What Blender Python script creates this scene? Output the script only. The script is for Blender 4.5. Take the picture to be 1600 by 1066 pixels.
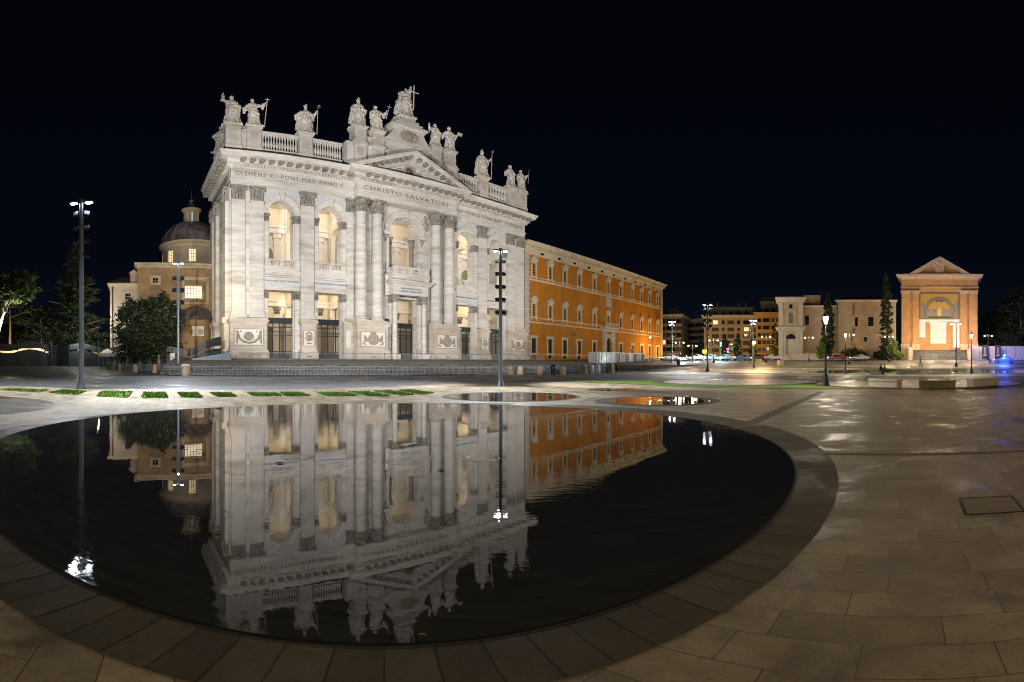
import bpy, bmesh, math, random
from mathutils import Vector, Matrix, noise
R = math.radians
PI = math.pi
sc = bpy.context.scene
for o in list(bpy.data.objects): bpy.data.objects.remove(o)
COL = sc.collection

# ------------------------------------------------------------------ camera (level 123 degree panorama, eye 1.4 m above the paving)
EYE = 1.4
cam = bpy.data.cameras.new('camera'); camo = bpy.data.objects.new('camera', cam); COL.objects.link(camo)
camo.location = (0, 0, EYE); camo.rotation_euler = (R(90), 0, 0)
cam.type = 'PANO'; cam.panorama_type = 'EQUIRECTANGULAR'
cam.longitude_min = -800/730; cam.longitude_max = 800/730
cam.latitude_max = 569/730; cam.latitude_min = -(1066-569)/730
cam.clip_start = 0.05; cam.clip_end = 3000
sc.camera = camo
sc.view_settings.view_transform = 'Standard'; sc.view_settings.look = 'None'
sc.view_settings.exposure = 0.0; sc.view_settings.gamma = 1.0
try: sc.view_settings.use_curve_mapping = False
except Exception: pass
sc.render.engine = 'CYCLES'
sc.cycles.use_denoising = True
sc.cycles.max_bounces = 6; sc.cycles.diffuse_bounces = 3; sc.cycles.glossy_bounces = 4
sc.cycles.transmission_bounces = 4; sc.cycles.transparent_max_bounces = 6
sc.cycles.sample_clamp_indirect = 4.0; sc.cycles.sample_clamp_direct = 60.0
sc.cycles.use_light_tree = True; sc.cycles.filter_width = 1.0

# ------------------------------------------------------------------ night sky
w = bpy.data.worlds.new('World'); sc.world = w; w.use_nodes = True
nt = w.node_tree; nt.nodes.clear()
out = nt.nodes.new('ShaderNodeOutputWorld'); bg = nt.nodes.new('ShaderNodeBackground')
tc = nt.nodes.new('ShaderNodeTexCoord'); sx = nt.nodes.new('ShaderNodeSeparateXYZ'); cr = nt.nodes.new('ShaderNodeValToRGB')
nt.links.new(tc.outputs['Generated'], sx.inputs[0]); nt.links.new(sx.outputs['Z'], cr.inputs[0])
cr.color_ramp.elements[0].position = 0.0; cr.color_ramp.elements[0].color = (.0034, .0050, .0098, 1)
e = cr.color_ramp.elements.new(.22); e.color = (.0015, .0022, .0052, 1)
cr.color_ramp.elements[-1].position = .75; cr.color_ramp.elements[-1].color = (.0008, .0011, .0024, 1)
nt.links.new(cr.outputs[0], bg.inputs[0]); bg.inputs[1].default_value = 1.0
nt.links.new(bg.outputs[0], out.inputs[0])

# ------------------------------------------------------------------ helpers
def bear(deg, r, z=0.0):
    """a point r metres from the viewpoint on compass bearing deg (0 = straight ahead)"""
    a = R(deg); return Vector((r*math.sin(a), r*math.cos(a), z))
def lift(r):
    """the square is level near the pools and climbs gently towards the buildings"""
    if r <= 55: return 0.0
    t = min(1, (r-55)/75); return 2.75*t*t*(3-2*t) + max(0, r-130)*.004
def site(deg, r, dz=0.0): return bear(deg, r, lift(r)+dz)

class MB:
    def __init__(s): s.v = []; s.f = []; s.T = Matrix.Identity(4)
    def add(s, vs, fs):
        b = len(s.v); s.v += [s.T @ Vector(p) for p in vs]; s.f += [tuple(b+i for i in f) for f in fs]
    def box(s, x0, x1, y0, y1, z0, z1):
        if x0 > x1: x0, x1 = x1, x0
        if y0 > y1: y0, y1 = y1, y0
        s.add([(x0,y0,z0),(x1,y0,z0),(x1,y1,z0),(x0,y1,z0),(x0,y0,z1),(x1,y0,z1),(x1,y1,z1),(x0,y1,z1)],
              [(0,3,2,1),(4,5,6,7),(0,1,5,4),(1,2,6,5),(2,3,7,6),(3,0,4,7)])
    def prism(s, pts, y0, y1):
        """polygon in (x,z) extruded from y0 to y1"""
        n = len(pts)
        s.add([(x,y0,z) for x,z in pts]+[(x,y1,z) for x,z in pts],
              [tuple(range(n)), tuple(range(2*n-1,n-1,-1))]+[(i,n+i,n+(i+1)%n,(i+1)%n) for i in range(n)])
    def slab(s, pts, z0, z1):
        """polygon in (x,y) extruded from z0 to z1"""
        n = len(pts)
        s.add([(x,y,z0) for x,y in pts]+[(x,y,z1) for x,y in pts],
              [tuple(range(n-1,-1,-1)), tuple(range(n,2*n))]+[(i,(i+1)%n,n+(i+1)%n,n+i) for i in range(n)])
    def lathe(s, prof, cx=0, cy=0, n=16, a0=0, a1=2*PI, cap=True):
        full = abs(a1-a0-2*PI) < 1e-6; m = n if full else n+1
        vs = [(cx+r*math.cos(a0+(a1-a0)*k/n), cy+r*math.sin(a0+(a1-a0)*k/n), z) for r,z in prof for k in range(m)]
        fs = []
        for i in range(len(prof)-1):
            for k in range(n):
                k2 = (k+1) % m; fs.append((i*m+k, i*m+k2, (i+1)*m+k2, (i+1)*m+k))
        if cap and full:
            fs.append(tuple(range(m-1,-1,-1))); fs.append(tuple((len(prof)-1)*m+k for k in range(m)))
        s.add(vs, fs)
    def tube(s, pts, rad, n=8):
        pts = [Vector(p) for p in pts]
        if not isinstance(rad, (list, tuple)): rad = [rad]*len(pts)
        rings = []; up = Vector((0,0,1))
        for i, p in enumerate(pts):
            d = (pts[min(i+1,len(pts)-1)]-pts[max(i-1,0)])
            d = d.normalized() if d.length > 1e-9 else up
            a = d.cross(up)
            if a.length < .05: a = d.cross(Vector((1,0,0)))
            a.normalize(); b = d.cross(a)
            rings.append([p+(a*math.cos(2*PI*k/n)+b*math.sin(2*PI*k/n))*rad[i] for k in range(n)])
        vs = [q for r_ in rings for q in r_]; fs = []
        for i in range(len(pts)-1):
            for k in range(n): fs.append((i*n+k,(i+1)*n+k,(i+1)*n+(k+1)%n,i*n+(k+1)%n))
        fs.append(tuple(range(n))); fs.append(tuple((len(pts)-1)*n+k for k in range(n-1,-1,-1)))
        s.add(vs, fs)
    def ball(s, c, r, n=10, m=7):
        if not isinstance(r, (list, tuple)): r = (r,r,r)
        vs = []; fs = []
        for i in range(m+1):
            t = PI*i/m
            for k in range(n):
                a = 2*PI*k/n; vs.append((c[0]+r[0]*math.sin(t)*math.cos(a), c[1]+r[1]*math.sin(t)*math.sin(a), c[2]+r[2]*math.cos(t)))
        for i in range(m):
            for k in range(n): fs.append((i*n+k,(i+1)*n+k,(i+1)*n+(k+1)%n,i*n+(k+1)%n))
        s.add(vs, fs)
    def ringarc(s, cx, cz, r0, r1, y0, y1, a0=0, a1=PI, n=20):
        """half ring (archivolt) in the x,z plane between radii r0,r1 and depths y0..y1"""
        for k in range(n):
            t0 = a0+(a1-a0)*k/n; t1 = a0+(a1-a0)*(k+1)/n
            p = [(cx+r0*math.cos(t0),cz+r0*math.sin(t0)),(cx+r1*math.cos(t0),cz+r1*math.sin(t0)),
                 (cx+r1*math.cos(t1),cz+r1*math.sin(t1)),(cx+r0*math.cos(t1),cz+r0*math.sin(t1))]
            v = [(x,y0,z) for x,z in p]+[(x,y1,z) for x,z in p]
            f = [(0,3,2,1),(4,5,6,7),(0,4,7,3),(1,2,6,5)]
            if k == 0: f.append((0,1,5,4))
            if k == n-1: f.append((3,7,6,2))
            s.add(v, f)
    def build(s, name, mat, parent=None, smooth=False, recalc=True):
        me = bpy.data.meshes.new(name); me.from_pydata([tuple(p) for p in s.v], [], s.f)
        if recalc:
            bm = bmesh.new(); bm.from_mesh(me); bmesh.ops.recalc_face_normals(bm, faces=bm.faces); bm.to_mesh(me); bm.free()
        if smooth:
            for p in me.polygons: p.use_smooth = True
        me.materials.append(mat)
        o = bpy.data.objects.new(name, me); COL.objects.link(o)
        if parent: o.parent = parent
        return o

def tag(o, label=None, cat=None, group=None, kind=None):
    if label: o['label'] = label
    if cat: o['category'] = cat
    if group: o['group'] = group
    if kind: o['kind'] = kind
    return o
def thing(name, label, cat, loc=(0,0,0), rz=0.0, group=None):
    o = bpy.data.objects.new(name, None); COL.objects.link(o); o.empty_display_size = .5
    o.location = loc; o.rotation_euler = (0,0,rz)
    return tag(o, label, cat, group)
def kids(o): return [c for c in bpy.data.objects if c.parent == o]
TREEMAP = {}
def copy_thing(root, loc, rz=None, label=None, scale=None):
    def rec(o, parent):
        c = o.copy(); COL.objects.link(c)
        if parent: c.parent = parent
        for ch in TREEMAP.setdefault(o.name, kids(o)): rec(ch, c)
        return c
    r_ = rec(root, None); r_.location = loc
    if rz is not None: r_.rotation_euler = (0,0,rz)
    if label: r_['label'] = label
    if scale: r_.scale = (scale,)*3
    return r_
def smooth_angle(o, deg=40):
    me = o.data
    for p in me.polygons: p.use_smooth = True
    bm = bmesh.new(); bm.from_mesh(me)
    for e_ in bm.edges:
        if len(e_.link_faces) == 2 and e_.calc_face_angle(0) > R(deg): e_.smooth = False
    bm.to_mesh(me); bm.free(); return o

# ------------------------------------------------------------------ materials
def nodes(m):
    m.use_nodes = True; t = m.node_tree; b = t.nodes['Principled BSDF']; return t, b
def N(t, kind, **kw):
    n = t.nodes.new(kind)
    for k, v in kw.items(): setattr(n, k, v)
    return n
def plain(name, c, rough=.6, metal=0.0, emit=None, es=1.0, spec=.5):
    m = bpy.data.materials.new(name); t, b = nodes(m)
    b.inputs['Base Color'].default_value = (*c, 1); b.inputs['Roughness'].default_value = rough
    b.inputs['Metallic'].default_value = metal; b.inputs['Specular IOR Level'].default_value = spec
    if emit: b.inputs['Emission Color'].default_value = (*emit, 1); b.inputs['Emission Strength'].default_value = es
    return m
def mottled(name, c1, c2, scale=1.0, rough=.75, bump=.25, stretch=(1,1,1), c3=None, blocks=None, detail=6, metal=0, spec=.4, bdist=.05, mcol=.55):
    """noise-mottled surface; blocks=(w,h,mortar) adds coursed joints in the x,z plane"""
    m = bpy.data.materials.new(name); t, b = nodes(m); L = t.links
    tc = N(t, 'ShaderNodeTexCoord'); mp = N(t, 'ShaderNodeMapping'); mp.inputs['Scale'].default_value = stretch
    L.new(tc.outputs['Object'], mp.inputs[0])
    n1 = N(t, 'ShaderNodeTexNoise'); n1.inputs['Scale'].default_value = scale; n1.inputs['Detail'].default_value = detail; n1.inputs['Roughness'].default_value = .65
    L.new(mp.outputs[0], n1.inputs[0])
    r1 = N(t, 'ShaderNodeValToRGB'); r1.color_ramp.elements[0].position = .32; r1.color_ramp.elements[1].position = .68
    r1.color_ramp.elements[0].color = (*c1, 1); r1.color_ramp.elements[1].color = (*c2, 1)
    L.new(n1.outputs[0], r1.inputs[0]); col = r1.outputs[0]
    if c3:
        n2 = N(t, 'ShaderNodeTexNoise'); n2.inputs['Scale'].default_value = scale*.23; n2.inputs['Detail'].default_value = 8; n2.inputs['Roughness'].default_value = .7
        L.new(mp.outputs[0], n2.inputs[0])
        r2 = N(t, 'ShaderNodeValToRGB'); r2.color_ramp.elements[0].position = .5; r2.color_ramp.elements[1].position = .72
        L.new(n2.outputs[0], r2.inputs[0])
        mx = N(t, 'ShaderNodeMix', data_type='RGBA'); L.new(r2.outputs[0], mx.inputs[0]); L.new(col, mx.inputs[6]); mx.inputs[7].default_value = (*c3, 1); col = mx.outputs[2]
    h = n1.outputs[0]
    if blocks:
        bw, bh, mo = blocks
        sp = N(t, 'ShaderNodeSeparateXYZ'); cb = N(t, 'ShaderNodeCombineXYZ'); L.new(tc.outputs['Object'], sp.inputs[0])
        ad = N(t, 'ShaderNodeMath', operation='ADD'); L.new(sp.outputs['X'], ad.inputs[0]); L.new(sp.outputs['Y'], ad.inputs[1])
        L.new(ad.outputs[0], cb.inputs[0]); L.new(sp.outputs['Z'], cb.inputs[1])
        br = N(t, 'ShaderNodeTexBrick'); br.inputs['Scale'].default_value = 1; br.inputs['Mortar Size'].default_value = mo; br.inputs['Mortar Smooth'].default_value = .3
        br.inputs['Brick Width'].default_value = bw; br.inputs['Row Height'].default_value = bh
        br.inputs['Color1'].default_value = (.86,.86,.86,1); br.inputs['Color2'].default_value = (1,1,1,1); br.inputs['Mortar'].default_value = (mcol,)*3+(1,)
        L.new(cb.outputs[0], br.inputs[0])
        mu = N(t, 'ShaderNodeMix', data_type='RGBA', blend_type='MULTIPLY'); mu.inputs[0].default_value = 1
        L.new(col, mu.inputs[6]); L.new(br.outputs[0], mu.inputs[7]); col = mu.outputs[2]
        s_ = N(t, 'ShaderNodeMath', operation='SUBTRACT'); L.new(h, s_.inputs[0]); L.new(br.outputs[1], s_.inputs[1]); h = s_.outputs[0]
    L.new(col, b.inputs['Base Color'])
    b.inputs['Roughness'].default_value = rough; b.inputs['Metallic'].default_value = metal; b.inputs['Specular IOR Level'].default_value = spec
    if bump:
        bp = N(t, 'ShaderNodeBump'); bp.inputs['Strength'].default_value = bump; bp.inputs['Distance'].default_value = bdist
        L.new(h, bp.inputs['Height']); L.new(bp.outputs[0], b.inputs['Normal'])
    return m

M = {}
M['trav'] = mottled('travertine', (.59,.565,.53), (.70,.675,.64), 1.1, .8, .4, (.45,.45,2.4), (.36,.315,.26), (3.4,.64,.013), mcol=.72)
M['trav2'] = mottled('pale_travertine', (.52,.495,.46), (.70,.675,.64), 1.4, .8, .4, (.4,.4,2.6), (.38,.33,.27))
M['wallblue'] = mottled('grey_blue_plaster', (.50,.53,.57), (.60,.62,.65), .8, .85, .15)
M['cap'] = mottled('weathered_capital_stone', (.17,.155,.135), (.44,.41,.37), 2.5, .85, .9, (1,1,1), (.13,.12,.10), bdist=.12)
M['relief'] = mottled('relief_stone', (.26,.225,.18), (.44,.39,.33), 3, .85, .7)
M['ped'] = mottled('pedestal_stone', (.50,.445,.38), (.66,.605,.54), 1.0, .8, .3, (.4,.4,2), (.44,.35,.26), (2.4,1.2,.016), mcol=.7)
M['panel'] = mottled('white_marble_panel', (.66,.65,.62), (.76,.75,.72), 1.5, .6, .1)
M['statue'] = mottled('statue_stone', (.55,.52,.47), (.78,.75,.70), 1.3, .85, .6, (1,1,.6), (.30,.27,.23), bdist=.1)
M['letters'] = plain('carved_letter_grey', (.23,.215,.195), .8)
M['iron'] = plain('dark_grey_iron', (.045,.052,.065), .45, .6)
M['inner'] = mottled('cream_loggia_plaster', (.70,.60,.45), (.80,.71,.56), .6, .8, .1)
M['innerwhite'] = mottled('white_loggia_stone', (.74,.68,.60), (.82,.77,.70), .8, .8, .1)
M['shade_panel'] = mottled('painted_shade_brown_grey', (.20,.175,.13), (.30,.265,.20), .7, .8, .1, (1,1,.3))  # brown grey carries the shade low on the portico back wall
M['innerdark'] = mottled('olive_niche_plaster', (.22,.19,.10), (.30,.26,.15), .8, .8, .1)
M['glassdark'] = plain('dark_window_glass', (.012,.014,.018), .12, 0, spec=.7)
M['ochre'] = mottled('ochre_plaster', (.315,.115,.006), (.41,.155,.010), .55, .85, .3, (1.4,1,.28), (.19,.075,.008))
M['ptrim'] = mottled('palace_travertine_trim', (.42,.345,.235), (.54,.455,.325), 1.2, .8, .3, (1,1,1.6), (.31,.25,.165))
M['quoin'] = mottled('rusticated_quoins', (.42,.37,.31), (.55,.49,.42), 1.2, .85, .4, blocks=(1.6,.62,.04), mcol=.45)
M['rooftile'] = mottled('clay_roof_tiles', (.10,.06,.045), (.20,.12,.085), 3, .85, .6, (3,.4,1))
M['tanbrick'] = mottled('tan_brick', (.30,.20,.105), (.42,.285,.15), .7, .88, .4, (1,1,1), (.23,.155,.08), (.9,.42,.02), mcol=.75)
M['pinkwall'] = mottled('faded_pink_plaster', (.42,.31,.24), (.52,.40,.32), .6, .88, .2, (1,1,.5), (.33,.24,.18))
M['lead'] = mottled('lead_and_copper_sheet', (.07,.06,.06), (.19,.14,.13), .9, .42, .35, (1,1,1), (.36,.37,.40), metal=.25)
M['litwin'] = plain('lit_window_glass', (.8,.65,.4), .5, emit=(1,.76,.42), es=.95)
M['litwin2'] = plain('bright_lit_window', (.9,.8,.6), .5, emit=(1,.86,.62), es=1.1)
M['polemetal'] = plain('blue_grey_painted_steel', (.15,.19,.26), .38, .35)
M['steel'] = plain('galvanised_steel', (.15,.165,.18), .45, .15)
M['darksteel'] = plain('wet_dark_steel', (.10,.105,.11), .35, .6)
M['castiron'] = plain('black_cast_iron', (.02,.024,.026), .42, .5)
M['lampcool'] = plain('cool_lamp_lens', (1,1,1), .3, emit=(.86,.93,1), es=60)
M['lampwarm'] = plain('warm_lantern_glass', (1,1,1), .3, emit=(1,.86,.62), es=26)
M['lampwarm2'] = plain('small_warm_globe', (1,1,1), .3, emit=(1,.83,.55), es=14)
M['lamporange'] = plain('sodium_lamp_lens', (1,.8,.4), .3, emit=(1,.50,.08), es=45)
M['floodoff'] = plain('floodlight_glass', (.25,.32,.38), .15, .3)
M['floodon'] = plain('floodlight_glass_lit', (.16,.22,.30), .2, emit=(.45,.65,1), es=.16)
M['bollard'] = mottled('worn_bollard_stone', (.32,.23,.16), (.46,.35,.26), 3, .9, .5)
M['mossy'] = mottled('mossy_stone', (.10,.095,.05), (.26,.24,.15), 4, .9, .7)
M['bench'] = mottled('travertine_bench', (.50,.42,.34), (.62,.54,.45), 2, .8, .3)
M['benchdark'] = mottled('algae_stained_bench', (.16,.14,.06), (.24,.21,.10), 2, .8, .3)
M['white'] = plain('white_canvas', (.72,.74,.78), .7)
M['steps'] = mottled('dark_worn_steps', (.05,.05,.052), (.21,.205,.20), 1.6, .8, .8, (1,1,3), (.025,.025,.03), (2.2,.17,.03), mcol=.25)
M['platform'] = mottled('paved_platform', (.15,.15,.12), (.24,.24,.20), .8, .8, .3, (1,1,1), (.11,.13,.07))
M['hoard'] = plain('dark_hoarding_metal', (.055,.062,.072), .55, .3)
M['hoardblue'] = plain('blue_grey_ramp_panel', (.20,.26,.33), .6)
M['bark'] = mottled('pine_bark', (.16,.11,.08), (.30,.22,.17), 6, .9, .8, (1,1,.3))
M['soil'] = plain('soil', (.05,.045,.03), .9)
def leafmat(name, c1, c2):
    m = bpy.data.materials.new(name); t, b = nodes(m); L = t.links
    g = N(t, 'ShaderNodeNewGeometry'); r1 = N(t, 'ShaderNodeValToRGB')
    r1.color_ramp.elements[0].color = (*c1,1); r1.color_ramp.elements[1].color = (*c2,1)
    L.new(g.outputs['Random Per Island'], r1.inputs[0]); L.new(r1.outputs[0], b.inputs['Base Color'])
    b.inputs['Roughness'].default_value = .6; b.inputs['Specular IOR Level'].default_value = .25
    return m
M['pineleaf'] = leafmat('stone_pine_needles', (.045,.08,.02), (.12,.17,.05))
M['cedarleaf'] = leafmat('cedar_needles', (.018,.028,.015), (.06,.075,.038))
M['darkleaf'] = leafmat('dark_evergreen_leaves', (.010,.018,.010), (.030,.046,.022))
M['cypressleaf'] = leafmat('cypress_foliage', (.015,.028,.014), (.04,.06,.025))
M['bushleaf'] = leafmat('bright_shrub_leaves', (.06,.10,.02), (.16,.20,.05))
M['grass'] = mottled('lawn_green', (.075,.15,.010), (.13,.24,.018), 9, .9, .5)
M['blade'] = leafmat('grass_blades', (.06,.13,.012), (.13,.24,.03))

# ------------------------------------------------------------------ architectural builders (local frame: x along the front, y into the building, z up)
def wall_openings(mb, y, t, x0, x1, z0, z1, ops, n=14):
    x = x0
    for cx, hw, za, zs, arch in sorted(ops):
        if cx-hw > x: mb.box(x, cx-hw, y, y+t, z0, z1)
        if za > z0: mb.box(cx-hw, cx+hw, y, y+t, z0, za)
        if arch:
            for k in range(n):
                a, b = PI-PI*k/n, PI-PI*(k+1)/n
                xa, xb = cx+hw*math.cos(a), cx+hw*math.cos(b); za_, zb_ = zs+hw*math.sin(a), zs+hw*math.sin(b)
                mb.prism([(xa,za_),(xb,zb_),(xb,z1),(xa,z1)], y, y+t)
        else: mb.box(cx-hw, cx+hw, y, y+t, zs, z1)
        x = cx+hw
    if x1 > x: mb.box(x, x1, y, y+t, z0, z1)
def sweep(mb, path, prof):
    n = len(prof); rings = []
    for i, p in enumerate(path):
        p = Vector(p); ns = []
        if i > 0: d = (p-Vector(path[i-1])).normalized(); ns.append(Vector((d.y,-d.x)))
        if i < len(path)-1: d = (Vector(path[i+1])-p).normalized(); ns.append(Vector((d.y,-d.x)))
        o = ns[0] if len(ns) == 1 else (ns[0]+ns[1])/(1+ns[0].dot(ns[1]))
        rings += [(p.x+o.x*a, p.y+o.y*a, z) for a, z in prof]
    fs = []
    for i in range(len(path)-1):
        for k in range(n): fs.append((i*n+k,(i+1)*n+k,(i+1)*n+(k+1)%n,i*n+(k+1)%n))
    fs.append(tuple(range(n))); fs.append(tuple((len(path)-1)*n+k for k in range(n-1,-1,-1)))
    mb.add(rings, fs)
def along(mb, path, out0, out1, z0, z1, w_, pitch, inset=.4):
    """blocks (dentils, modillions) set out along every stretch of the path"""
    for i in range(len(path)-1):
        a, b = Vector(path[i]), Vector(path[i+1]); d = b-a; L = d.length; d.normalize(); nn = Vector((d.y,-d.x))
        k = max(1, int((L+2*0)/pitch)); g = L/k
        s0, s1 = -out0*.9, L+out0*.9
        m_ = int((s1-s0)/pitch); 
        if m_ < 1: continue
        g = (s1-s0)/m_
        for j in range(m_):
            s = s0+(j+.5)*g
            # skip blocks that would run into an inner corner
            if i > 0 and s < 0:
                pd = (a-Vector(path[i-1])).normalized()
                if pd.dot(nn) > .5: continue
            if i < len(path)-2 and s > L:
                nd = (Vector(path[i+2])-b).normalized()
                if nd.dot(nn) > .5: continue
            p = a+d*s
            q = [p+nn*out0-d*w_/2, p+nn*out0+d*w_/2, p+nn*out1+d*w_/2, p+nn*out1-d*w_/2]
            mb.slab([(v.x,v.y) for v in q], z0, z1)
def capital(mb, cx, y, w, z0, z1, round_=False, dep=.5, rng=random.Random(3)):
    """composite capital: bell, two rows of curling leaves, corner volutes, abacus"""
    h = z1-z0; hw = w/2
    if round_:
        mb.lathe([(hw*.97,z0),(hw*.9,z0+h*.3),(hw*.95,z0+h*.6),(hw*1.18,z0+h*.86)], cx, y, 16)
        mb.box(cx-hw*1.3, cx+hw*1.3, y-hw*1.3, y+hw*1.3, z1-h*.13, z1)
        for row, (zb, zt, nn_, rr) in enumerate(((0,.36,10,.99),(.26,.64,10,1.0))):
            for k in range(nn_):
                a = 2*PI*(k+row*.5)/nn_; ca, sa = math.cos(a), math.sin(a)
                def P(r, t, z): return (cx+ca*r-sa*t, y+sa*r+ca*t, z)
                b = hw*rr; lw = hw*.27
                mb.add([P(b,-lw,z0+h*zb),P(b,lw,z0+h*zb),P(b*1.06,lw,z0+h*(zt-.06)),P(b*1.06,-lw,z0+h*(zt-.06)),P(b*1.3,lw*.7,z0+h*zt),P(b*1.3,-lw*.7,z0+h*zt),P(b*1.32,lw*.5,z0+h*(zt-.09)),P(b*1.32,-lw*.5,z0+h*(zt-.09))],
                       [(0,1,2,3),(3,2,4,5),(5,4,6,7),(0,3,5,7),(1,6,4,2)])
        for sx_ in (-1,1):
            for sy_ in (-1,1):
                mb.ball((cx+sx_*hw*1.05, y+sy_*hw*1.05, z1-h*.26), (hw*.26,hw*.26,h*.12), 8, 5)
        mb.ball((cx, y-hw*1.15, z1-h*.12), (hw*.16,hw*.14,h*.09), 8, 5)
    else:
        mb.box(cx-hw*.95, cx+hw*.95, y, y+dep, z0, z1-h*.1)
        mb.box(cx-hw*1.16, cx+hw*1.16, y-.28, y+dep, z1-h*.13, z1)
        for row, (zb, zt, nn_) in enumerate(((0,.36,4),(.28,.66,3))):
            for k in range(nn_):
                x = cx+(k-(nn_-1)/2)*w*.92/max(3,nn_-0) ; lw = w*.11
                yy = y
                mb.add([(x-lw,yy-.02,z0+h*zb),(x+lw,yy-.02,z0+h*zb),(x+lw,yy-.1,z0+h*(zt-.06)),(x-lw,yy-.1,z0+h*(zt-.06)),(x+lw*.7,yy-.36,z0+h*zt),(x-lw*.7,yy-.36,z0+h*zt),(x+lw*.5,yy-.36,z0+h*(zt-.1)),(x-lw*.5,yy-.36,z0+h*(zt-.1))],
                       [(0,1,2,3),(3,2,4,5),(5,4,6,7),(0,3,5,7),(1,6,4,2)])
        for sx_ in (-1,1):
            mb.ball((cx+sx_*hw*.93, y-.12, z1-h*.27), (w*.15,.26,h*.13), 8, 5)
            mb.tube([(cx+sx_*w*.08,y-.05,z0+h*.5),(cx+sx_*w*.2,y-.12,z0+h*.66),(cx+sx_*w*.38,y-.16,z0+h*.74)], w*.035, 5)
        mb.ball((cx, y-.26, z1-h*.1), (w*.09,.12,h*.08), 8, 5)
def balusters(mb, x0, x1, y, z0, z1, n, r=.17, seg=6):
    h = z1-z0
    for k in range(n):
        x = x0+(k+.5)*(x1-x0)/n
        mb.lathe([(r*.8,z0),(r*.8,z0+h*.08),(r*.45,z0+h*.14),(r*1.0,z0+h*.34),(r*.75,z0+h*.5),(r*.38,z0+h*.74),(r*.7,z0+h*.84),(r*.75,z1)], x, y, seg)
def wreath(mb, cx, z, y, w, h):
    """carved relief: round shield with scrolls and a ribbon, flat against the panel"""
    mb.lathe([(h*.30,0),(h*.36,.10),(h*.28,.16),(h*.05,.12)], 0, 0, 14)
def relief(parent, cx, z0, z1, wd, y, kind):
    """marble panel with a carved emblem on a pedestal"""
    p = MB(); p.box(cx-wd/2, cx+wd/2, y-.03, y+.02, z0, z1); po = p.build('panel', M['panel'], parent)
    h = z1-z0; c = (z0+z1)/2; m = MB()
    def disc(x, z, rx, rz, d, n=12):
        m.add([(x, y-d-.03, z)]+[(x+rx*math.cos(2*PI*k/n), y-.03, z+rz*math.sin(2*PI*k/n)) for k in range(n)], [(0,1+k,1+(k+1)%n) for k in range(n)])
    for (a, b, c0, d0) in ((-wd/2-.1, wd/2+.1, z0-.1, z0), (-wd/2-.1, wd/2+.1, z1, z1+.1)): m.box(cx+a, cx+b, y-.12, y, c0, d0)
    for s in (-1,1): m.box(cx+s*(wd/2+.1), cx+s*wd/2, y-.12, y, z0, z1)
    if kind == 'garland':
        disc(cx, c+h*.05, h*.34, h*.30, .22)
        for k in range(5): m.tube([(cx-h*(.34-.06*k), y-.1, c-h*.02+k*h*.08),(cx+h*(.34-.06*k), y-.1, c-h*.02+k*h*.08)], h*.035, 5)
        for s in (-1,1):
            m.tube([(cx+s*wd*.40,y-.12,z1-h*.12),(cx+s*wd*.33,y-.16,c-h*.1),(cx+s*wd*.18,y-.18,z0+h*.2),(cx,y-.16,z0+h*.12)], [h*.05,h*.07,h*.08,h*.06], 6)
            m.tube([(cx+s*wd*.42,y-.1,z1-h*.1),(cx+s*wd*.42,y-.14,c),(cx+s*wd*.42,y-.1,z0+h*.1)], [h*.05,h*.08,h*.06], 6)
            disc(cx+s*wd*.42, z1-h*.14, h*.09, h*.09, .12); disc(cx+s*wd*.28, z1-h*.14, h*.06, h*.06, .1)
    elif kind == 'urn':
        disc(cx, c, wd*.26, h*.24, .25); m.tube([(cx-wd*.22,y-.1,z0+h*.14),(cx+wd*.22,y-.1,z0+h*.14)], h*.05, 6)
        m.tube([(cx-wd*.26,y-.12,c+h*.16),(cx+wd*.26,y-.12,c+h*.16)], h*.04, 6)
        for k in range(5):
            a = PI*(.15+.7*k/4); disc(cx+wd*.26*math.cos(a), c+h*.18+h*.2*math.sin(a), wd*.10, h*.07, .16)
        for s in (-1,1): m.tube([(cx+s*wd*.26,y-.1,c+h*.1),(cx+s*wd*.38,y-.1,c),(cx+s*wd*.22,y-.1,c-h*.16)], h*.035, 5)
    else:
        disc(cx, c, h*.30, h*.32, .10, 18)
        m.ringarc(cx, c, h*.32, h*.42, y-.2, y, 0, 2*PI, 20)
        for s in (-1,1):
            for k in range(4):
                a = -.5+.42*k
                m.tube([(cx+s*h*.42,y-.1,c-h*.1),(cx+s*h*(.6+.1*math.cos(a)),y-.14,c+h*.25*math.sin(a)),(cx+s*(wd*.34+h*.1*math.cos(a)),y-.1,c+h*.42*math.sin(a))], [h*.06,h*.07,h*.03], 5)
            disc(cx+s*wd*.40, z0+h*.2, h*.09, h*.09, .12); disc(cx+s*wd*.33, z0+h*.14, h*.06, h*.06, .1)
        for k in range(3): disc(cx+(k-1)*h*.16, c+h*.44, h*.09, h*.08, .18)
    m.build('carved_emblem', M['relief'], po)
    return po
def lettering(text, x0, x1, z, size, y, mat, parent, name='inscription', rot=None):
    cu = bpy.data.curves.new(name, 'FONT'); cu.body = text; cu.size = size; cu.extrude = .03; cu.align_x = 'LEFT'; cu.align_y = 'CENTER'; cu.resolution_u = 3
    cu.space_character = 1.25
    ob = bpy.data.objects.new(name, cu); COL.objects.link(ob); bpy.context.view_layer.update()
    me = bpy.data.meshes.new_from_object(ob.evaluated_get(bpy.context.evaluated_depsgraph_get()))
    bpy.data.objects.remove(ob)
    xs = [v.co.x for v in me.vertices]; a, b = min(xs), max(xs); k = (x1-x0)/(b-a)
    for v in me.vertices:
        x, yy, zz = v.co; v.co = (x0+(x-a)*k, y-zz, z+yy)
    me.materials.clear(); me.materials.append(mat)
    o = bpy.data.objects.new(name, me); COL.objects.link(o); o.parent = parent; return o

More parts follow.
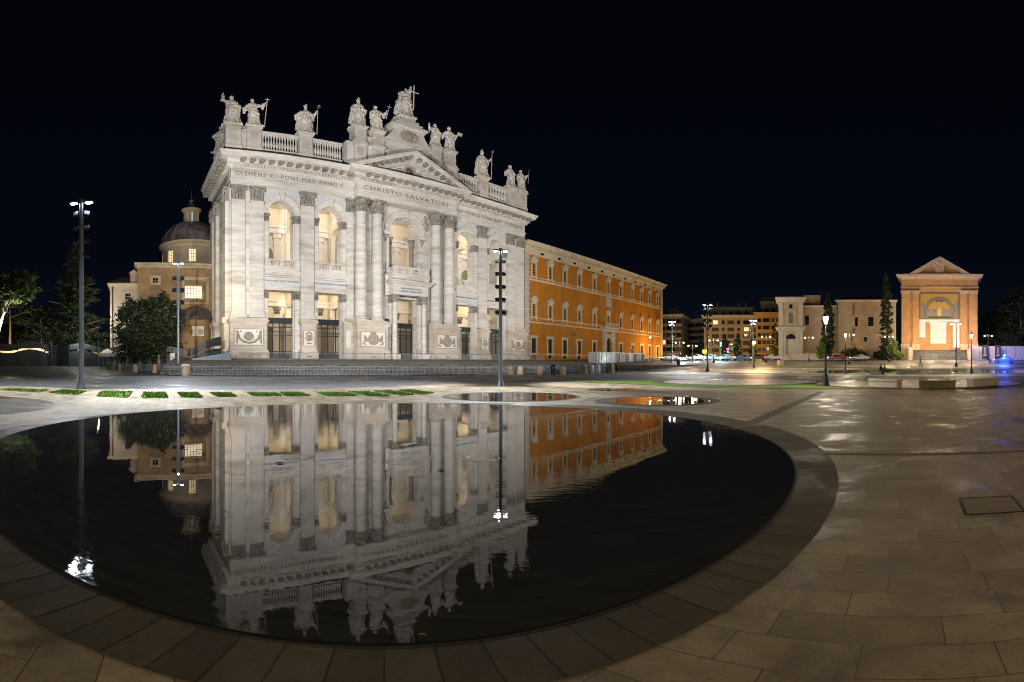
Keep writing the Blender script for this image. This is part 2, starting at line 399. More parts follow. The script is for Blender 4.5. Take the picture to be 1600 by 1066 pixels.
# ------------------------------------------------------------------ THE BASILICA
ORG = Vector((-40.73, 55.50, 0)); PHI = .812
BAS = thing('basilica', 'huge white travertine basilica front with five arched bays, giant columns and a pediment', 'church', ORG, PHI)
C = 34.15; FL = 2.3; YP = 2.3; YW = 2.9
# main wall of the front with its ten openings
ops_hi = [(C+u, 2.15, 17.0, 26.3, True) for u in (-23.1,-14.65,14.65,23.1)] + [(C, 3.15, 17.2, 25.6, True)]
ops_lo = [(C+u, 2.25, FL, 13.2, False) for u in (-23.1,-14.65,14.65,23.1)] + [(C, 3.1, FL, 13.2, False)]
mb = MB()
wall_openings(mb, YW, 1.9, 2.6, 65.7, 15.6, 31.0, ops_hi)
wall_openings(mb, YW, 1.9, 2.6, 65.7, FL-1.8, 15.6, ops_lo)
mb.box(2.6, 3.6, YW+1.9, 19.2, FL-1.8, 35.6); mb.box(64.7, 65.7, YW+1.9, 19.2, FL-1.8, 35.6)
mb.box(2.6, 65.7, YW, 19.2, 31.0, 35.6)
mb.build('front_wall', M['trav'], BAS)
mb = MB(); mb.box(3.6, 64.7, YW+1.9, 14.6, 15.65, 17.0); mb.box(3.6,64.7, YW+1.9, 14.6, .4, FL); mb.build('floor_slab', M['trav2'], BAS)
# blue-grey spandrels beside the arches
mb = MB()
for u in (-23.1,-14.65,14.65,23.1):
    for k in range(14):
        a, b = PI-PI*k/14, PI-PI*(k+1)/14; r_ = 3.12
        mb.prism([(C+u+r_*math.cos(a),26.3+r_*math.sin(a)),(C+u+r_*math.cos(b),26.3+r_*math.sin(b)),(C+u+r_*math.cos(b),30.38),(C+u+r_*math.cos(a),30.38)], YW-.04, YW)
mb.build('spandrels', M['wallblue'], BAS)
# pilasters
PIL = [(sg*u, 2.2) for sg in (-1,1) for u in (30.25, 27.3)] + [(sg*18.85, 2.3) for sg in (-1,1)] + [(sg*11.15, 1.3) for sg in (-1,1)]
for u, wd in PIL:
    x = C+u; m = MB(); y = YP if wd > 1.5 else 2.45
    m.box(x-wd/2, x+wd/2, y, YW, 9.3, 27.85)
    m.box(x-wd/2-.12, x+wd/2+.12, y-.14, YW, 9.0, 9.3); m.box(x-wd/2-.24, x+wd/2+.24, y-.26, YW, 8.65, 9.0)
    m.box(x-wd/2-.06, x+wd/2+.06, y-.08, YW, 27.62, 27.85)
    po = m.build('pilaster', M['trav'], BAS)
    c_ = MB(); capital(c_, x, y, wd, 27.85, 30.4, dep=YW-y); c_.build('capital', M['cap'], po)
m = MB()
for sg in (-1,1): m.box(C+sg*28.78-1.4, C+sg*28.78+1.4, 2.6, YW, 8.65, 30.4)
m.build('pilaster_backing', M['trav2'], BAS)
# pilasters along the left return wall
for yy in (4.4, 12.6, 16.2):
    m = MB(); m.box(2.0, 2.6, yy-1.0, yy+1.0, 8.65, 27.85); m.box(1.75, 2.6, yy-1.25, yy+1.25, FL-1, 8.0); m.box(1.5,2.6,yy-1.4,yy+1.4,7.7,8.65)
    po = m.build('side_pilaster', M['trav'], BAS)
    c_ = MB(); c_.T = Matrix.Translation((2.0, yy, 0)) @ Matrix.Rotation(-PI/2, 4, 'Z'); capital(c_, 0, 0, 2.0, 27.85, 30.4, dep=.6); c_.build('capital', M['cap'], po)
# giant engaged columns
for u in (-9.45,-6.3,6.3,9.45):
    x = C+u; y = 1.75; m = MB()
    m.lathe([(1.28,8.75),(1.28,9.0),(1.1,9.12),(1.18,9.3),(1.02,9.42),(1.0,12),(.98,20),(.9,26),(.87,27.5),(.97,27.6),(.97,27.85)], x, y, 28)
    co = m.build('giant_column', M['trav'], BAS); smooth_angle(co, 30)
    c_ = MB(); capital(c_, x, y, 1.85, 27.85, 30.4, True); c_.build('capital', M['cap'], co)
    p_ = MB(); p_.box(x-1.32, x+1.32, y-1.32, YW, 8.55, 8.77); p_.build('column_base', M['ped'], co)
# pedestals with carved panels
PEDS = [(-28.78, 5.8, 1.7, 'garland'), (-18.85, 2.5, 1.7, 'urn'), (-7.87, 5.95, .35, 'shield'), (7.87, 5.95, .35, 'shield'), (18.85, 2.5, 1.7, 'urn'), (28.78, 5.8, 1.7, 'garland')]
for u, wd, y, kd in PEDS:
    x = C+u; m = MB()
    m.box(x-wd/2, x+wd/2, y, YW, 3.6, 7.7)
    m.box(x-wd/2-.30, x+wd/2+.30, y-.30, YW, .8, 3.3); m.prism([(x-wd/2-.28,3.3),(x+wd/2+.28,3.3),(x+wd/2+.05,3.75),(x-wd/2-.05,3.75)], y-.2, YW)
    m.box(x-wd/2-.14, x+wd/2+.14, y-.14, YW, 7.7, 7.95); m.box(x-wd/2-.30, x+wd/2+.30, y-.34, YW, 7.95, 8.25); m.box(x-wd/2-.10, x+wd/2+.10, y-.12, YW, 8.25, 8.55)
    po = m.build('pedestal', M['ped'], BAS)
    relief(po, x, 4.35, 6.75, wd*.78 if wd > 3 else wd*.72, y, kd)
    s_ = MB(); s_.box(x-.35, x+.35, y-.325, y-.30, 2.55, 2.66); s_.build('vent_slot', M['iron'], po)
m = MB()
for sg in (-1,1):
    m.box(C+sg*11.7-.85, C+sg*11.7+.85, 2.0, YW, .8, 8.4); 
m.build('pedestal_return', M['ped'], BAS)
m = MB()
for sg in (-1,1): m.box(C+sg*11.7-.42, C+sg*11.7+.42, 1.96, 2.0, 4.1, 6.9)
m.build('side_panel', M['panel'], BAS)
# wing bays: archivolts, imposts, string courses, balconies
def bay(u):
    x = C+u; m = MB()
    m.ringarc(x, 26.3, 2.15, 2.62, YW-.22, YW+1.9, n=24); m.ringarc(x, 26.3, 2.62, 3.05, YW-.34, YW, n=24); m.ringarc(x, 26.3, 2.95, 3.12, YW-.44, YW, n=24)
    m.prism([(x-.32,28.3),(x+.32,28.3),(x+.45,29.85),(x-.45,29.85)], YW-.6, YW)
    for s in (-1,1):
        m.box(x+s*2.15, x+s*3.0, YW-.16, YW+.02, 18.3, 24.6); m.box(x+s*1.95, x+s*3.08, YW-.34, YW+1.9, 26.0, 26.32)
        m.box(x+s*2.0, x+s*2.15, YW+.1, YW+.9, 18.3, 24.6)
    ar = m.build('archivolt', M['trav2'], BAS)
    c_ = MB()
    for s in (-1,1): capital(c_, x+s*2.55, YW-.16, .95, 24.6, 26.0, dep=1.2)
    c_.build('impost_capital', M['cap'], ar)
    # storey band between the two openings
    m = MB()
    for (z0, z1, dy) in ((13.2,13.75,.10),(13.75,14.05,.2),(15.32,15.6,.3),(15.6,15.95,.62),(15.95,16.25,.8),(16.25,17.05,.16),(17.05,17.2,.3)):
        m.box(x-3.0, x+3.0, YW-dy, YW, z0, z1)
    sc_ = m.build('string_course', M['trav2'], BAS)
    m = MB(); m.box(x-2.95, x+2.95, YW-.13, YW-.001, 14.07, 15.30); band = m.build('inscription_band', M['wallblue'], BAS)
    txt = {-23.1:'DOGMATE PAPALI DATVR ET SIMVL IMPERIALI', -14.65:'QVOD SIM CVNCTARVM MATER CAPVT ECCLESIARVM', 14.65:'HINC SALVATORIS CELESTIA REGNA DATORIS', 23.1:'NOMINE SANXERVNT CVM CVNCTA PERACTA FVERVNT'}[u]
    lettering(txt, x-2.8, x+2.8, 14.7, .38, YW-.16, M['letters'], band, 'lettering')
    m = MB(); balusters(m, x-2.0, x-.3, YW-.02, 17.2, 18.1, 6, .11); balusters(m, x+.3, x+2.0, YW-.02, 17.2, 18.1, 6, .11)
    m.box(x-2.15, x+2.15, YW-.2, YW+.16, 18.1, 18.32); m.box(x-.3, x+.3, YW-.16, YW+.12, 17.2, 18.1)
    m.box(x-2.15, x-2.0, YW-.16, YW+.12, 17.2, 18.1); m.box(x+2.0, x+2.15, YW-.16, YW+.12, 17.2, 18.1)
    m.build('balcony_balustrade', M['trav2'], BAS)
    m = MB()
    for s in (-1,1): m.box(x+s*2.25, x+s*3.0, YW-.12, YW, FL, 11.8); m.box(x+s*2.1, x+s*2.25, YW+.3, YW+1.2, FL, 11.8)
    dj = m.build('door_jamb', M['trav2'], BAS)
    c_ = MB()
    for s in (-1,1): capital(c_, x+s*2.6, YW-.12, .9, 11.8, 13.2, dep=1.4)
    c_.build('jamb_capital', M['cap'], dj)
    gate(x, 2.2, 8.8, YW+1.1)
def gate(x, hw, top, y):
    m = MB()
    m.box(x-hw, x+hw, y-.16, y+.16, top-.85, top); m.box(x-hw-.02, x+hw+.02, y-.24, y+.24, top-.12, top+.06)
    for z in (3.35, 6.0, 6.55, top-1.5): m.box(x-hw, x+hw, y-.05, y+.05, z, z+.12)
    m.box(x-hw, x+hw, y-.06, y+.06, FL, 3.1)
    for k in range(5): m.box(x-hw+k*hw/2-.06, x-hw+k*hw/2+.06, y-.08, y+.08, FL, top-.8)
    g = m.build('gate', M['iron'], BAS)
    m = MB(); n_ = 26
    for k in range(n_): m.box(x-hw+(k+.5)*2*hw/n_-.02, x-hw+(k+.5)*2*hw/n_+.02, y-.02, y+.02, 3.1, top-.85)
    for k in range(13):
        m.ringarc(x-hw+(k+.5)*2*hw/13, 6.33, .09, .14, y-.02, y+.02, 0, 2*PI, 8)
    m.build('gate_bars', M['iron'], g)
for u in (-23.1,-14.65,14.65,23.1): bay(u)
# centre bay: upper arch on paired grey columns
m = MB()
m.ringarc(C, 25.6, 3.15, 3.7, YW-.3, YW+1.9, n=28); m.ringarc(C, 25.6, 3.7, 4.2, YW-.45, YW, n=28); m.ringarc(C, 25.6, 4.1, 4.32, YW-.58, YW, n=28)
m.prism([(C-.45,28.6),(C+.45,28.6),(C+.6,30.3),(C-.6,30.3)], YW-.8, YW)
for s in (-1,1): m.box(C+s*2.9, C+s*4.6, YW-.4, YW+1.9, 24.9, 25.62); m.box(C+s*2.8, C+s*4.7, YW-.55, YW+1.9, 25.3, 25.5)
for k in range(11):
    a = PI*(k+.5)/11
    for yy in (YW+.3, YW+1.05): m.box(C+3.05*math.cos(a)-.16, C+3.05*math.cos(a)+.16, yy, yy+.5, 25.6+3.05*math.sin(a)-.12, 25.6+3.05*math.sin(a)+.12)
m.build('centre_archivolt', M['trav2'], BAS)
M['greycol'] = mottled('grey_granite', (.20,.18,.165), (.30,.27,.25), 3, .5, .1)
for s in (-1,1):
    for u, y in ((3.9, 3.3), (2.35, 4.15)):
        m = MB(); m.lathe([(.52,17.5),(.52,17.8),(.43,17.95),(.42,19),(.37,23.4)], C+s*u, y, 14); co = m.build('grey_column', M['greycol'], BAS); smooth_angle(co)
        c_ = MB(); capital(c_, C+s*u, y, .8, 23.4, 24.9, True); c_.build('capital', M['cap'], co)
# ribbons carved in the centre spandrels
m = MB()
for s in (-1,1):
    for k in range(16):
        rr = random.Random(k+50*s); a = R(30+rr.random()*30)
        x_ = C+s*(4.5+rr.random()*.8); z_ = 27.0+rr.random()*2.8
        m.ball((x_, YW-.05, z_), (.28+.15*rr.random(), .18, .2+.15*rr.random()), 6, 4)
m.build('spandrel_carving', M['relief'], BAS)
# centre portal: projecting balcony on two columns
YB = .55
for s in (-1,1):
    x = C+s*3.12; m = MB(); m.lathe([(.62,3.1),(.62,3.3),(.52,3.45),(.5,4),(.46,9),(.42,12.2)], x, YB+.55, 18); co = m.build('portal_column', M['trav2'], BAS); smooth_angle(co)
    m = MB(); m.box(x-.75, x+.75, YB-.2, YB+1.3, .8, 3.1); m.box(x-.35, x+.35, YB-.23, YB-.2, 2.55, 2.66); m.build('column_plinth', M['panel'], co)
    c_ = MB(); capital(c_, x, YB+.55, .9, 12.2, 13.6, True); c_.build('capital', M['cap'], co)
    m = MB(); m.box(x-.45, x+.45, 2.3, YW, FL, 12.2); pi_ = m.build('portal_pilaster', M['trav2'], BAS)
    c_ = MB(); capital(c_, x, 2.3, .9, 12.2, 13.6, dep=.6); c_.build('capital', M['cap'], pi_)
PB = [(C-3.75, YW), (C-3.75, YB+.1), (C+3.75, YB+.1), (C+3.75, YW)]
m = MB(); m.slab([(C-3.75,YW),(C-3.75,YB+.1),(C+3.75,YB+.1),(C+3.75,YW)], 13.6, 17.4)
sweep(m, PB, [(0,15.4),(.35,15.5),(.55,15.8),(.75,15.85),(.8,16.15),(.15,16.4),(.1,16.7),(.3,17.2),(.3,17.4),(0,17.4)])
m.box(C-4.35, C+4.35, 2.2, YW, 13.6, 17.4)
m.build('portal_balcony', M['trav2'], BAS)
m = MB(); m.box(C-2.3, C+2.3, YB+.06, YB+.098, 13.95, 15.1); pl = m.build('balcony_inscription', M['wallblue'], BAS)
lettering('SACROS LATERANENSIS ECCLESIA', C-2.2, C+2.2, 14.75, .36, YB+.02, M['letters'], pl, 'lettering'); lettering('OMNIVM VRBIS ET ORBIS MATER ET CAPVT', C-2.2, C+2.2, 14.25, .32, YB+.02, M['letters'], pl, 'lettering')
m = MB(); balusters(m, C-2.9, C-.25, YB+.15, 17.4, 18.45, 11, .11); balusters(m, C+.25, C+2.9, YB+.15, 17.4, 18.45, 11, .11)
for s in (-1,1):
    m.box(C+s*2.9, C+s*3.75, YB-.08, YB+.5, 17.4, 18.5); m.box(C+s*3.45-.15, C+s*3.45+.15, YB+.5, YW, 18.4, 18.65)
    for k in range(7): m.lathe([(.09,17.4),(.05,17.6),(.11,17.8),(.05,18.2),(.09,18.4)], C+s*3.45, YB+.65+k*.3, 6)
m.box(C-.25, C+.25, YB+.02, YB+.3, 17.4, 18.45); m.box(C-3.85, C+3.85, YB-.06, YB+.36, 18.45, 18.7)
m.build('balcony_balustrade', M['trav2'], BAS)
gate(C, 2.4, 8.8, YW+1.1)
m = MB(); m.box(C-4.45, C-4.05, 1.5, 2.1, 7.9, 9.3); m.build('loudspeaker', M['iron'], BAS)
# entablature
PATH = [(2.8,19.2),(2.8,YP),(C-10.45,YP),(C-10.45,1.05),(C+10.45,1.05),(C+10.45,YP),(65.5,YP),(65.5,19.2)]
m = MB()
sweep(m, PATH, [(0,30.4),(.12,30.4),(.12,30.85),(.2,30.9),(.2,31.35),(.34,31.42),(.34,31.62),(.14,31.66),(.14,33.3),(.3,33.36),(.42,33.5),(0,33.5)])
for i in (0,):
    m.box(C-10.5, C+10.5, 1.0, YW+.1, 30.41, 33.49)
ent = m.build('entablature', M['trav'], BAS)
m = MB()
sweep(m, PATH, [(0,33.5),(.5,33.5),(.5,34.05),(.85,34.1),(.85,34.8),(1.95,34.82),(1.98,35.25),(2.1,35.3),(2.3,35.7),(2.3,35.8),(0,35.95)])
m.box(C-10.5, C+10.5, 1.0, YW+.1, 33.51, 35.9)
m.build('cornice', M['trav2'], ent)
m = MB(); along(m, PATH, .5, .82, 33.55, 34.02, .3, .5); m.build('dentils', M['trav2'], ent)
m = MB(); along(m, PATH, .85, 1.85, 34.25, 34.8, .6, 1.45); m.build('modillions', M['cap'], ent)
lettering('CLEMENS·XII·PONT·MAX·ANNO·V·', 3.4, 21.9, 32.47, 1.12, YP-.18, M['letters'], BAS)
lettering('CHRISTO·SALVATORI·', C-9.4, C+9.0, 32.47, 1.12, 1.05-.18, M['letters'], BAS)
lettering('IN·HON·SS·IOAN·BAPT·ET·EVANG·', 46.3, 65.0, 32.47, 1.12, YP-.18, M['letters'], BAS)
# pediment
AP = (C, 41.3); SL = (41.3-35.75)/12.75; L_ = (C-12.75, 35.75); R_ = (C+12.75, 35.75)
def rake(m, d0, d1, y0, y1):
    """raking band between offsets d0..d1 below the outer roof line"""
    for s in (-1,1):
        pts = [(C+s*12.75, 35.75-d0),(C, 41.3-d0),(C, 41.3-d1),(C+s*(12.75-(d1)/SL*.0), 35.75-d1)]
        pts = [(px, max(pz, 35.55)) for px, pz in pts]
        if d0 > 0: pts[0] = (C+s*(12.75-d0/SL), 35.75)
        pts[3] = (C+s*(12.75-d1/SL), 35.75)
        m.prism(pts, y0, y1)
m = MB(); rake(m, 0, .5, -1.25, 1.6); rake(m, .5, .75, -1.0, 1.6); rake(m, .75, 1.5, .2, 1.6); rake(m, 1.5, 2.1, .6, 1.6)
pd = m.build('pediment', M['trav2'], BAS)
m = MB(); m.prism([(C-12, 35.7),(C+12,35.7),(C,40.6)], 1.3, 1.9); m.build('tympanum', M['wallblue'], pd)
m = MB()
for s in (-1,1):
    for k in range(8):
        x_ = C+s*(1.1+k*1.32); z_ = 41.3-SL*abs(x_-C)-1.2
        m.prism([(x_-.3,z_-.2),(x_+.3,z_-.2-s*SL*.6*0),(x_+.3,z_+.42-(SL*.3 if s>0 else -SL*.3)),(x_-.3,z_+.42+(SL*.3 if s>0 else -SL*.3))], -.85, .2)
m.build('modillions', M['cap'], pd)
m = MB()
for s in (-1,1):
    for k in range(19):
        x_ = C+s*(.4+k*.42); z_ = 41.3-SL*abs(x_-C)-1.82; m.box(x_-.13, x_+.13, .3, .6, z_-.28, z_+.22)
m.build('dentils', M['trav2'], pd)
m = MB(); m.ringarc(C, 37.6, .85, 1.25, .95, 1.3, 0, 2*PI, 20)
for s in (-1,1):
    for k in range(9): m.ball((C+s*(1.6+.42*k), 1.15, 37.0+.5*math.sin(k*1.2)*(.9-.08*k)-.07*k+.35), (.38,.2,.26), 7, 5)
m.build('oculus_wreath', M['relief'], pd)
m = MB(); m.lathe([(.0,0),(.85,0)], 0, 0, 20, cap=False); m.v = [Vector((C+p.x, 1.27, 37.6+p.y)) for p in m.v]; m.build('mosaic_medallion', plain('gold_brown_mosaic', (.09,.06,.035), .6), pd)
m = MB(); m.ball((C, 1.24, 37.55), (.42,.12,.55), 10, 7); m.ball((C, 1.2, 37.95), (.2,.1,.22), 8, 6); m.build('medallion_bust', plain('mosaic_bust', (.20,.11,.07), .6), pd)
# parapet of the wings
def ppost(m, x0, x1, ztop=41.75, y0=2.2, y1=3.6, base=35.8):
    m.box(x0, x1, y0, y1, base, ztop-.45); m.box(x0-.12, x1+.12, y0-.14, y1+.1, ztop-.45, ztop-.3); m.box(x0-.22, x1+.22, y0-.26, y1+.15, ztop-.3, ztop)
    m.box(x0-.1, x1+.1, y0-.12, y1, base, base+2.0)
def panelled(parent, x, w_, z0, z1, y):
    m = MB(); m.box(x-w_/2, x+w_/2, y-.03, y+.01, z0, z1); m.build('parapet_panel', M['ped'], parent)
for s in (-1,1):
    def X(u): return C+s*u
    m = MB()
    m.box(X(12.6), X(31.7), 2.5, 3.4, 35.8, 37.75)
    pp = m.build('parapet', M['trav'], BAS)
    m = MB(); ppost(m, min(X(32.3),X(29.8)), max(X(32.3),X(29.8))); ppost(m, min(X(28.9),X(26.6)), max(X(28.9),X(26.6))); m.box(X(29.8), X(28.9), 2.7, 3.3, 37.7, 41.3)
    ppost(m, X(19.15)-1.1, X(19.15)+1.1); m.build('parapet_post', M['trav'], pp)
    for u in (31.05, 27.75, 19.15): panelled(pp, X(u), 1.2, 38.7, 40.7, 2.2)
    m = MB(); n_ = 12
    for a, b in ((26.4,20.4),(17.9,12.6)):
        x0, x1 = sorted((X(a), X(b))); balusters(m, x0, x1, 2.95, 37.75, 40.7, 13 if a > 20 else 12, .23, 8)
        m.box(x0-.1, x1+.1, 2.6, 3.3, 40.7, 41.0); m.box(x0-.1, x1+.1, 2.5, 3.4, 41.0, 41.25)
    m.build('balustrade', M['trav2'], pp)
m = MB()
m.box(2.5, 3.6, 3.6, 19.0, 35.8, 37.75); m.box(2.5, 3.5, 3.6, 19, 40.7, 41.2); ppost(m, 2.3, 4.2, 41.0, 12.4, 14.6)
for k in range(22): m.lathe([(.18,37.75),(.1,38.2),(.23,38.9),(.1,40),(.18,40.7)], 3.0, 4.2+k*.38, 7)
m.build('side_parapet', M['trav'], BAS)
# attic behind the pediment with the statue pedestals
m = MB()
m.box(C-11.9, C+11.9, 2.0, 4.2, 35.9, 41.4); m.box(C-12.1, C+12.1, 1.85, 4.3, 41.4, 41.8)
m.box(C-8.2, C+8.2, 2.1, 4.1, 41.8, 43.3); m.box(C-8.2, C+8.2, 1.95, 4.2, 43.3, 43.6)
at = m.build('attic', M['trav'], BAS)
for s in (-1,1):
    for u in (9.75, 6.2):
        m = MB(); x = C+s*u; ppost(m, x-1.1, x+1.1, 44.95, 1.3, 3.4, 36.2); m.box(x-1.35, x+1.35, 1.15, 3.5, 41.35, 41.85); po = m.build('statue_pedestal', M['trav'], at)
        panelled(po, x, 1.2, 42.4, 43.9, 1.3); panelled(po, x, 1.2, 38.9, 40.6, 1.3)
m = MB(); prof = []
for k in range(9):
    t = k/8; prof.append((3.25+2.1*(1-math.sin(t*PI/2)), 43.6+3.2*(t)))
pts = [(C-a, z) for a, z in prof]+[(C+a, z) for a, z in reversed(prof)]
m.prism(pts, 1.3, 3.9)
m.box(C-3.5, C+3.5, 1.1, 4.1, 46.8, 47.2); m.box(C-3.9, C+3.9, .8, 4.3, 47.2, 47.75); m.box(C-2.9, C+2.9, 1.1, 4.1, 47.75, 48.5); m.box(C-2.2, C+2.2, 1.3, 3.9, 48.5, 49.2); m.box(C-1.5, C+1.5, 1.5, 3.7, 49.2, 49.9)
cp = m.build('central_pedestal', M['trav2'], at)
m = MB(); m.ringarc(C, 45.4, .75, 1.05, 1.05, 1.3, 0, 2*PI, 18); m.ball((C,1.2,45.4),(.7,.2,.8),10,7)
for k in range(14):
    rr = random.Random(k); a = 2*PI*k/14; m.ball((C+1.7*math.cos(a), 1.2, 45.3+1.15*math.sin(a)), (.35,.2,.28), 6, 4)
m.build('carved_arms', M['relief'], cp)
# roof behind the parapet
m = MB(); m.box(3.6, 64.7, 4.6, 19.0, 35.3, 36.4); m.build('roof', M['rooftile'], BAS)

# loggia and portico interiors
m = MB()
m.box(3.6, 64.7, 12.6, 13.4, FL, 31); m.box(3.6, 64.7, YW+1.9, 12.6, 30.5, 31.0); m.box(3.6,64.7,YW+1.9,12.6,15.0,15.6)
for u in (-18.85,-10.3,10.3,18.85):
    # cross walls with arches between the bays
    mm = MB(); mm.T = Matrix.Translation((C+u+.5, 0, 0)) @ Matrix.Rotation(PI/2, 4, 'Z')
    wall_openings(mm, 0, 1.0, YW+1.9, 12.6, 17.0, 30.5, [(8.7, 2.6, 17.0, 24.0, True)])
    wall_openings(mm, 0, 1.0, YW+1.9, 12.6, FL, 15.0, [(8.7, 2.8, FL, 11.5, False)])
    b = len(m.v); m.v += mm.v; m.f += [tuple(b+i for i in f) for f in mm.f]
m.build('loggia_walls', M['inner'], BAS)
m = MB()
for u in (-28.2,-25.2,-20.9,-16.8,-12.5,-8.6,-4.3,4.3,8.6,12.5,16.8,20.9,25.2,28.2):
    x = C+u; m.box(x-.55, x+.55, 12.25, 12.6, 17, 25.5); m.box(x-.75, x+.75, 12.1, 12.6, 24.6, 25.5); m.box(x-.5, x+.5, 12.25, 12.6, FL, 11.6)
m.box(3.6, 64.7, 11.9, 12.6, 25.5, 26.5); m.box(3.6, 64.7, 11.6, 12.6, 26.5, 26.9); m.box(3.6, 64.7, 12.0, 12.6, 11.8, 12.6); m.box(3.6, 64.7, 11.7, 12.6, 12.6, 12.9)
for u in (-23.1,-14.65,0,14.65,23.1):
    m.ringarc(C+u, 21.5, 1.5, 1.85, 12.4, 12.6, n=16)
    for s in (-1,1): m.box(C+u+s*1.5, C+u+s*1.85, 12.4, 12.6, 17, 21.5)
    m.box(C+u-1.9, C+u-1.5, 12.2, 12.6, FL, 8); m.box(C+u+1.5, C+u+1.9, 12.2, 12.6, FL, 8); m.box(C+u-2.1, C+u+2.1, 12.0, 12.6, 8, 8.8)
for u in (-18.85,-10.3,10.3,18.85): 
    m.box(C+u-.62, C+u+.62, 5.0, 5.8, 17, 30); m.box(C+u-.62, C+u+.62, 11.4, 12.2, 17, 30)
m.build('loggia_pilasters', M['innerwhite'], BAS)
c_ = MB()
for u in (-25.2,-20.9,-16.8,-12.5,-4.3,4.3,12.5,16.8,20.9,25.2): capital(c_, C+u, 12.2, 1.1, 10.4, 11.7, dep=.3)
c_.build('portico_capitals', M['cap'], BAS)
m = MB()
for u in (-23.1,-14.65,0,14.65,23.1):
    m.box(C+u-1.5, C+u+1.5, 12.5, 12.58, 17, 21.5); m.prism([(C+u+1.5*math.cos(a), 21.5+1.5*math.sin(a)) for a in [PI*k/12 for k in range(13)]], 12.5, 12.58)
    m.box(C+u-1.5, C+u+1.5, 12.5, 12.58, FL, 8)
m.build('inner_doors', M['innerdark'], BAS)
m = MB(); m.box(3.7,64.6,12.50,12.57,FL,8.3); m.build('shade_panel', M['shade_panel'], BAS)  # dark sheet painting the dimness behind the gates into the back wall
m = MB()
for u in (-26.8,-19,-8,8): m.box(C+u-.7, C+u+.7, 12.5, 12.58, 8.6, 10.6)
m.build('portico_reliefs', M['relief'], BAS)

# ------------------------------------------------------------------ figures (one continuous remeshed surface each)
TB = Matrix.Translation(ORG) @ Matrix.Rotation(PHI, 4, 'Z')
def fuse(mb, voxel, name, mat, parent, fold=0.0, fs=1.0):
    tmp = mb.build('tmp', mat, None)
    md = tmp.modifiers.new('r', 'REMESH'); md.mode = 'VOXEL'; md.voxel_size = voxel; md.use_smooth_shade = True
    sm = tmp.modifiers.new('s', 'SMOOTH'); sm.factor = .5; sm.iterations = 1
    bpy.context.view_layer.update()
    me = bpy.data.meshes.new_from_object(tmp.evaluated_get(bpy.context.evaluated_depsgraph_get())); me.name = name
    bpy.data.objects.remove(tmp)
    if fold:
        no = [v.normal.copy() for v in me.vertices]
        for v, n_ in zip(me.vertices, no):
            p = v.co; q = noise.noise(Vector((p.x*fs*1.6, p.y*fs*1.6, p.z*fs*.45)))+.5*noise.noise(Vector((p.x*fs*3.5, p.y*fs*3.5, p.z*fs*1.1)))
            v.co = p+n_*fold*q
    for p in me.polygons: p.use_smooth = True
    me.materials.clear(); me.materials.append(mat)
    o = bpy.data.objects.new(name, me); COL.objects.link(o); o.parent = parent; return o
def robe_rings(H, rings, folds=7, amp=.12, seed=0, n=36, lean=(0,0)):
    vs = []; fs = []; rr = random.Random(seed); ph = rr.random()*6
    for i, (z, rx, ry, ox, oy) in enumerate(rings):
        am = amp*max(0, 1-z/.75)
        for k in range(n):
            a = 2*PI*k/n; q = 1+am*math.sin(folds*a+ph+z*5)+am*.6*math.sin((folds+4)*a-ph*2-z*7)
            vs.append(((ox+rx*q*math.cos(a)+lean[0]*z)*H, (oy+ry*q*math.sin(a)+lean[1]*z)*H, z*H))
    for i in range(len(rings)-1):
        for k in range(n): fs.append((i*n+k,i*n+(k+1)%n,(i+1)*n+(k+1)%n,(i+1)*n+k))
    fs.append(tuple(range(n-1,-1,-1))); fs.append(tuple((len(rings)-1)*n+k for k in range(n)))
    return vs, fs
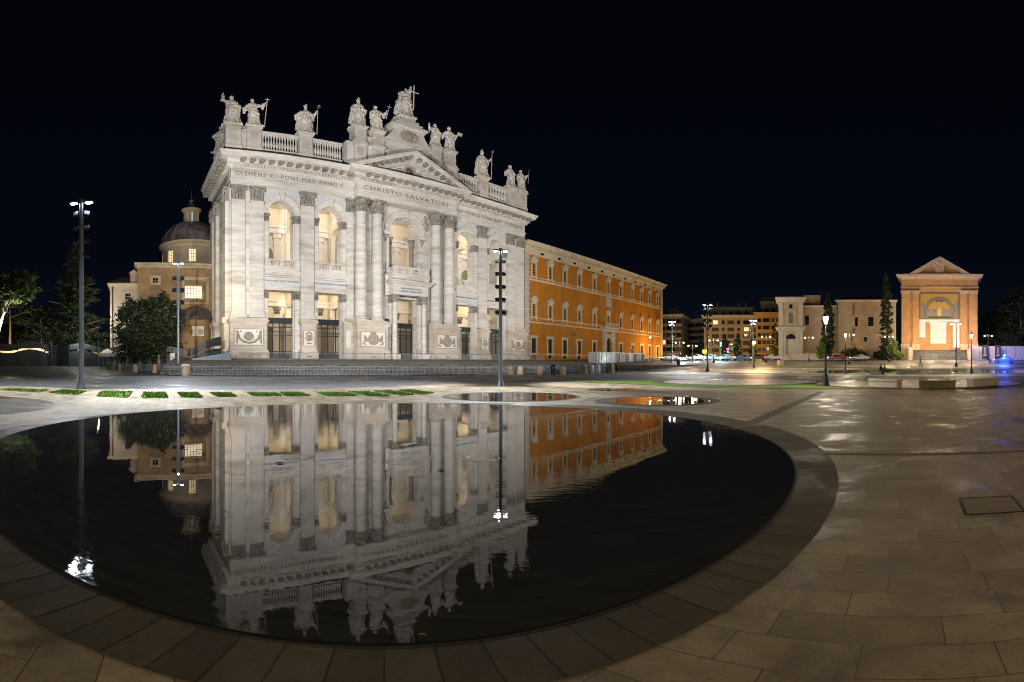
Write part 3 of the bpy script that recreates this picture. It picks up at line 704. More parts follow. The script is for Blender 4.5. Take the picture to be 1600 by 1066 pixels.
def robed(mb, H, P, seed=0):
    w_ = P.get('wide', 1); lx, ly = P.get('lean', (0,0)); sw = P.get('sway', .02)
    rings = [(0,.20*w_,.15,0,0),(.06,.185*w_,.15,0,0),(.2,.165*w_,.14,sw*.5,0),(.35,.155*w_,.135,sw,-.01),(.48,.15*w_,.13,sw,-.01),(.58,.135*w_,.115,sw*.6,0),(.66,.125*w_,.10,0,0),(.74,.135*w_,.10,0,0),(.795,.13,.085,0,0),(.825,.075,.06,0,0),(.85,.042,.042,0,0),(.88,.038,.04,0,0)]
    mb.add(*robe_rings(H, rings, 7, .12, seed, lean=(lx,ly)))
    hx, hy = lx*.93+P.get('headx',0), ly*.93-.01
    def S(p): return (p[0]*H, p[1]*H, p[2]*H)
    mb.ball(S((hx,hy,.93)), (.048*H,.058*H,.066*H), 14, 10)
    mb.ball(S((hx+P.get('look',0)*.03,hy-.055,.925)), (.012*H,.022*H,.018*H), 6, 5)
    if P.get('beard'): mb.ball(S((hx+P.get('look',0)*.02,hy-.04,.885)), (.032*H,.035*H,.04*H), 8, 6)
    if P.get('hair'): mb.ball(S((hx,hy+.018,.945)), (.058*H,.058*H,.06*H), 10, 7)
    if P.get('mitre'):
        mb.add([S((hx-.05,hy-.03,.965)),S((hx+.05,hy-.03,.965)),S((hx+.05,hy+.03,.965)),S((hx-.05,hy+.03,.965)),S((hx-.055,hy,1.02)),S((hx+.055,hy,1.02)),S((hx,hy-.015,1.085)),S((hx,hy+.015,1.085))],
               [(0,1,2,3),(0,1,5,6,4),(3,2,5,7,4),(1,2,5),(0,3,4),(4,6,7),(5,6,7)])
        mb.ball(S((hx,hy,.985)), (.05*H,.045*H,.04*H), 10, 6)
    for s, (el, ha) in zip((-1,1), P['arms']):
        sh = (s*.115+lx*.79, ly*.79, .775)
        mb.tube([S(sh), S(el), S(tuple(el[i]*.45+ha[i]*.55 for i in range(3)))], [.052*H,.058*H,.045*H], 10)
        mb.tube([S(tuple(el[i]*.6+ha[i]*.4 for i in range(3))), S(ha)], [.03*H,.02*H], 8)
        d = Vector(ha)-Vector(el); d.normalize()
        palm = Vector(ha)+d*.022; mb.ball(S(palm), (.020*H,.016*H,.024*H), 8, 6)
        for q in range(4):
            o_ = Vector(((q-1.5)*.009,0,0)); f0 = palm+d*.012+o_; f1 = palm+d*(.034+.004*(q in (1,2)))+o_*1.2
            mb.tube([S(f0), S(f1)], [.006*H,.004*H], 5)
        mb.tube([S(palm), S(palm+Vector((-s*.02,-.008,.008)))], [.007*H,.005*H], 5)
        if P.get('sleeve', True) and ha[2] < .95:
            mb.tube([S(el), S((el[0]*1.03, el[1], el[2]-.16))], [.055*H,.022*H], 8)
    if P.get('cape'):
        c = P['cape']
        for k in range(9):
            a = PI*(.0+k/8) if c == 'back' else PI*(.35+.5*k/8)
            x = math.cos(a)*.16; y = abs(math.sin(a))*.11+.02
            mb.tube([S((x*.7+lx*.78,y*.7,.79)), S((x*1.1+lx*.5,y,.5)), S((x*1.35,y*1.1,.14))], [.03*H,.045*H,.05*H], 7)
    for a, b, r0 in P.get('drape', [((-.13,-.09,.62),(.14,-.12,.40),.03), ((-.12,-.11,.52),(.1,-.13,.30),.026), ((.10,-.09,.70),(-.12,-.11,.58),.028)]):
        a, b = Vector(a), Vector(b); c_ = (a+b)/2+Vector((0,-.03,-.05)); mb.tube([S(a), S(c_), S(b)], [r0*H*.6,r0*H,r0*H*.6], 7)
    for q in range(5):
        x = -.12+.06*q; mb.tube([S((x*.6,-.11,.50)), S((x*.95,-.13,.22)), S((x*1.2,-.145,.03))], [.012*H,.018*H,.022*H], 6)
    for s in (-1,1): mb.ball(S((s*.06,-.15,.015)), (.03*H,.06*H,.022*H), 8, 5)
def statue(name, label, s, y, z, H, P, seed, turn=0.0, props=()):
    loc = TB @ Vector((s, y, z))
    t = thing(name, label, 'statue', loc, PHI+turn, 'stone figures along the top of the basilica front')
    mb = MB(); mb.box(-.23*H, .23*H, -.20*H, .18*H, -.02, .045*H); m2 = MB(); robed(m2, H*.955, P, seed); m2.v = [v+Vector((0,0,.04*H)) for v in m2.v]
    b = len(mb.v); mb.v += m2.v; mb.f += [tuple(b+i for i in f) for f in m2.f]
    fuse(mb, H/92, 'body', M['statue'], t, .030*H, 13/H)
    for pn, fn in props:
        m = MB(); fn(m, H); m.build(pn, M['statue'], t)
def crozier(x, y=-.12, top=1.0):
    def f(m, H):
        m.tube([(x*H*.9,y*H,.02*H),(x*H,y*H,top*H)], [.011*H,.009*H], 6)
        c = Vector((x*H+.03*H, y*H, top*H)); m.tube([c+Vector((-.03*math.cos(a)*H,0,.035*math.sin(a)*H)) for a in [0,.8,1.6,2.4,3.2,4.0,4.8]], .008*H, 6)
    return f
def cross(x0, x1, top, bar, bw, r=.011, y=-.12, z0=.02):
    def f(m, H):
        m.tube([(x0*H,y*H,z0*H),(x1*H,y*H,top*H)], r*H, 6)
        t = (bar-z0)/(top-z0); xc = x0+(x1-x0)*t; m.tube([((xc-bw)*H,y*H,bar*H+.0*H),((xc+bw)*H,y*H,bar*H)], r*H, 6)
    return f
ARM_REST = lambda s: ((s*.20,-.03,.60),(s*.08,-.13,.62))
ARM_HIP = lambda s: ((s*.24,.0,.60),(s*.13,-.08,.52))
ST = [
 (3.0, 2.9, 41.75, 6.3, dict(arms=[((-.26,-.02,.84),(-.25,-.04,1.03)), ARM_REST(1)], wide=1.25, beard=1, hair=1, lean=(-.02,-.02), look=1), 'stone statue with one arm flung high at the left corner of the parapet', 'saint_statue', ()),
 (6.4, 2.9, 41.75, 6.2, dict(arms=[ARM_HIP(-1), ((.24,-.05,.76),(.31,-.1,.86))], beard=1, hair=1, wide=.95, lean=(-.03,0)), 'second stone statue from the left, holding out a long staff topped by a crosspiece', 'saint_statue', (('staff', cross(.26,.34,1.02,.97,.05)),)),
 (15.0, 2.9, 41.75, 6.3, dict(arms=[ARM_HIP(-1), ((.23,-.05,.64),(.29,-.12,.78))], mitre=1, cape='back', wide=1.2, lean=(.03,0), look=1), 'mitred bishop statue with a crook standing alone between the left balustrades', 'bishop_statue', (('crozier', crozier(.32,-.13,1.0)),)),
 (C-9.75, 2.3, 44.95, 6.6, dict(arms=[ARM_REST(-1), ARM_REST(1)], mitre=1, cape='back', wide=.95, beard=1, lean=(.01,-.02)), 'tall mitred statue in a long cape, left end of the raised attic', 'bishop_statue', ()),
 (C-6.2, 2.3, 44.95, 6.2, dict(arms=[ARM_REST(-1), ((.22,-.08,.68),(.29,-.13,.82))], hair=1, wide=1.1, lean=(-.03,0)), 'bare-headed statue lifting a thin cross, just left of the central figure', 'monk_statue', (('cross', cross(.24,.36,1.08,1.0,.07,.008,-.14,.5)),)),
 (C-.2, 2.6, 49.9, 8.0, dict(arms=[((-.16,-.08,.72),(-.03,-.13,.80)), ((.10,-.06,.88),(.10,-.10,1.0))], hair=1, beard=1, cape='back', wide=1.0, lean=(.06,0), sway=-.02), 'tallest statue, crowning the centre and embracing a large cross', 'saviour_statue', (('cross', cross(.17,.19,1.08,.86,.13,.015,-.12,.3)),)),
 (C+6.4, 2.3, 44.95, 6.1, dict(arms=[((-.22,-.04,.68),(-.27,-.08,.86)), ARM_REST(1)], beard=1, hair=1, wide=1.05, lean=(.03,0)), 'statue raising one hand beside its head, just right of the central figure', 'saint_statue', ()),
 (C+9.8, 2.3, 44.95, 6.3, dict(arms=[ARM_HIP(-1), ((.24,-.05,.66),(.28,-.14,.72))], hair=1, wide=1.1, lean=(.0,-.02), sway=.04), 'statue holding an open book out to the side, right end of the raised attic', 'saint_statue', (('book', lambda m, H: m.box(.22*H,.38*H,-.2*H,-.14*H,.70*H,.80*H)),)),
 (53.2, 2.9, 41.75, 6.8, dict(arms=[ARM_REST(-1), ((.21,-.05,.62),(.27,-.12,.74))], mitre=1, cape='back', wide=.95), 'mitred statue with a crook standing alone between the right balustrades', 'bishop_statue', (('crozier', crozier(.31,-.13,1.06)),)),
 (61.6, 2.9, 41.75, 6.0, dict(arms=[ARM_HIP(-1), ARM_REST(1)], beard=1, hair=1, wide=1.0, sway=.05), 'stone statue with a hand on its hip, second from the right corner', 'saint_statue', ()),
 (65.0, 2.9, 41.75, 5.9, dict(arms=[ARM_REST(-1), ((.24,-.05,.70),(.30,-.1,.80))], hair=1, wide=1.0, lean=(.02,0)), 'stone statue holding a thin upright rod at the right corner of the parapet', 'saint_statue', (('staff', lambda m, H: m.tube([(.30*H,-.12*H,.45*H),(.36*H,-.12*H,1.08*H)], .008*H, 6)),)),
]
for i, (s_, y_, z_, H_, P_, lab, nm, pr) in enumerate(ST): statue(nm, lab, s_, y_, z_, H_, P_, i*7+3, 0, pr)
statue('saint_statue', 'statue seen side-on over the left return of the parapet, lower than the corner figure', 3.0, 12.0, 40.9, 5.8, dict(arms=[((-.24,-.05,.72),(-.30,-.1,.66)), ARM_REST(1)], hair=1, wide=1.0), 91, -PI/2+.5)

# ------------------------------------------------------------------ THE PALACE (same street line as the basilica front)
PAL = thing('palace', 'long orange-ochre palace of three storeys with a heavy pale cornice', 'building', ORG, PHI)
XL, XR, YF = 66.0, 138.3, 2.6
G0 = 2.0
wx = [69.2,75.2,81.1,87.3,94.5,101.7,108.8,115.9,122.2,128.0,134.2]
m = MB(); ops = []
for x in wx:
    ops += []
wall_openings(m, YF, .6, XL+1.4, XR-1.4, 21.0, 27.0, [(x, .63, 22.0, 24.95, False) for x in wx])
wall_openings(m, YF, .6, XL+1.4, XR-1.4, 11.2, 21.0, [(x, .63, 12.45, 15.35, False) for x in wx])
wall_openings(m, YF, .6, XL+1.4, XR-1.4, 3.75, 11.2, [(x, .85, 4.0, 7.35, False) if i != 5 else (x, 1.5, 3.76, 7.4, True) for i, x in enumerate(wx)])
wall_openings(m, YF, .6, XL+1.4, XR-1.4, -1, 3.75, [(x, .7, 2.75, 3.5, False) if i != 5 else (x, 1.5, 2.4, 3.75, False) for i, x in enumerate(wx)])
m.box(XL+.05, XL+1.4, YF+.3, YF+24, -1, 27); m.box(XR-1.4, XR-.05, YF+.3, YF+24, -1, 27); m.box(XL+1.4, XR-1.4, 25, 26, -1, 27); m.box(XL+.1, XR-.1, YF+.05, YF+24, 26.9, 27.1)
m.build('wall', M['ochre'], PAL)
m = MB()
for x0, x1 in ((XL, XL+1.4), (XR-1.4, XR)):
    z = G0-2; k = 0
    while z < 26.6:
        d = .28 if k % 2 else 0
        m.box(x0-(.0), x1+(0 if k % 2 else (.35 if x0 < 100 else 0)), YF-.16, YF+.3, z+.03, z+.60); z += .62; k += 1
    m.box(x0+.02, x1-.02, YF-.08, YF+.3, -1, 26.8)
for k in range(40): m.box(XR-.02, XR+.12, YF+.0, YF+1.2+.4*(k % 2), k*.66, k*.66+.6)
m.build('quoins', M['quoin'], PAL)
m = MB(); pp = [(XL, YF+1), (XL, YF), (XR, YF), (XR, YF+24)]
sweep(m, pp[1:], [(0,26.85),(.12,26.85),(.12,27.1),(.05,27.15),(.05,28.3),(.35,28.4),(.4,28.9),(.95,29.0),(1.0,29.5),(1.3,29.7),(1.35,29.95),(0,30.0)])
cn = m.build('cornice', M['ptrim'], PAL)
m = MB(); along(m, [(XL+1,YF),(XR,YF),(XR,YF+22)], .38, .9, 28.45, 28.95, .32, .62); m.build('dentils', M['ptrim'], cn)
m = MB()
for x in [72.2+6.55*k for k in range(10)]: m.box(x-.6, x+.6, YF-.075, YF-.05, 27.45, 27.95)
m.build('attic_vents', M['glassdark'], cn)
m = MB(); m.add([(XL-.3,YF-1.2,29.98),(XR+1.2,YF-1.2,29.98),(XR-5,YF+11,33.0),(XL+2,YF+11,33.0),(XL-.3,YF+24,29.98),(XR+1.2,YF+24,29.98)], [(0,1,2,3),(1,5,2),(5,4,3,2),(4,0,3)]); m.build('roof', M['rooftile'], PAL)
m = MB()
for z0, z1, d in ((20.75,21.2,.16),(21.55,21.75,.2),(10.85,11.2,.16),(11.95,12.2,.2),(3.55,3.75,.1)):
    m.box(XL+1.4, XR-1.4, YF-d, YF, z0, z1)
m.build('string_course', M['ptrim'], PAL)
def pal_window(kind, x, zb, zt, hw, name='window'):
    m = MB(); f = .34
    m.box(-hw-f, -hw, -.16, .06, zb-.1, zt+.1); m.box(hw, hw+f, -.16, .06, zb-.1, zt+.1); m.box(-hw-f, hw+f, -.18, .06, zt, zt+.4)
    if kind != 'ground':
        m.box(-hw-f-.12, hw+f+.12, -.34, .04, zb-.35, zb-.08); m.box(-hw-f, hw+f, -.2, .0, zt+.4, zt+.85); m.box(-hw-f-.22, hw+f+.22, -.5, 0, zt+.85, zt+1.02)
        for s in (-1,1): m.box(s*(hw+f*.9)-.14, s*(hw+f*.9)+.14, -.14, 0, zb-1.0, zb-.35); m.box(s*(hw+.25)-.12,s*(hw+.25)+.12,-.4,0,zt+.3,zt+.85)
        W_ = hw+f+.25
        if kind == 'tri':
            for s in (-1,1): m.prism([(s*W_,zt+1.02),(0,zt+1.62),(0,zt+1.85),(s*W_*1.02,zt+1.22)], -.5, 0)
            m.prism([(-W_+.2,zt+1.02),(W_-.2,zt+1.02),(0,zt+1.6)], -.12, 0)
        else:
            r_ = (W_*W_+.75**2)/(2*.75); a0 = math.asin(W_/r_)
            m.ringarc(0, zt+1.02+.75-r_, r_-.2, r_+.02, -.5, 0, PI/2-a0, PI/2+a0, 10)
            m.prism([(r_*.97*math.sin(t), zt+1.02+.75-r_+r_*.97*math.cos(t)) for t in [a0*(1-2*k/8)*.97 for k in range(9)]], -.12, 0)
    else:
        m.box(-hw-f-.2, hw+f+.2, -.42, 0, zt+.4, zt+.65); m.box(-hw-f-.1, hw+f+.1, -.3, .04, zb-.3, zb-.05)
        for s in (-1,1): m.box(s*(hw+.2)-.12,s*(hw+.2)+.12,-.25,0,zb-.9,zb-.3)
    fo = m.build(name, M['ptrim'], PAL); fo.location = (x, YF, 0)
    m = MB(); m.box(-hw, hw, .32, .38, zb, zt); p = m.build('pane', M['glassdark'], fo)
    m = MB()
    if kind == 'ground':
        for k in range(6): m.box(-hw+(k+.5)*2*hw/6-.03, -hw+(k+.5)*2*hw/6+.03, .02, .06, zb, zt)
        for k in range(7): m.box(-hw, hw, .0, .04, zb+(k+.5)*(zt-zb)/7-.03, zb+(k+.5)*(zt-zb)/7+.03)
    else:
        m.box(-.05,.05,.26,.32,zb,zt)
        for k in range(4): m.box(-hw, hw, .27, .31, zb+(k+.5)*(zt-zb)/4-.03, zb+(k+.5)*(zt-zb)/4+.03)
    m.build('bars', M['iron'] if kind == 'ground' else M['ptrim'], fo)
    return fo
protos = {}
for i, x in enumerate(wx):
    for zb, zt, kd, hw in ((22.0,24.95,'seg' if i % 2 else 'tri',.63),(12.45,15.35,'tri' if i % 2 else 'seg',.63),(4.0,7.35,'ground',.85)):
        if i == 5 and kd == 'ground': continue
        key = (zb, kd)
        if key not in protos: protos[key] = pal_window(kd, x, zb, zt, hw)
        else:
            src = protos[key]; c_ = src.copy(); COL.objects.link(c_); c_.location.x = x
            for ch in kids(src): d_ = ch.copy(); COL.objects.link(d_); d_.parent = c_
m = MB()
for i, x in enumerate(wx):
    if i != 5: m.box(x-.7, x+.7, YF+.3, YF+.36, 2.75, 3.5)
m.build('cellar_openings', M['glassdark'], PAL)
# rusticated portal with balcony and niche
m = MB(); px = wx[5]
z = G0
k = 0
while z < 10.6:
    e_ = .22*(k % 2)
    for s in (-1,1): m.box(px+s*(1.5 if z < 7.4 else 1.5), px+s*(3.0+e_), YF-.55, YF+.1, z+.04, z+.56)
    z += .6; k += 1
for k in range(9):
    a = PI*(k+.5)/9; da = PI/9*.46
    m.prism([(px+1.5*math.cos(a-da),7.4+1.5*math.sin(a-da)),(px+(2.5+.3*(k%2))*math.cos(a-da),7.4+(2.4+.3*(k%2))*math.sin(a-da)),(px+(2.5+.3*(k%2))*math.cos(a+da),7.4+(2.4+.3*(k%2))*math.sin(a+da)),(px+1.5*math.cos(a+da),7.4+1.5*math.sin(a+da))], YF-.5, YF)
m.box(px-3.4, px+3.4, YF-.7, YF, 10.6, 11.3); m.box(px-4.0, px+4.0, YF-1.5, YF, 11.3, 11.7); m.box(px-4.2, px+4.2, YF-1.7, YF, 11.7, 11.9)
po = m.build('portal', M['quoin'], PAL)
m = MB(); balusters(m, px-3.6, px+3.6, YF-1.35, 11.9, 12.8, 18, .12); m.box(px-3.8, px+3.8, YF-1.5, YF-1.2, 12.8, 13.0); m.build('balcony_balustrade', M['ptrim'], po)
m = MB(); m.box(px-1.5, px+1.5, YF+.5, YF+.58, G0, 8.9); m.build('portal_door', M['glassdark'], po)
m = MB(); m.prism([(px-1.5,18.0),(px+1.5,18.0),(px+1.2,20.8),(px+.7,21.6),(px-.7,21.6),(px-1.2,20.8)], YF-.4, YF)
m.ball((px, YF-.5, 21.2), (.55,.4,1.0), 8, 6); m.ball((px, YF-.5, 22.4), (.25,.25,.3), 8, 6); m.box(px-1.9,px+1.9,YF-.5,YF,17.7,18.0)
m.build('carved_arms', M['relief'], po)

# ------------------------------------------------------------------ THE DOMED CHAPEL left of the basilica
CO = Vector((-60.3, 58.4, 0))
CH = thing('domed_chapel', 'tan brick chapel with a lead dome, lantern and tall lit window left of the basilica', 'church', CO, PHI)
gz = 1.0
m = MB(); wall_openings(m, 0, .9, 0, 19, gz-1, 19.4, [(3.2,.5,16.2,17.05,False),(10.13,1.6,13.4,15.7,False)])
m.box(0,.8,.9,22,gz-1,19.4); m.box(18.2,19,.9,22,gz-1,19.4)
m.box(0.0,19,.4,22,19.3,19.4)
cw = m.build('wall', M['tanbrick'], CH)
m = MB(); sweep(m, [(0,20),(0,0),(19,0)], [(0,19.0),(.15,19.0),(.2,19.35),(.55,19.5),(.6,19.85),(0,19.95)]); m.build('eaves', M['ptrim'], CH)
m = MB(); m.add([(-.6,-.6,19.9),(19.4,-.6,19.9),(19.4,20,22),(-.6,20,22)], [(0,1,2,3)]); m.build('roof', M['rooftile'], CH)
def chwin(cx, zb, zt, hw, fr, mat, nx, nz, dep=.5, parent=CH, y=0):
    m = MB()
    for s in (-1,1): m.box(cx+s*hw, cx+s*(hw+fr), y-.14, y+.02, zb-fr, zt+fr)
    m.box(cx-hw, cx+hw, y-.14, y+.02, zt, zt+fr); m.box(cx-hw, cx+hw, y-.16, y+.02, zb-fr, zb)
    fo = m.build('window', M['ptrim'], parent)
    m = MB(); m.box(cx-hw, cx+hw, y+dep, y+dep+.06, zb, zt); m.build('pane', mat, fo)
    m = MB()
    for k in range(1, nx): m.box(cx-hw+2*hw*k/nx-.04, cx-hw+2*hw*k/nx+.04, y+dep-.08, y+dep-.02, zb, zt)
    for k in range(1, nz): m.box(cx-hw, cx+hw, y+dep-.07, y+dep-.01, zb+(zt-zb)*k/nz-.035, zb+(zt-zb)*k/nz+.035)
    m.build('glazing_bars', M['ptrim'], fo); return fo
chwin(3.2, 16.2, 17.05, .5, .45, M['glassdark'], 2, 2)
f = chwin(10.13, 13.4, 15.7, 1.6, .2, M['litwin2'], 6, 5)
m = MB()
for s in (-1,1): m.box(10.43+s*2.0, 10.43+s*2.46, -.3, .02, 12.6, 17.0)
m.box(7.97,12.9,-.3,.02,16.7,17.1); m.box(7.85,13.0,-.45,.02,17.1,17.3); m.box(7.97,12.9,-.3,.02,12.3,12.7); m.build('surround', M['ptrim'], f)
m = MB(); m.lathe([(2.75,gz-1),(2.75,9.5)], 10.6, .2, 24, PI, 2*PI); ap = m.build('apse', M['tanbrick'], CH); smooth_angle(ap)
m = MB(); prof = [(3.2,9.3),(3.15,9.5)]+[(3.0*math.cos(a), 9.55+2.4*math.sin(a)) for a in [PI/2*k/9 for k in range(9)]]+[(.2,11.97)]
m.lathe(prof, 10.6, .2, 16, PI, 2*PI)
for k in range(9):
    a0 = PI+PI*k/8; m.tube([(10.6+3.05*math.cos(a)*math.cos(a0), .2+3.05*math.cos(a)*math.sin(a0), 9.55+2.45*math.sin(a)) for a in [PI/2*q/8 for q in range(9)]], .1, 5)
m.build('apse_roof', M['lead'], ap)
m = MB(); m.box(9.7, 11.5, -2.72, -2.3, 6.5, 7.9); m.box(9.55, 11.65, -2.68, -2.2, 6.35, 8.05); m.build('plaque', M['panel'], ap)
# drum, dome and lantern
DC = CH.matrix_world
dc = Vector((11.3, 12.3))
drum = MB(); drum.lathe([(5.9,19.5),(5.9,25.2)], dc.x, dc.y, 40); dr = drum.build('drum', mottled('drum_stone', (.34,.27,.20),(.45,.37,.29), .8, .85, .3), CH); smooth_angle(dr)
m = MB(); m.lathe([(5.9,24.9),(6.1,25.0),(6.2,25.5),(6.7,25.8),(6.75,26.2),(6.0,26.35)], dc.x, dc.y, 40); q = m.build('drum_cornice', M['ptrim'], dr); smooth_angle(q)
m = MB(); prof = [(6.15*math.cos(a)**.92, 26.1+5.45*math.sin(a)) for a in [R(76)*k/12 for k in range(13)]]
m.lathe(prof, dc.x, dc.y, 48)
for k in range(16):
    a0 = 2*PI*k/16; m.tube([(dc.x+(r_+.05)*math.cos(a0), dc.y+(r_+.05)*math.sin(a0), z_) for r_, z_ in prof], .13, 6)
dm = m.build('dome', M['lead'], dr); smooth_angle(dm, 25)
m = MB(); m.lathe([(1.9,30.9),(1.9,31.3)], dc.x, dc.y, 16)
for k in range(8):
    a0 = 2*PI*(k+.5)/8; m.T = Matrix.Translation((dc.x,dc.y,0)) @ Matrix.Rotation(a0,4,'Z'); m.box(1.05,1.6,-.28,.28,31.2,34.0)
m.T = Matrix.Identity(4); m.lathe([(1.5,33.8),(1.8,34.0),(2.1,34.3),(2.15,34.55),(1.4,34.65)], dc.x, dc.y, 16)
ln = m.build('lantern', M['ptrim'], dm)
m = MB(); m.lathe([(1.5,34.6),(.9,35.3),(.5,36.0),(.35,36.3),(.55,36.7),(.35,37.1),(.08,37.3),(.05,39.2)], dc.x, dc.y, 14); m.build('lantern_cap', M['lead'], ln)
m = MB(); m.lathe([(1.0,31.3),(1.0,33.8)], dc.x, dc.y, 8); m.build('lantern_glazing', plain('lantern_glass', (.5,.55,.55), .3, emit=(.8,.85,.75), es=.35), ln)
vdir = math.atan2(-1,0)
inv = (Matrix.Translation(CO) @ Matrix.Rotation(PHI,4,'Z')).inverted()
camL = inv @ Vector((0,0,0)); base = math.atan2(camL.y-dc.y, camL.x-dc.x)
for k in range(8):
    a0 = base+.03+2*PI*k/8
    m = MB(); m.T = Matrix.Translation((dc.x,dc.y,0)) @ Matrix.Rotation(a0,4,'Z')
    m.box(5.85,6.0,-.95,.95,21.4,24.6); fo = m.build('drum_window', M['ptrim'], dr)
    m = MB(); m.T = Matrix.Translation((dc.x,dc.y,0)) @ Matrix.Rotation(a0,4,'Z'); m.box(6.0,6.02,-.62,.62,21.8,24.3); m.build('pane', M['litwin'], fo)
    m = MB(); m.T = Matrix.Translation((dc.x,dc.y,0)) @ Matrix.Rotation(a0,4,'Z')
    for q_ in (-.2,.2): m.box(6.0,6.05,q_-.03,q_+.03,21.8,24.3)
    for q_ in range(4): m.box(6.0,6.05,-.62,.62,22.2+.55*q_,22.26+.55*q_)
    m.build('glazing_bars', M['iron'], fo)

# lower pink house adjoining the chapel
HO = CO+Vector((math.cos(PHI)*0, 0, 0))
HS = thing('side_house', 'faded pink house with a tiled roof and dormer beside the domed chapel', 'house', CO, PHI)
m = MB(); wall_openings(m, 2.0, .8, -5.05, 0, gz-1, 16.2, [(-1.74,.5,13.35,14.5,False)]); m.box(-5.05,-4.4,2.8,16,gz-1,16.2)
m.build('wall', M['pinkwall'], HS)
m = MB(); sweep(m, [(-5.05,16),(-5.05,2.0),(0,2.0)], [(0,15.7),(.3,15.9),(.5,16.2),(.5,16.4),(0,16.5)]); m.build('eaves', M['ptrim'], HS)
m = MB(); m.add([(-5.6,1.4,16.5),(0,1.4,16.5),(0,9,19.0),(-2.5,9,19.0),(-5.6,16,16.5)], [(0,1,2,3),(0,3,4)]); m.build('roof', M['rooftile'], HS)
chwin(-1.74, 13.35, 14.5, .5, .35, M['glassdark'], 2, 2, .4, HS, 2.0)
m = MB(); m.box(-1.3,-.05,2.2,6,16.4,18.4); m.prism([(-1.6,18.4),(.1,18.4),(-.7,19.0)], 1.9, 6.2); dmr = m.build('dormer', M['pinkwall'], HS)
m = MB(); m.box(-1.1,-.3,2.12,2.18,17.0,18.1); m.build('dormer_shutters', plain('grey_shutters', (.35,.38,.40), .7), dmr)
m = MB(); m.tube([(-4.6,1.85,gz),(-4.6,1.85,15.8)], .09, 6); m.build('drainpipe', M['iron'], HS)

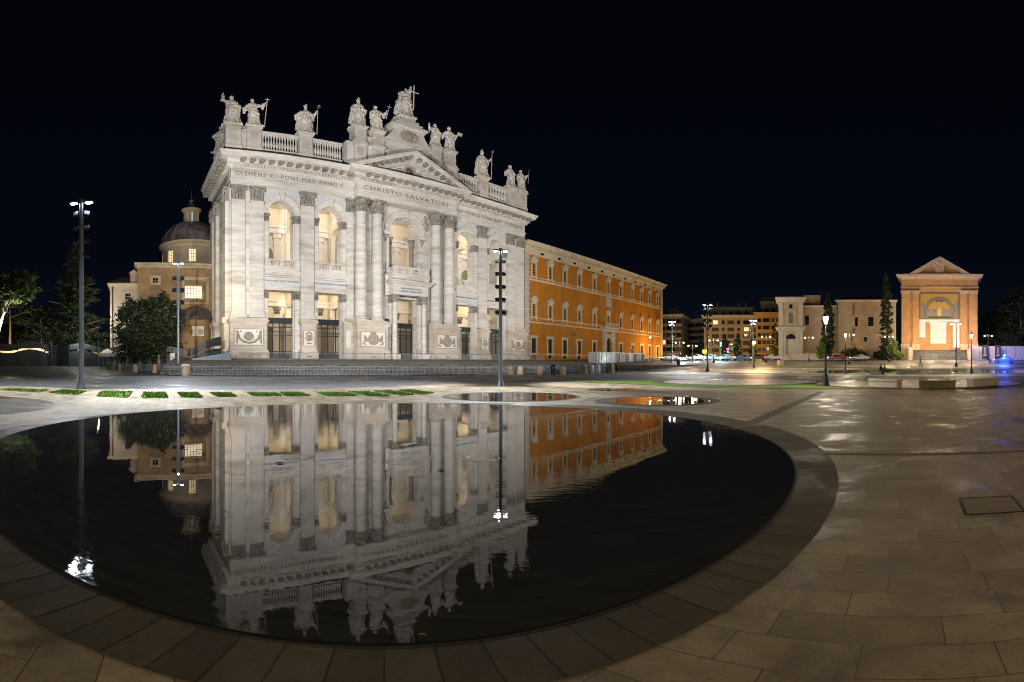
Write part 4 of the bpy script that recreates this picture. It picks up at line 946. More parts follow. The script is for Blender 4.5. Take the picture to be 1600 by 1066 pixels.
# ------------------------------------------------------------------ THE GROUND
def paving(name, c1, c2, cdark, bw, rh, mortar, rough0, rough1, rot, bump=.35, mcol=.35, bd=.01, wetscale=.35, wetcol=.55):
    m = bpy.data.materials.new(name); t, b = nodes(m); L = t.links
    tc = N(t, 'ShaderNodeTexCoord'); mp = N(t, 'ShaderNodeMapping'); mp.inputs['Rotation'].default_value = (0,0,rot); L.new(tc.outputs['Object'], mp.inputs[0])
    # every course is shifted by its own amount so that cross joints never line up
    s0 = N(t, 'ShaderNodeSeparateXYZ'); L.new(mp.outputs[0], s0.inputs[0]); d0 = N(t, 'ShaderNodeMath', operation='DIVIDE'); L.new(s0.outputs['Y'], d0.inputs[0]); d0.inputs[1].default_value = rh
    f0 = N(t, 'ShaderNodeMath', operation='FLOOR'); L.new(d0.outputs[0], f0.inputs[0]); w0 = N(t, 'ShaderNodeTexWhiteNoise', noise_dimensions='1D'); L.new(f0.outputs[0], w0.inputs['W'])
    x0_ = N(t, 'ShaderNodeMath', operation='MULTIPLY_ADD'); L.new(w0.outputs['Value'], x0_.inputs[0]); x0_.inputs[1].default_value = bw*3.1; L.new(s0.outputs['X'], x0_.inputs[2])
    c0 = N(t, 'ShaderNodeCombineXYZ'); L.new(x0_.outputs[0], c0.inputs[0]); L.new(s0.outputs['Y'], c0.inputs[1])
    br = N(t, 'ShaderNodeTexBrick'); L.new(c0.outputs[0], br.inputs[0]); br.inputs['Scale'].default_value = 1
    br.inputs['Brick Width'].default_value = bw; br.inputs['Row Height'].default_value = rh; br.inputs['Mortar Size'].default_value = mortar; br.inputs['Mortar Smooth'].default_value = .4
    br.offset = .37; br.squash = .72; br.squash_frequency = 3
    br.inputs['Color1'].default_value = (*c1,1); br.inputs['Color2'].default_value = (*c2,1); br.inputs['Mortar'].default_value = tuple(x*mcol for x in c1)+(1,)
    n1 = N(t, 'ShaderNodeTexNoise'); n1.inputs['Scale'].default_value = 2.2; n1.inputs['Detail'].default_value = 9; n1.inputs['Roughness'].default_value = .7; L.new(tc.outputs['Object'], n1.inputs[0])
    r1 = N(t, 'ShaderNodeValToRGB'); r1.color_ramp.elements[0].position = .35; r1.color_ramp.elements[1].position = .62
    r1.color_ramp.elements[0].color = (.62,.60,.56,1); r1.color_ramp.elements[1].color = (1,1,1,1); L.new(n1.outputs[0], r1.inputs[0])
    mu = N(t, 'ShaderNodeMix', data_type='RGBA', blend_type='MULTIPLY'); mu.inputs[0].default_value = 1; L.new(br.outputs[0], mu.inputs[6]); L.new(r1.outputs[0], mu.inputs[7])
    # pores of the stone
    n3 = N(t, 'ShaderNodeTexNoise'); n3.inputs['Scale'].default_value = 28; n3.inputs['Detail'].default_value = 6; n3.inputs['Roughness'].default_value = .8; L.new(mp.outputs[0], n3.inputs[0])
    r3 = N(t, 'ShaderNodeValToRGB'); r3.color_ramp.elements[0].position = .33; r3.color_ramp.elements[1].position = .46; r3.color_ramp.elements[0].color = (.6,.58,.52,1); r3.color_ramp.elements[1].color = (1,1,1,1); L.new(n3.outputs[0], r3.inputs[0])
    mu2 = N(t, 'ShaderNodeMix', data_type='RGBA', blend_type='MULTIPLY'); mu2.inputs[0].default_value = 1; L.new(mu.outputs[2], mu2.inputs[6]); L.new(r3.outputs[0], mu2.inputs[7])
    # dark damp stains
    n2 = N(t, 'ShaderNodeTexNoise'); n2.inputs['Scale'].default_value = wetscale; n2.inputs['Detail'].default_value = 7; n2.inputs['Roughness'].default_value = .62; n2.inputs['Distortion'].default_value = .6; L.new(mp.outputs[0], n2.inputs[0])
    r2 = N(t, 'ShaderNodeValToRGB'); r2.color_ramp.elements[0].position = .50; r2.color_ramp.elements[1].position = .62; L.new(n2.outputs[0], r2.inputs[0])
    mx = N(t, 'ShaderNodeMix', data_type='RGBA'); k_ = N(t, 'ShaderNodeMath', operation='MULTIPLY'); k_.inputs[1].default_value = wetcol; L.new(r2.outputs[0], k_.inputs[0]); L.new(k_.outputs[0], mx.inputs[0]); L.new(mu2.outputs[2], mx.inputs[6]); mx.inputs[7].default_value = (*cdark,1)
    L.new(mx.outputs[2], b.inputs['Base Color']); b.inputs['Specular IOR Level'].default_value = .3
    ro = N(t, 'ShaderNodeMapRange'); L.new(r2.outputs[0], ro.inputs[0]); ro.inputs['To Min'].default_value = rough1; ro.inputs['To Max'].default_value = rough0; 
    a2 = N(t, 'ShaderNodeMath', operation='MULTIPLY_ADD'); L.new(n1.outputs[0], a2.inputs[0]); a2.inputs[1].default_value = .35; 
    sb = N(t, 'ShaderNodeMath', operation='SUBTRACT'); L.new(ro.outputs[0], sb.inputs[0]); sb.inputs[1].default_value = .17; L.new(sb.outputs[0], a2.inputs[2]); L.new(a2.outputs[0], b.inputs['Roughness'])
    hh = N(t, 'ShaderNodeMath', operation='SUBTRACT'); L.new(n1.outputs[0], hh.inputs[0]); L.new(br.outputs[1], hh.inputs[1])
    h2 = N(t, 'ShaderNodeMath', operation='MULTIPLY_ADD'); L.new(n3.outputs[0], h2.inputs[0]); h2.inputs[1].default_value = .4; L.new(hh.outputs[0], h2.inputs[2])
    bp = N(t, 'ShaderNodeBump'); bp.inputs['Strength'].default_value = bump; bp.inputs['Distance'].default_value = bd; L.new(h2.outputs[0], bp.inputs['Height']); L.new(bp.outputs[0], b.inputs['Normal'])
    return m
PR = R(-48.6)
M['slabs'] = paving('travertine_paving_slabs', (.43,.355,.245), (.28,.23,.155), (.10,.08,.052), .80, .29, .0042, .40, .66, -PR, .6, .3, .01, 1.1, .85)
M['cobbles'] = paving('basalt_cobbles', (.13,.14,.155), (.20,.21,.23), (.07,.075,.08), .17, .15, .014, .34, .62, R(45), .8, .35, .02)
M['slate'] = paving('dark_ring_slabs', (.115,.098,.066), (.115,.098,.066), (.018,.016,.012), .9, 3.0, .0, .42, .8, 0, .3, .4, .006, .5, .8)
_t = M['slate'].node_tree; _b = _t.nodes['Principled BSDF']; _l = _b.inputs['Base Color'].links[0]; _src = _l.from_socket
_tc = N(_t, 'ShaderNodeTexCoord'); _sp = N(_t, 'ShaderNodeSeparateXYZ'); _t.links.new(_tc.outputs['Object'], _sp.inputs[0])
_ax = N(_t, 'ShaderNodeMath', operation='ADD'); _ax.inputs[1].default_value = 2.43; _ay = N(_t, 'ShaderNodeMath', operation='ADD'); _ay.inputs[1].default_value = -8.89
_t.links.new(_sp.outputs['X'], _ax.inputs[0]); _t.links.new(_sp.outputs['Y'], _ay.inputs[0])
_at = N(_t, 'ShaderNodeMath', operation='ARCTAN2'); _t.links.new(_ay.outputs[0], _at.inputs[0]); _t.links.new(_ax.outputs[0], _at.inputs[1])
_sb = N(_t, 'ShaderNodeMath', operation='MULTIPLY_ADD'); _sb.inputs[1].default_value = 214/(2*PI); _sb.inputs[2].default_value = -.045*214/(2*PI)+300; _t.links.new(_at.outputs[0], _sb.inputs[0])
_fl = N(_t, 'ShaderNodeMath', operation='FLOOR'); _t.links.new(_sb.outputs[0], _fl.inputs[0]); _wn = N(_t, 'ShaderNodeTexWhiteNoise', noise_dimensions='1D'); _t.links.new(_fl.outputs[0], _wn.inputs['W'])
_mr = N(_t, 'ShaderNodeMapRange'); _mr.inputs['To Min'].default_value = .68; _mr.inputs['To Max'].default_value = 1.15; _t.links.new(_wn.outputs['Value'], _mr.inputs[0])
_vm = N(_t, 'ShaderNodeVectorMath', operation='SCALE'); _t.links.new(_src, _vm.inputs[0]); _t.links.new(_mr.outputs[0], _vm.inputs['Scale']); _t.links.new(_vm.outputs[0], _b.inputs['Base Color'])
M['whitestone'] = paving('pale_circle_stone', (.42,.38,.32), (.36,.32,.27), (.24,.22,.19), 1.2, .4, .008, .25, .5, -PR, .3, .5)
M['joint'] = plain('dark_joint', (.012,.012,.012), .8)
M['darkband'] = mottled('dark_paving_band', (.06,.055,.045), (.12,.108,.085), 4, .75, .3, spec=.2)

def polar(name, edge, off, mat, nr=10, r0f=None, step=1.5, kind='structure'):
    """ground sheet given by (bearing, near radius, far radius), draped over the square"""
    m = MB(); cols = []
    ds = []
    for i in range(len(edge)-1):
        a, b = edge[i], edge[i+1]; k = max(1, int(abs(b[0]-a[0])/step))
        for j in range(k): t = j/k; ds.append(tuple(a[q]+(b[q]-a[q])*t for q in range(3)))
    ds.append(edge[-1])
    for d, rn, rf in ds:
        cols.append([bear(d, rn*(rf/rn)**(j/nr) if rn > .01 else rf*j/nr) for j in range(nr+1)])
    vs = [(p.x, p.y, lift(p.length)+off) for c in cols for p in c]; n_ = nr+1
    fs = [(i*n_+j, (i+1)*n_+j, (i+1)*n_+j+1, i*n_+j+1) for i in range(len(cols)-1) for j in range(nr)]
    m.add(vs, fs); o = m.build(name, mat, None)
    if o.data.polygons[0].normal.z < 0: o.data.flip_normals()
    return tag(o, kind=kind)
def disc(name, cx, cy, r0, r1, z, mat, n=96, kind='structure'):
    m = MB(); rs = [r0, r1]
    vs = [(cx+r*math.cos(2*PI*k/n), cy+r*math.sin(2*PI*k/n), z) for r in rs for k in range(n)]
    if r0 < .001: m.add(vs[n:], [tuple(range(n))])
    else: m.add(vs, [(k,(k+1)%n,n+(k+1)%n,n+k) for k in range(n)])
    o = m.build(name, mat, None, recalc=False)
    if o.data.polygons[0].normal.z < 0: o.data.flip_normals()
    return tag(o, kind=kind)
# cobbled ground reaching the horizon
m = MB(); rs = [0,6,15,30,45,55,60,65,70,76,82,88,94,100,106,112,118,124,130,145,170,220,300,450,700,1100]; n_ = 96
vs = [(0,0,0)]+[(r*math.sin(2*PI*k/n_), r*math.cos(2*PI*k/n_), lift(r)) for r in rs[1:] for k in range(n_)]
fs = [(0,1+(k+1)%n_,1+k) for k in range(n_)]
for i in range(len(rs)-2):
    a = 1+i*n_; b = a+n_
    for k in range(n_): fs.append((a+k,a+(k+1)%n_,b+(k+1)%n_,b+k))
m.add(vs, fs); g = m.build('ground', M['cobbles'], None); tag(g, kind='structure')
if g.data.polygons[0].normal.z < 0: g.data.flip_normals()
# pale stone square
def D_(px): return (px-800)/730*57.29578
def RG(y): return EYE/math.tan((y-569)/730)
edge = [(-180,0,22),(-90,0,24)]+[(D_(x),0,RG(y)) for x, y in ((0,603),(150,608),(300,609.5),(400,610),(500,608),(600,605),(700,601),(780,599.5),(850,597),(880,597),(960,599.5),(1050,604),(1100,606),(1170,607.5),(1290,608.5),(1400,608.5),(1500,607.5),(1600,604.5))]+[(90,0,30),(180,0,22)]
polar('stone_square', edge, .004, M['slabs'], 14)
# lawns
lawn = polar('lawn', [(D_(880),RG(597),RG(596.9))]+[(D_(x),RG(a),RG(b)) for x, a, b in ((960,599.4,596.2),(1050,603.9,594.5),(1100,605.9,597),(1170,607.4,603),(1240,608.2,601),(1290,608.4,602.8),(1356,608.6,603.5),(1400,608.4,605),(1500,607.4,605),(1540,606,602.5),(1600,604.4,600.5),(1700,602,598))], .03, M['grass'], 6)
for nm, c, r in (('pale_stone_circle',(17.06,32.13),5.92),('pale_stone_bench_circle',(26.0,21.9),7.4)):
    disc(nm, c[0], c[1], 0, r, .045, M['whitestone'])
    disc('dark_circle_border', c[0], c[1], r, r+.9, .042, M['darkband'])
disc('inner_circle_joint', 17.06, 32.13, 2.4, 2.55, .049, M['darkband'])
polar('pale_far_path', [(D_(x),RG(a),RG(b)) for x, a, b in ((1010,585.5,584.5),(1100,586,582),(1200,587.2,582.8),(1350,588,583.5),(1500,588.4,583),(1600,588.5,582),(1700,588.5,582))], .02, M['whitestone'], 8)
polar('far_lawn_edge', [(D_(x),RG(a),RG(b)) for x, a, b in ((1125,585.2,584.6),(1250,586.2,585.2),(1400,586.0,585.0),(1500,585.8,584.8),(1620,585.8,584.8))], .035, M['grass'], 3)
polar('far_pale_path', [(D_(1180),75,80),(D_(1300),76,86),(D_(1400),78,90),(D_(1540),82,92),(D_(1620),82,92)], .02, M['whitestone'], 6)
polar('far_lawn', [(D_(1206),80,84),(D_(1280),80,86),(D_(1420),75,77),(D_(1620),75,77)], .04, M['grass'], 4)
# lawn strips cut into the pale paving
STR = [[(-22.13,11.42),(-23.1,12.6),(-20.66,13.5),(-19.44,12.18)],[(-18.67,12.3),(-20.29,14.1),(-18.58,14.4),(-16.87,12.58)],[(-15.52,12.63),(-18.1,15.1),(-16.88,15.98),(-14.1,13.11)],[(-13.57,13.4),(-16.08,16.0),(-15.21,16.6),(-12.8,14.1)],
       [(-12.62,14.78),(-14.73,16.92),(-13.89,17.4),(-11.85,15.17)],[(-11.67,16.01),(-13.37,17.71),(-12.63,18.3),(-11.03,16.46)],[(-10.62,17.15),(-11.89,18.73),(-10.82,19.37),(-9.6,17.84)],[(-9.4,17.9),(-10.6,19.6),(-9.8,20.08),(-8.48,18.34)],
       [(-7.74,18.6),(-9.2,20.65),(-7.75,20.75),(-6.67,19.29)],[(-6.1,19.28),(-7.95,21.7),(-6.9,21.9),(-5.25,19.51)],[(-4.85,20.0),(-6.9,22.7),(-6.1,23.0),(-4.43,20.57)],[(-4.15,21.0),(-5.9,23.55),(-5.3,24.2),(-3.75,21.9)]]
for i, q in enumerate(STR):
    m = MB(); rr = random.Random(i); m.slab(q, .004, .03)
    o = m.build('lawn_strip', M['grass'], None); tag(o, kind='structure')
    b = MB(); cx = sum(p[0] for p in q)/4; cy = sum(p[1] for p in q)/4
    for k in range(900):
        u, v = rr.uniform(-.04,1.04), rr.uniform(-.04,1.04); P_ = Vector(q[0])*(1-u)*(1-v)+Vector(q[3])*u*(1-v)+Vector(q[1])*(1-u)*v+Vector(q[2])*u*v
        a = rr.random()*6.3; h = .04+.05*rr.random(); w_ = .02; dx, dy = math.cos(a)*w_, math.sin(a)*w_
        b.add([(P_.x-dx,P_.y-dy,.03),(P_.x+dx,P_.y+dy,.03),(P_.x+dy*1.2,P_.y-dx*1.2,.03+h)], [(0,1,2)])
    bo = b.build('grass', M['blade'], o, recalc=False); bo['kind'] = 'stuff'

# ------------------------------------------------------------------ the mirror pools
def water(name, ripple=.00075, base=(.028,.029,.031), streak=1.0, ior=1.5, rough=.0):
    m = bpy.data.materials.new(name); t, b = nodes(m); L = t.links
    b.inputs['Base Color'].default_value = (*base,1); b.inputs['IOR'].default_value = ior; b.inputs['Roughness'].default_value = rough
    tc = N(t, 'ShaderNodeTexCoord')
    n1 = N(t, 'ShaderNodeTexNoise'); n1.inputs['Scale'].default_value = 1.4; n1.inputs['Detail'].default_value = 4; L.new(tc.outputs['Object'], n1.inputs[0])
    mp = N(t, 'ShaderNodeMapping'); mp.inputs['Rotation'].default_value = (0,0,R(-12)); mp.inputs['Scale'].default_value = (2.0,9,1); L.new(tc.outputs['Object'], mp.inputs[0])
    n2 = N(t, 'ShaderNodeTexNoise'); n2.inputs['Scale'].default_value = 2.0; n2.inputs['Detail'].default_value = 3; L.new(mp.outputs[0], n2.inputs[0])
    # patches where the breeze ruffles the film
    n3 = N(t, 'ShaderNodeTexNoise'); n3.inputs['Scale'].default_value = .28; n3.inputs['Detail'].default_value = 2; L.new(tc.outputs['Object'], n3.inputs[0])
    r3 = N(t, 'ShaderNodeValToRGB'); r3.color_ramp.elements[0].position = .44; r3.color_ramp.elements[1].position = .62; L.new(n3.outputs[0], r3.inputs[0])
    mm = N(t, 'ShaderNodeMath', operation='MULTIPLY'); L.new(n2.outputs[0], mm.inputs[0]); L.new(r3.outputs[0], mm.inputs[1])
    ma = N(t, 'ShaderNodeMath', operation='MULTIPLY_ADD'); L.new(mm.outputs[0], ma.inputs[0]); ma.inputs[1].default_value = 1.3*streak
    # a thin broken film near the rim where the paving shows through
    n4 = N(t, 'ShaderNodeTexNoise'); n4.inputs['Scale'].default_value = 26; n4.inputs['Detail'].default_value = 5; L.new(tc.outputs['Object'], n4.inputs[0])
    n5 = N(t, 'ShaderNodeTexNoise'); n5.inputs['Scale'].default_value = .55; n5.inputs['Detail'].default_value = 5; L.new(tc.outputs['Object'], n5.inputs[0])
    gd = N(t, 'ShaderNodeVectorMath', operation='LENGTH'); sb_ = N(t, 'ShaderNodeVectorMath', operation='SUBTRACT'); L.new(tc.outputs['Object'], sb_.inputs[0]); sb_.inputs[1].default_value = (-2.43, 8.89, .018); L.new(sb_.outputs[0], gd.inputs[0])
    rm = N(t, 'ShaderNodeMapRange'); L.new(gd.outputs['Value'], rm.inputs[0]); rm.inputs['From Min'].default_value = 4.8; rm.inputs['From Max'].default_value = 7.3; rm.inputs['To Min'].default_value = -.16; rm.inputs['To Max'].default_value = .10
    a5 = N(t, 'ShaderNodeMath', operation='ADD'); L.new(n5.outputs[0], a5.inputs[0]); L.new(rm.outputs[0], a5.inputs[1])
    r5 = N(t, 'ShaderNodeValToRGB'); r5.color_ramp.elements[0].position = .60; r5.color_ramp.elements[1].position = .70; L.new(a5.outputs[0], r5.inputs[0])
    m5 = N(t, 'ShaderNodeMath', operation='MULTIPLY'); L.new(n4.outputs[0], m5.inputs[0]); L.new(r5.outputs[0], m5.inputs[1])
    a6 = N(t, 'ShaderNodeMath', operation='MULTIPLY_ADD'); L.new(m5.outputs[0], a6.inputs[0]); a6.inputs[1].default_value = 2.4; L.new(n1.outputs[0], a6.inputs[2])
    L.new(a6.outputs[0], ma.inputs[2])
    rc = N(t, 'ShaderNodeValToRGB'); rc.color_ramp.elements[0].position = .35; rc.color_ramp.elements[1].position = .7; rc.color_ramp.elements[0].color = (*base,1); rc.color_ramp.elements[1].color = (*[x*1.7 for x in base],1)
    n6 = N(t, 'ShaderNodeTexNoise'); n6.inputs['Scale'].default_value = 1.1; n6.inputs['Detail'].default_value = 9; n6.inputs['Roughness'].default_value = .7; L.new(mp.outputs[0], n6.inputs[0]); L.new(n6.outputs[0], rc.inputs[0]); L.new(rc.outputs[0], b.inputs['Base Color'])
    bp = N(t, 'ShaderNodeBump'); bp.inputs['Strength'].default_value = 1; bp.inputs['Distance'].default_value = ripple; L.new(ma.outputs[0], bp.inputs['Height']); L.new(bp.outputs[0], b.inputs['Normal'])
    return m
M['water'] = water('still_water')
M['waterfar'] = water('far_still_water', .0008)
def oval(name, cx, cy, a, b, t, z, mat, n=192):
    m = MB(); m.add([(cx+a*math.cos(u)*math.cos(t)-b*math.sin(u)*math.sin(t), cy+a*math.cos(u)*math.sin(t)+b*math.sin(u)*math.cos(t), z) for u in [2*PI*k/n for k in range(n)]], [tuple(range(n))])
    o = m.build(name, mat, None, recalc=False)
    if o.data.polygons[0].normal.z < 0: o.data.flip_normals()
    return tag(o, kind='structure')
OUT = (-2.142, 8.887, 7.997, 7.357, .886); INN = (-2.442, 8.88, 7.042, 7.229, -.258)
oval('dark_pool_border', *OUT, .008, M['slate']); oval('pool_edge_slot', INN[0], INN[1], INN[2]+.03, INN[3]+.03, INN[4], .0125, M['joint']); oval('pool_water', *INN, .018, M['water'])
def hit(E_, ox, oy, ca, sa):
    cx, cy, a, b, t = E_; c, s_ = math.cos(t), math.sin(t); px, py = ((ox-cx)*c+(oy-cy)*s_)/a, (-(ox-cx)*s_+(oy-cy)*c)/b; dx, dy = (ca*c+sa*s_)/a, (-ca*s_+sa*c)/b
    A_, B_, C_ = dx*dx+dy*dy, px*dx+py*dy, px*px+py*py-1; return (-B_+math.sqrt(B_*B_-A_*C_))/A_
# radial joints of the border slabs
m = MB()
for k in range(214):
    a = 2*PI*k/214+.045; ca, sa = math.cos(a), math.sin(a); w_ = .0042 if k % 2 else .0028
    r1_ = hit(INN, -2.43, 8.89, ca, sa)+.03; r2_ = hit(OUT, -2.43, 8.89, ca, sa)
    m.add([(-2.43+ca*r1_-sa*w_, 8.89+sa*r1_+ca*w_, .0105),(-2.43+ca*r1_+sa*w_, 8.89+sa*r1_-ca*w_, .0105),(-2.43+ca*r2_+sa*w_, 8.89+sa*r2_-ca*w_, .0105),(-2.43+ca*r2_-sa*w_, 8.89+sa*r2_+ca*w_, .0105)], [(0,1,2,3)])
tag(m.build('border_joints', M['joint'], None, recalc=False), kind='structure')
for cx, cy, rw, rb in ((-.04,20.07,2.75,2.98),(5.42,16.85,1.95,2.38),(5.7,25.06,1.5,1.62)):
    disc('small_pool_border', cx, cy, 0, rb, .008, M['darkband']); disc('small_pool_water', cx+(.05 if rw>1.9 else 0), cy, 0, rw, .014, M['waterfar'])
disc('damp_circle', -15.8, 5.32, 0, 4.41, .009, M['slate'])
disc('damp_circle_film', -17.0, 4.9, 0, 2.6, .014, M['waterfar'])
polar('far_pool', [(D_(x), a, b) for x, a, b in ((1230,66,67),(1290,64,72),(1400,66,76),(1500,66,76),(1600,64,78),(1700,64,78))], .03, M['waterfar'], 6)
polar('wet_street_film', [(D_(x), a, b) for x, a, b in ((1060,72,90),(1140,72,96),(1200,78,92))], .012, M['waterfar'], 6) if False else None
# round drain covers standing in the water, and a couple of leaves
for cx, cy, w_ in ((-3.05,6.12,.215),(-.42,6.74,.24)):
    t = thing('drain_cover', 'round steel drain cover in the pool, left of the two' if cx < -1 else 'round steel drain cover in the pool, right of the two', 'drain cover', (cx,cy,.018), 0, 'drain covers in the mirror pool')
    m = MB(); m.lathe([(w_,0),(w_,.003),(w_-.006,.004),(w_-.010,.003)], 0, 0, 40, cap=False); m.build('rim', M['darksteel'], t)
    m = MB(); m.lathe([(w_-.01,0),(w_-.01,.002)], 0, 0, 32); m.build('lid', M['water'], t)
def leaf(name, label, x, y, s, rot, mat):
    m = MB(); n_ = 7
    pts = []
    for k in range(14):
        a = 2*PI*k/14; r_ = s*(1 if k % 2 == 0 else .38); pts.append((x+r_*math.cos(a+rot)*1.3, y+r_*math.sin(a+rot), .024+.012*(k % 2)))
    m.add([(x,y,.03)]+pts, [(0,1+k,1+(k+1)%14) for k in range(14)]); tag(m.build(name, mat, None, recalc=False), label, 'leaf', 'fallen leaves in the pool')
M['leaf'] = plain('dry_leaf', (.05,.035,.025), .7); M['leafo'] = plain('orange_leaf', (.35,.14,.03), .7)
leaf('fallen_leaf', 'dark curled leaf floating beside the left drain cover', -3.05, 5.62, .06, .3, M['leaf'])
leaf('fallen_leaf', 'orange leaf caught at the near edge of the pool', -.40, 2.06, .017, 1.2, M['leafo'])
leaf('fallen_leaf', 'small brown leaf near the left lower edge of the pool', -2.15, 2.95, .03, 2, M['leafo'])
leaf('fallen_leaf', 'dark leaf floating just left of the right drain cover', -.9, 5.9, .045, 1, M['leaf'])
# dark paving bands and the square access hatch
def band(name, p, q, w_, z=.0075, mat='darkband'):
    p, q = Vector(p), Vector(q); d = (q-p).normalized(); n_ = Vector((-d.y,d.x))*w_/2
    m = MB(); m.add([(*(p-n_),z),(*(q-n_),z),(*(q+n_),z),(*(p+n_),z)], [(0,1,2,3)]); return tag(m.build(name, M[mat], None), kind='structure')
band('dark_paving_line', (4.4,5.72), (9.5,.3), .13); band('dark_paving_line', (5.3,9.5), (14.5,18.6), .36)
band('dark_paving_line', (-12.2,19.9), (-6.0,15.9), .12); band('dark_paving_line', (9.5,19.5), (24,6), .2)
hq = [(3.94,2.74),(4.24,2.38),(3.80,1.98),(3.42,2.18)]
hc = Vector((3.83,2.33)); t = thing('access_hatch', 'square metal-framed hatch set in the stone paving near the right edge', 'hatch', (hc.x,hc.y,.004), R(-48.6))
m = MB()
for s in (-1,1): m.box(s*.27-.007, s*.27+.007, -.277, .277, 0, .007); m.box(-.263, .263, s*.27-.007, s*.27+.007, 0, .007)
m.build('frame', M['joint'], t); m = MB(); m.box(-.257,.257,-.257,.257,0,.005); m.build('lid', mottled('hatch_stone', (.17,.13,.075),(.24,.19,.115), 6, .7, .3), t)
band('pale_kerb_line', (-46,26), (-38.5,30.5), .45, .012, 'whitestone'); band('pale_kerb_line', (-38.5,30.5), (-52,32.5), .5, .012, 'whitestone')

# ------------------------------------------------------------------ steps and platform before the basilica
LN = Vector((.868,.497)); LB = Vector((-.497,.868)); P0 = Vector((-33.5,41.0))
ST_ = thing('front_steps', 'low flight of dark worn stone steps running in front of the basilica', 'steps', (0,0,0))
m = MB(); NS = 8
def onl(s, b): p = P0+LN*s+LB*b; return (p.x, p.y)
for k in range(NS):
    a, b = -4.0, 57.5; m.slab([onl(a+0*k,.5+k*.42),onl(b,.5+k*.42),onl(b,.5+(k+1)*.42),onl(a,.5+(k+1)*.42)], -.4, .17*(k+1)+.0)
m.build('treads', M['steps'], ST_)
top = .17*NS
fcs = [TB @ Vector((s, 2.2, FL)) for s in (-6, 30, 66, 100)]
m = MB(); A0 = onl(-4,.5+NS*.42); A1 = onl(57.5,.5+NS*.42)
pts = [(A0[0],A0[1],top-.01),(A1[0],A1[1],top-.01)]
n_ = 12; fr = [(A0[0]+(A1[0]-A0[0])*k/n_, A0[1]+(A1[1]-A0[1])*k/n_, top-.01) for k in range(n_+1)]
bk = [tuple(TB @ Vector((-6+90*k/n_, 2.0, FL))) for k in range(n_+1)]
vs = []
for i in range(n_+1):
    for j in range(7): t_ = j/6; vs.append(tuple(fr[i][q]+(bk[i][q]-fr[i][q])*t_ for q in range(3)))
fs = [(i*7+j,(i+1)*7+j,(i+1)*7+j+1,i*7+j+1) for i in range(n_) for j in range(6)]
m.add(vs, fs); o = m.build('platform', M['platform'], None); tag(o, kind='structure')
if o.data.polygons[0].normal.z < 0: o.data.flip_normals()
def plat(p):
    """height of the platform at a point between the step edge and the front"""
    v = (TB.inverted() @ Vector((p[0],p[1],0))); dist_b = 2.2-v.y
    e_ = (Vector(p[:2])-P0).dot(LB)-(.5+NS*.42)
    return top+(FL-top)*max(0,min(1,e_/(e_+max(.01,dist_b*.96))))

# ------------------------------------------------------------------ lamps
def point(loc, watts, col=(1,1,1), r=.15):
    d = bpy.data.lights.new('lamp_light', 'POINT'); d.energy = watts; d.color = col; d.shadow_soft_size = r
    o = bpy.data.objects.new('lamp_light', d); COL.objects.link(o); o.location = loc; return o
def spot(loc, target, watts, col=(1,1,1), ang=80, blend=.6, r=.35):
    d = bpy.data.lights.new('floodlight_beam', 'SPOT'); d.energy = watts; d.color = col; d.spot_size = R(ang); d.spot_blend = blend; d.shadow_soft_size = r
    o = bpy.data.objects.new('floodlight_beam', d); COL.objects.link(o); o.location = loc
    o.rotation_euler = (Vector(target)-Vector(loc)).to_track_quat('-Z','Y').to_euler(); return o
COOL = (.84,.92,1.0); NEUT = (1.0,.955,.90); WARM = (1.0,.74,.42)
def mast(deg, r, H, label, floods, rz=0, heads=2, gap=.55, k=1.0, pole_r=.13, emit=6000, first=.9, hs=.62):
    p = site(deg, r); t = thing('floodlight_mast', label, 'lamp post', p, rz, 'tall floodlight masts around the square')
    m = MB(); m.lathe([(.34*k,0),(.34*k,.05),(.30*k,.1),(.2*k,.38),(pole_r*1.15,.5),(pole_r,3),(pole_r*.75,H)], 0, 0, 14); smooth_angle(m.build('pole', M['polemetal'], t))
    for q in range(heads):
        s = -1 if q == 0 else 1
        kk = k*hs; m = MB(); m.tube([(0,0,H-.25),(s*.25*kk,0,H-.12)], .035*k, 6); m.box(s*.2*kk, s*.75*kk, -.17*kk, .17*kk, H-.2, H-.10)
        h = m.build('lamp_head', M['polemetal'], t); m = MB(); m.box(s*.3*kk, s*.7*kk, -.13*kk, .13*kk, H-.235, H-.205)
        m.ball((s*.52*kk, -.03, H-.24), (.17*kk,.13*kk,.06*kk), 10, 6)
        m.build('lens', M['lampcool'], h)
        q_ = Matrix.Rotation(rz,4,'Z') @ Vector((s*.55*k,0,H-.45))
        if emit: point(p+q_, emit/heads, COOL, .06)
    for i in range(floods):
        for s in (-1,1):
            z = H-first-i*gap*1.35
            m = MB(); m.tube([(0,0,z-.16*k),(s*.42*k,-.02,z-.16*k)], .025*k, 5); m.tube([(s*.3*k,0,z-.16*k),(s*.3*k,.1*k,z+.05*k)], .018*k, 5)
            a = .35*s
            m.T = Matrix.Translation((s*.34*k,.02,z+.06*k)) @ Matrix.Rotation(-.5,4,'X') @ Matrix.Rotation(a,4,'Z'); m.box(-.17*k,.17*k,-.06*k,.10*k,-.15*k,.15*k)
            fl = m.build('floodlight', M['iron'], t)
            m = MB(); m.T = Matrix.Translation((s*.34*k,.02,z+.06*k)) @ Matrix.Rotation(-.5,4,'X') @ Matrix.Rotation(a,4,'Z'); m.box(-.14*k,.14*k,.10*k,.115*k,-.12*k,.12*k)
            m.build('glass', M['floodon'], fl)
    return p
def downlight(p, H, off, watts, col=(.90,.94,1.0)):
    spot(p+Vector((off[0],off[1],H)), p+Vector((off[0]*9.5,off[1]*9.5,0)), watts, col, 86, .7, .12)
FLOOD = .19
fac = lambda s, z: TB @ Vector((s, 2.3, z))
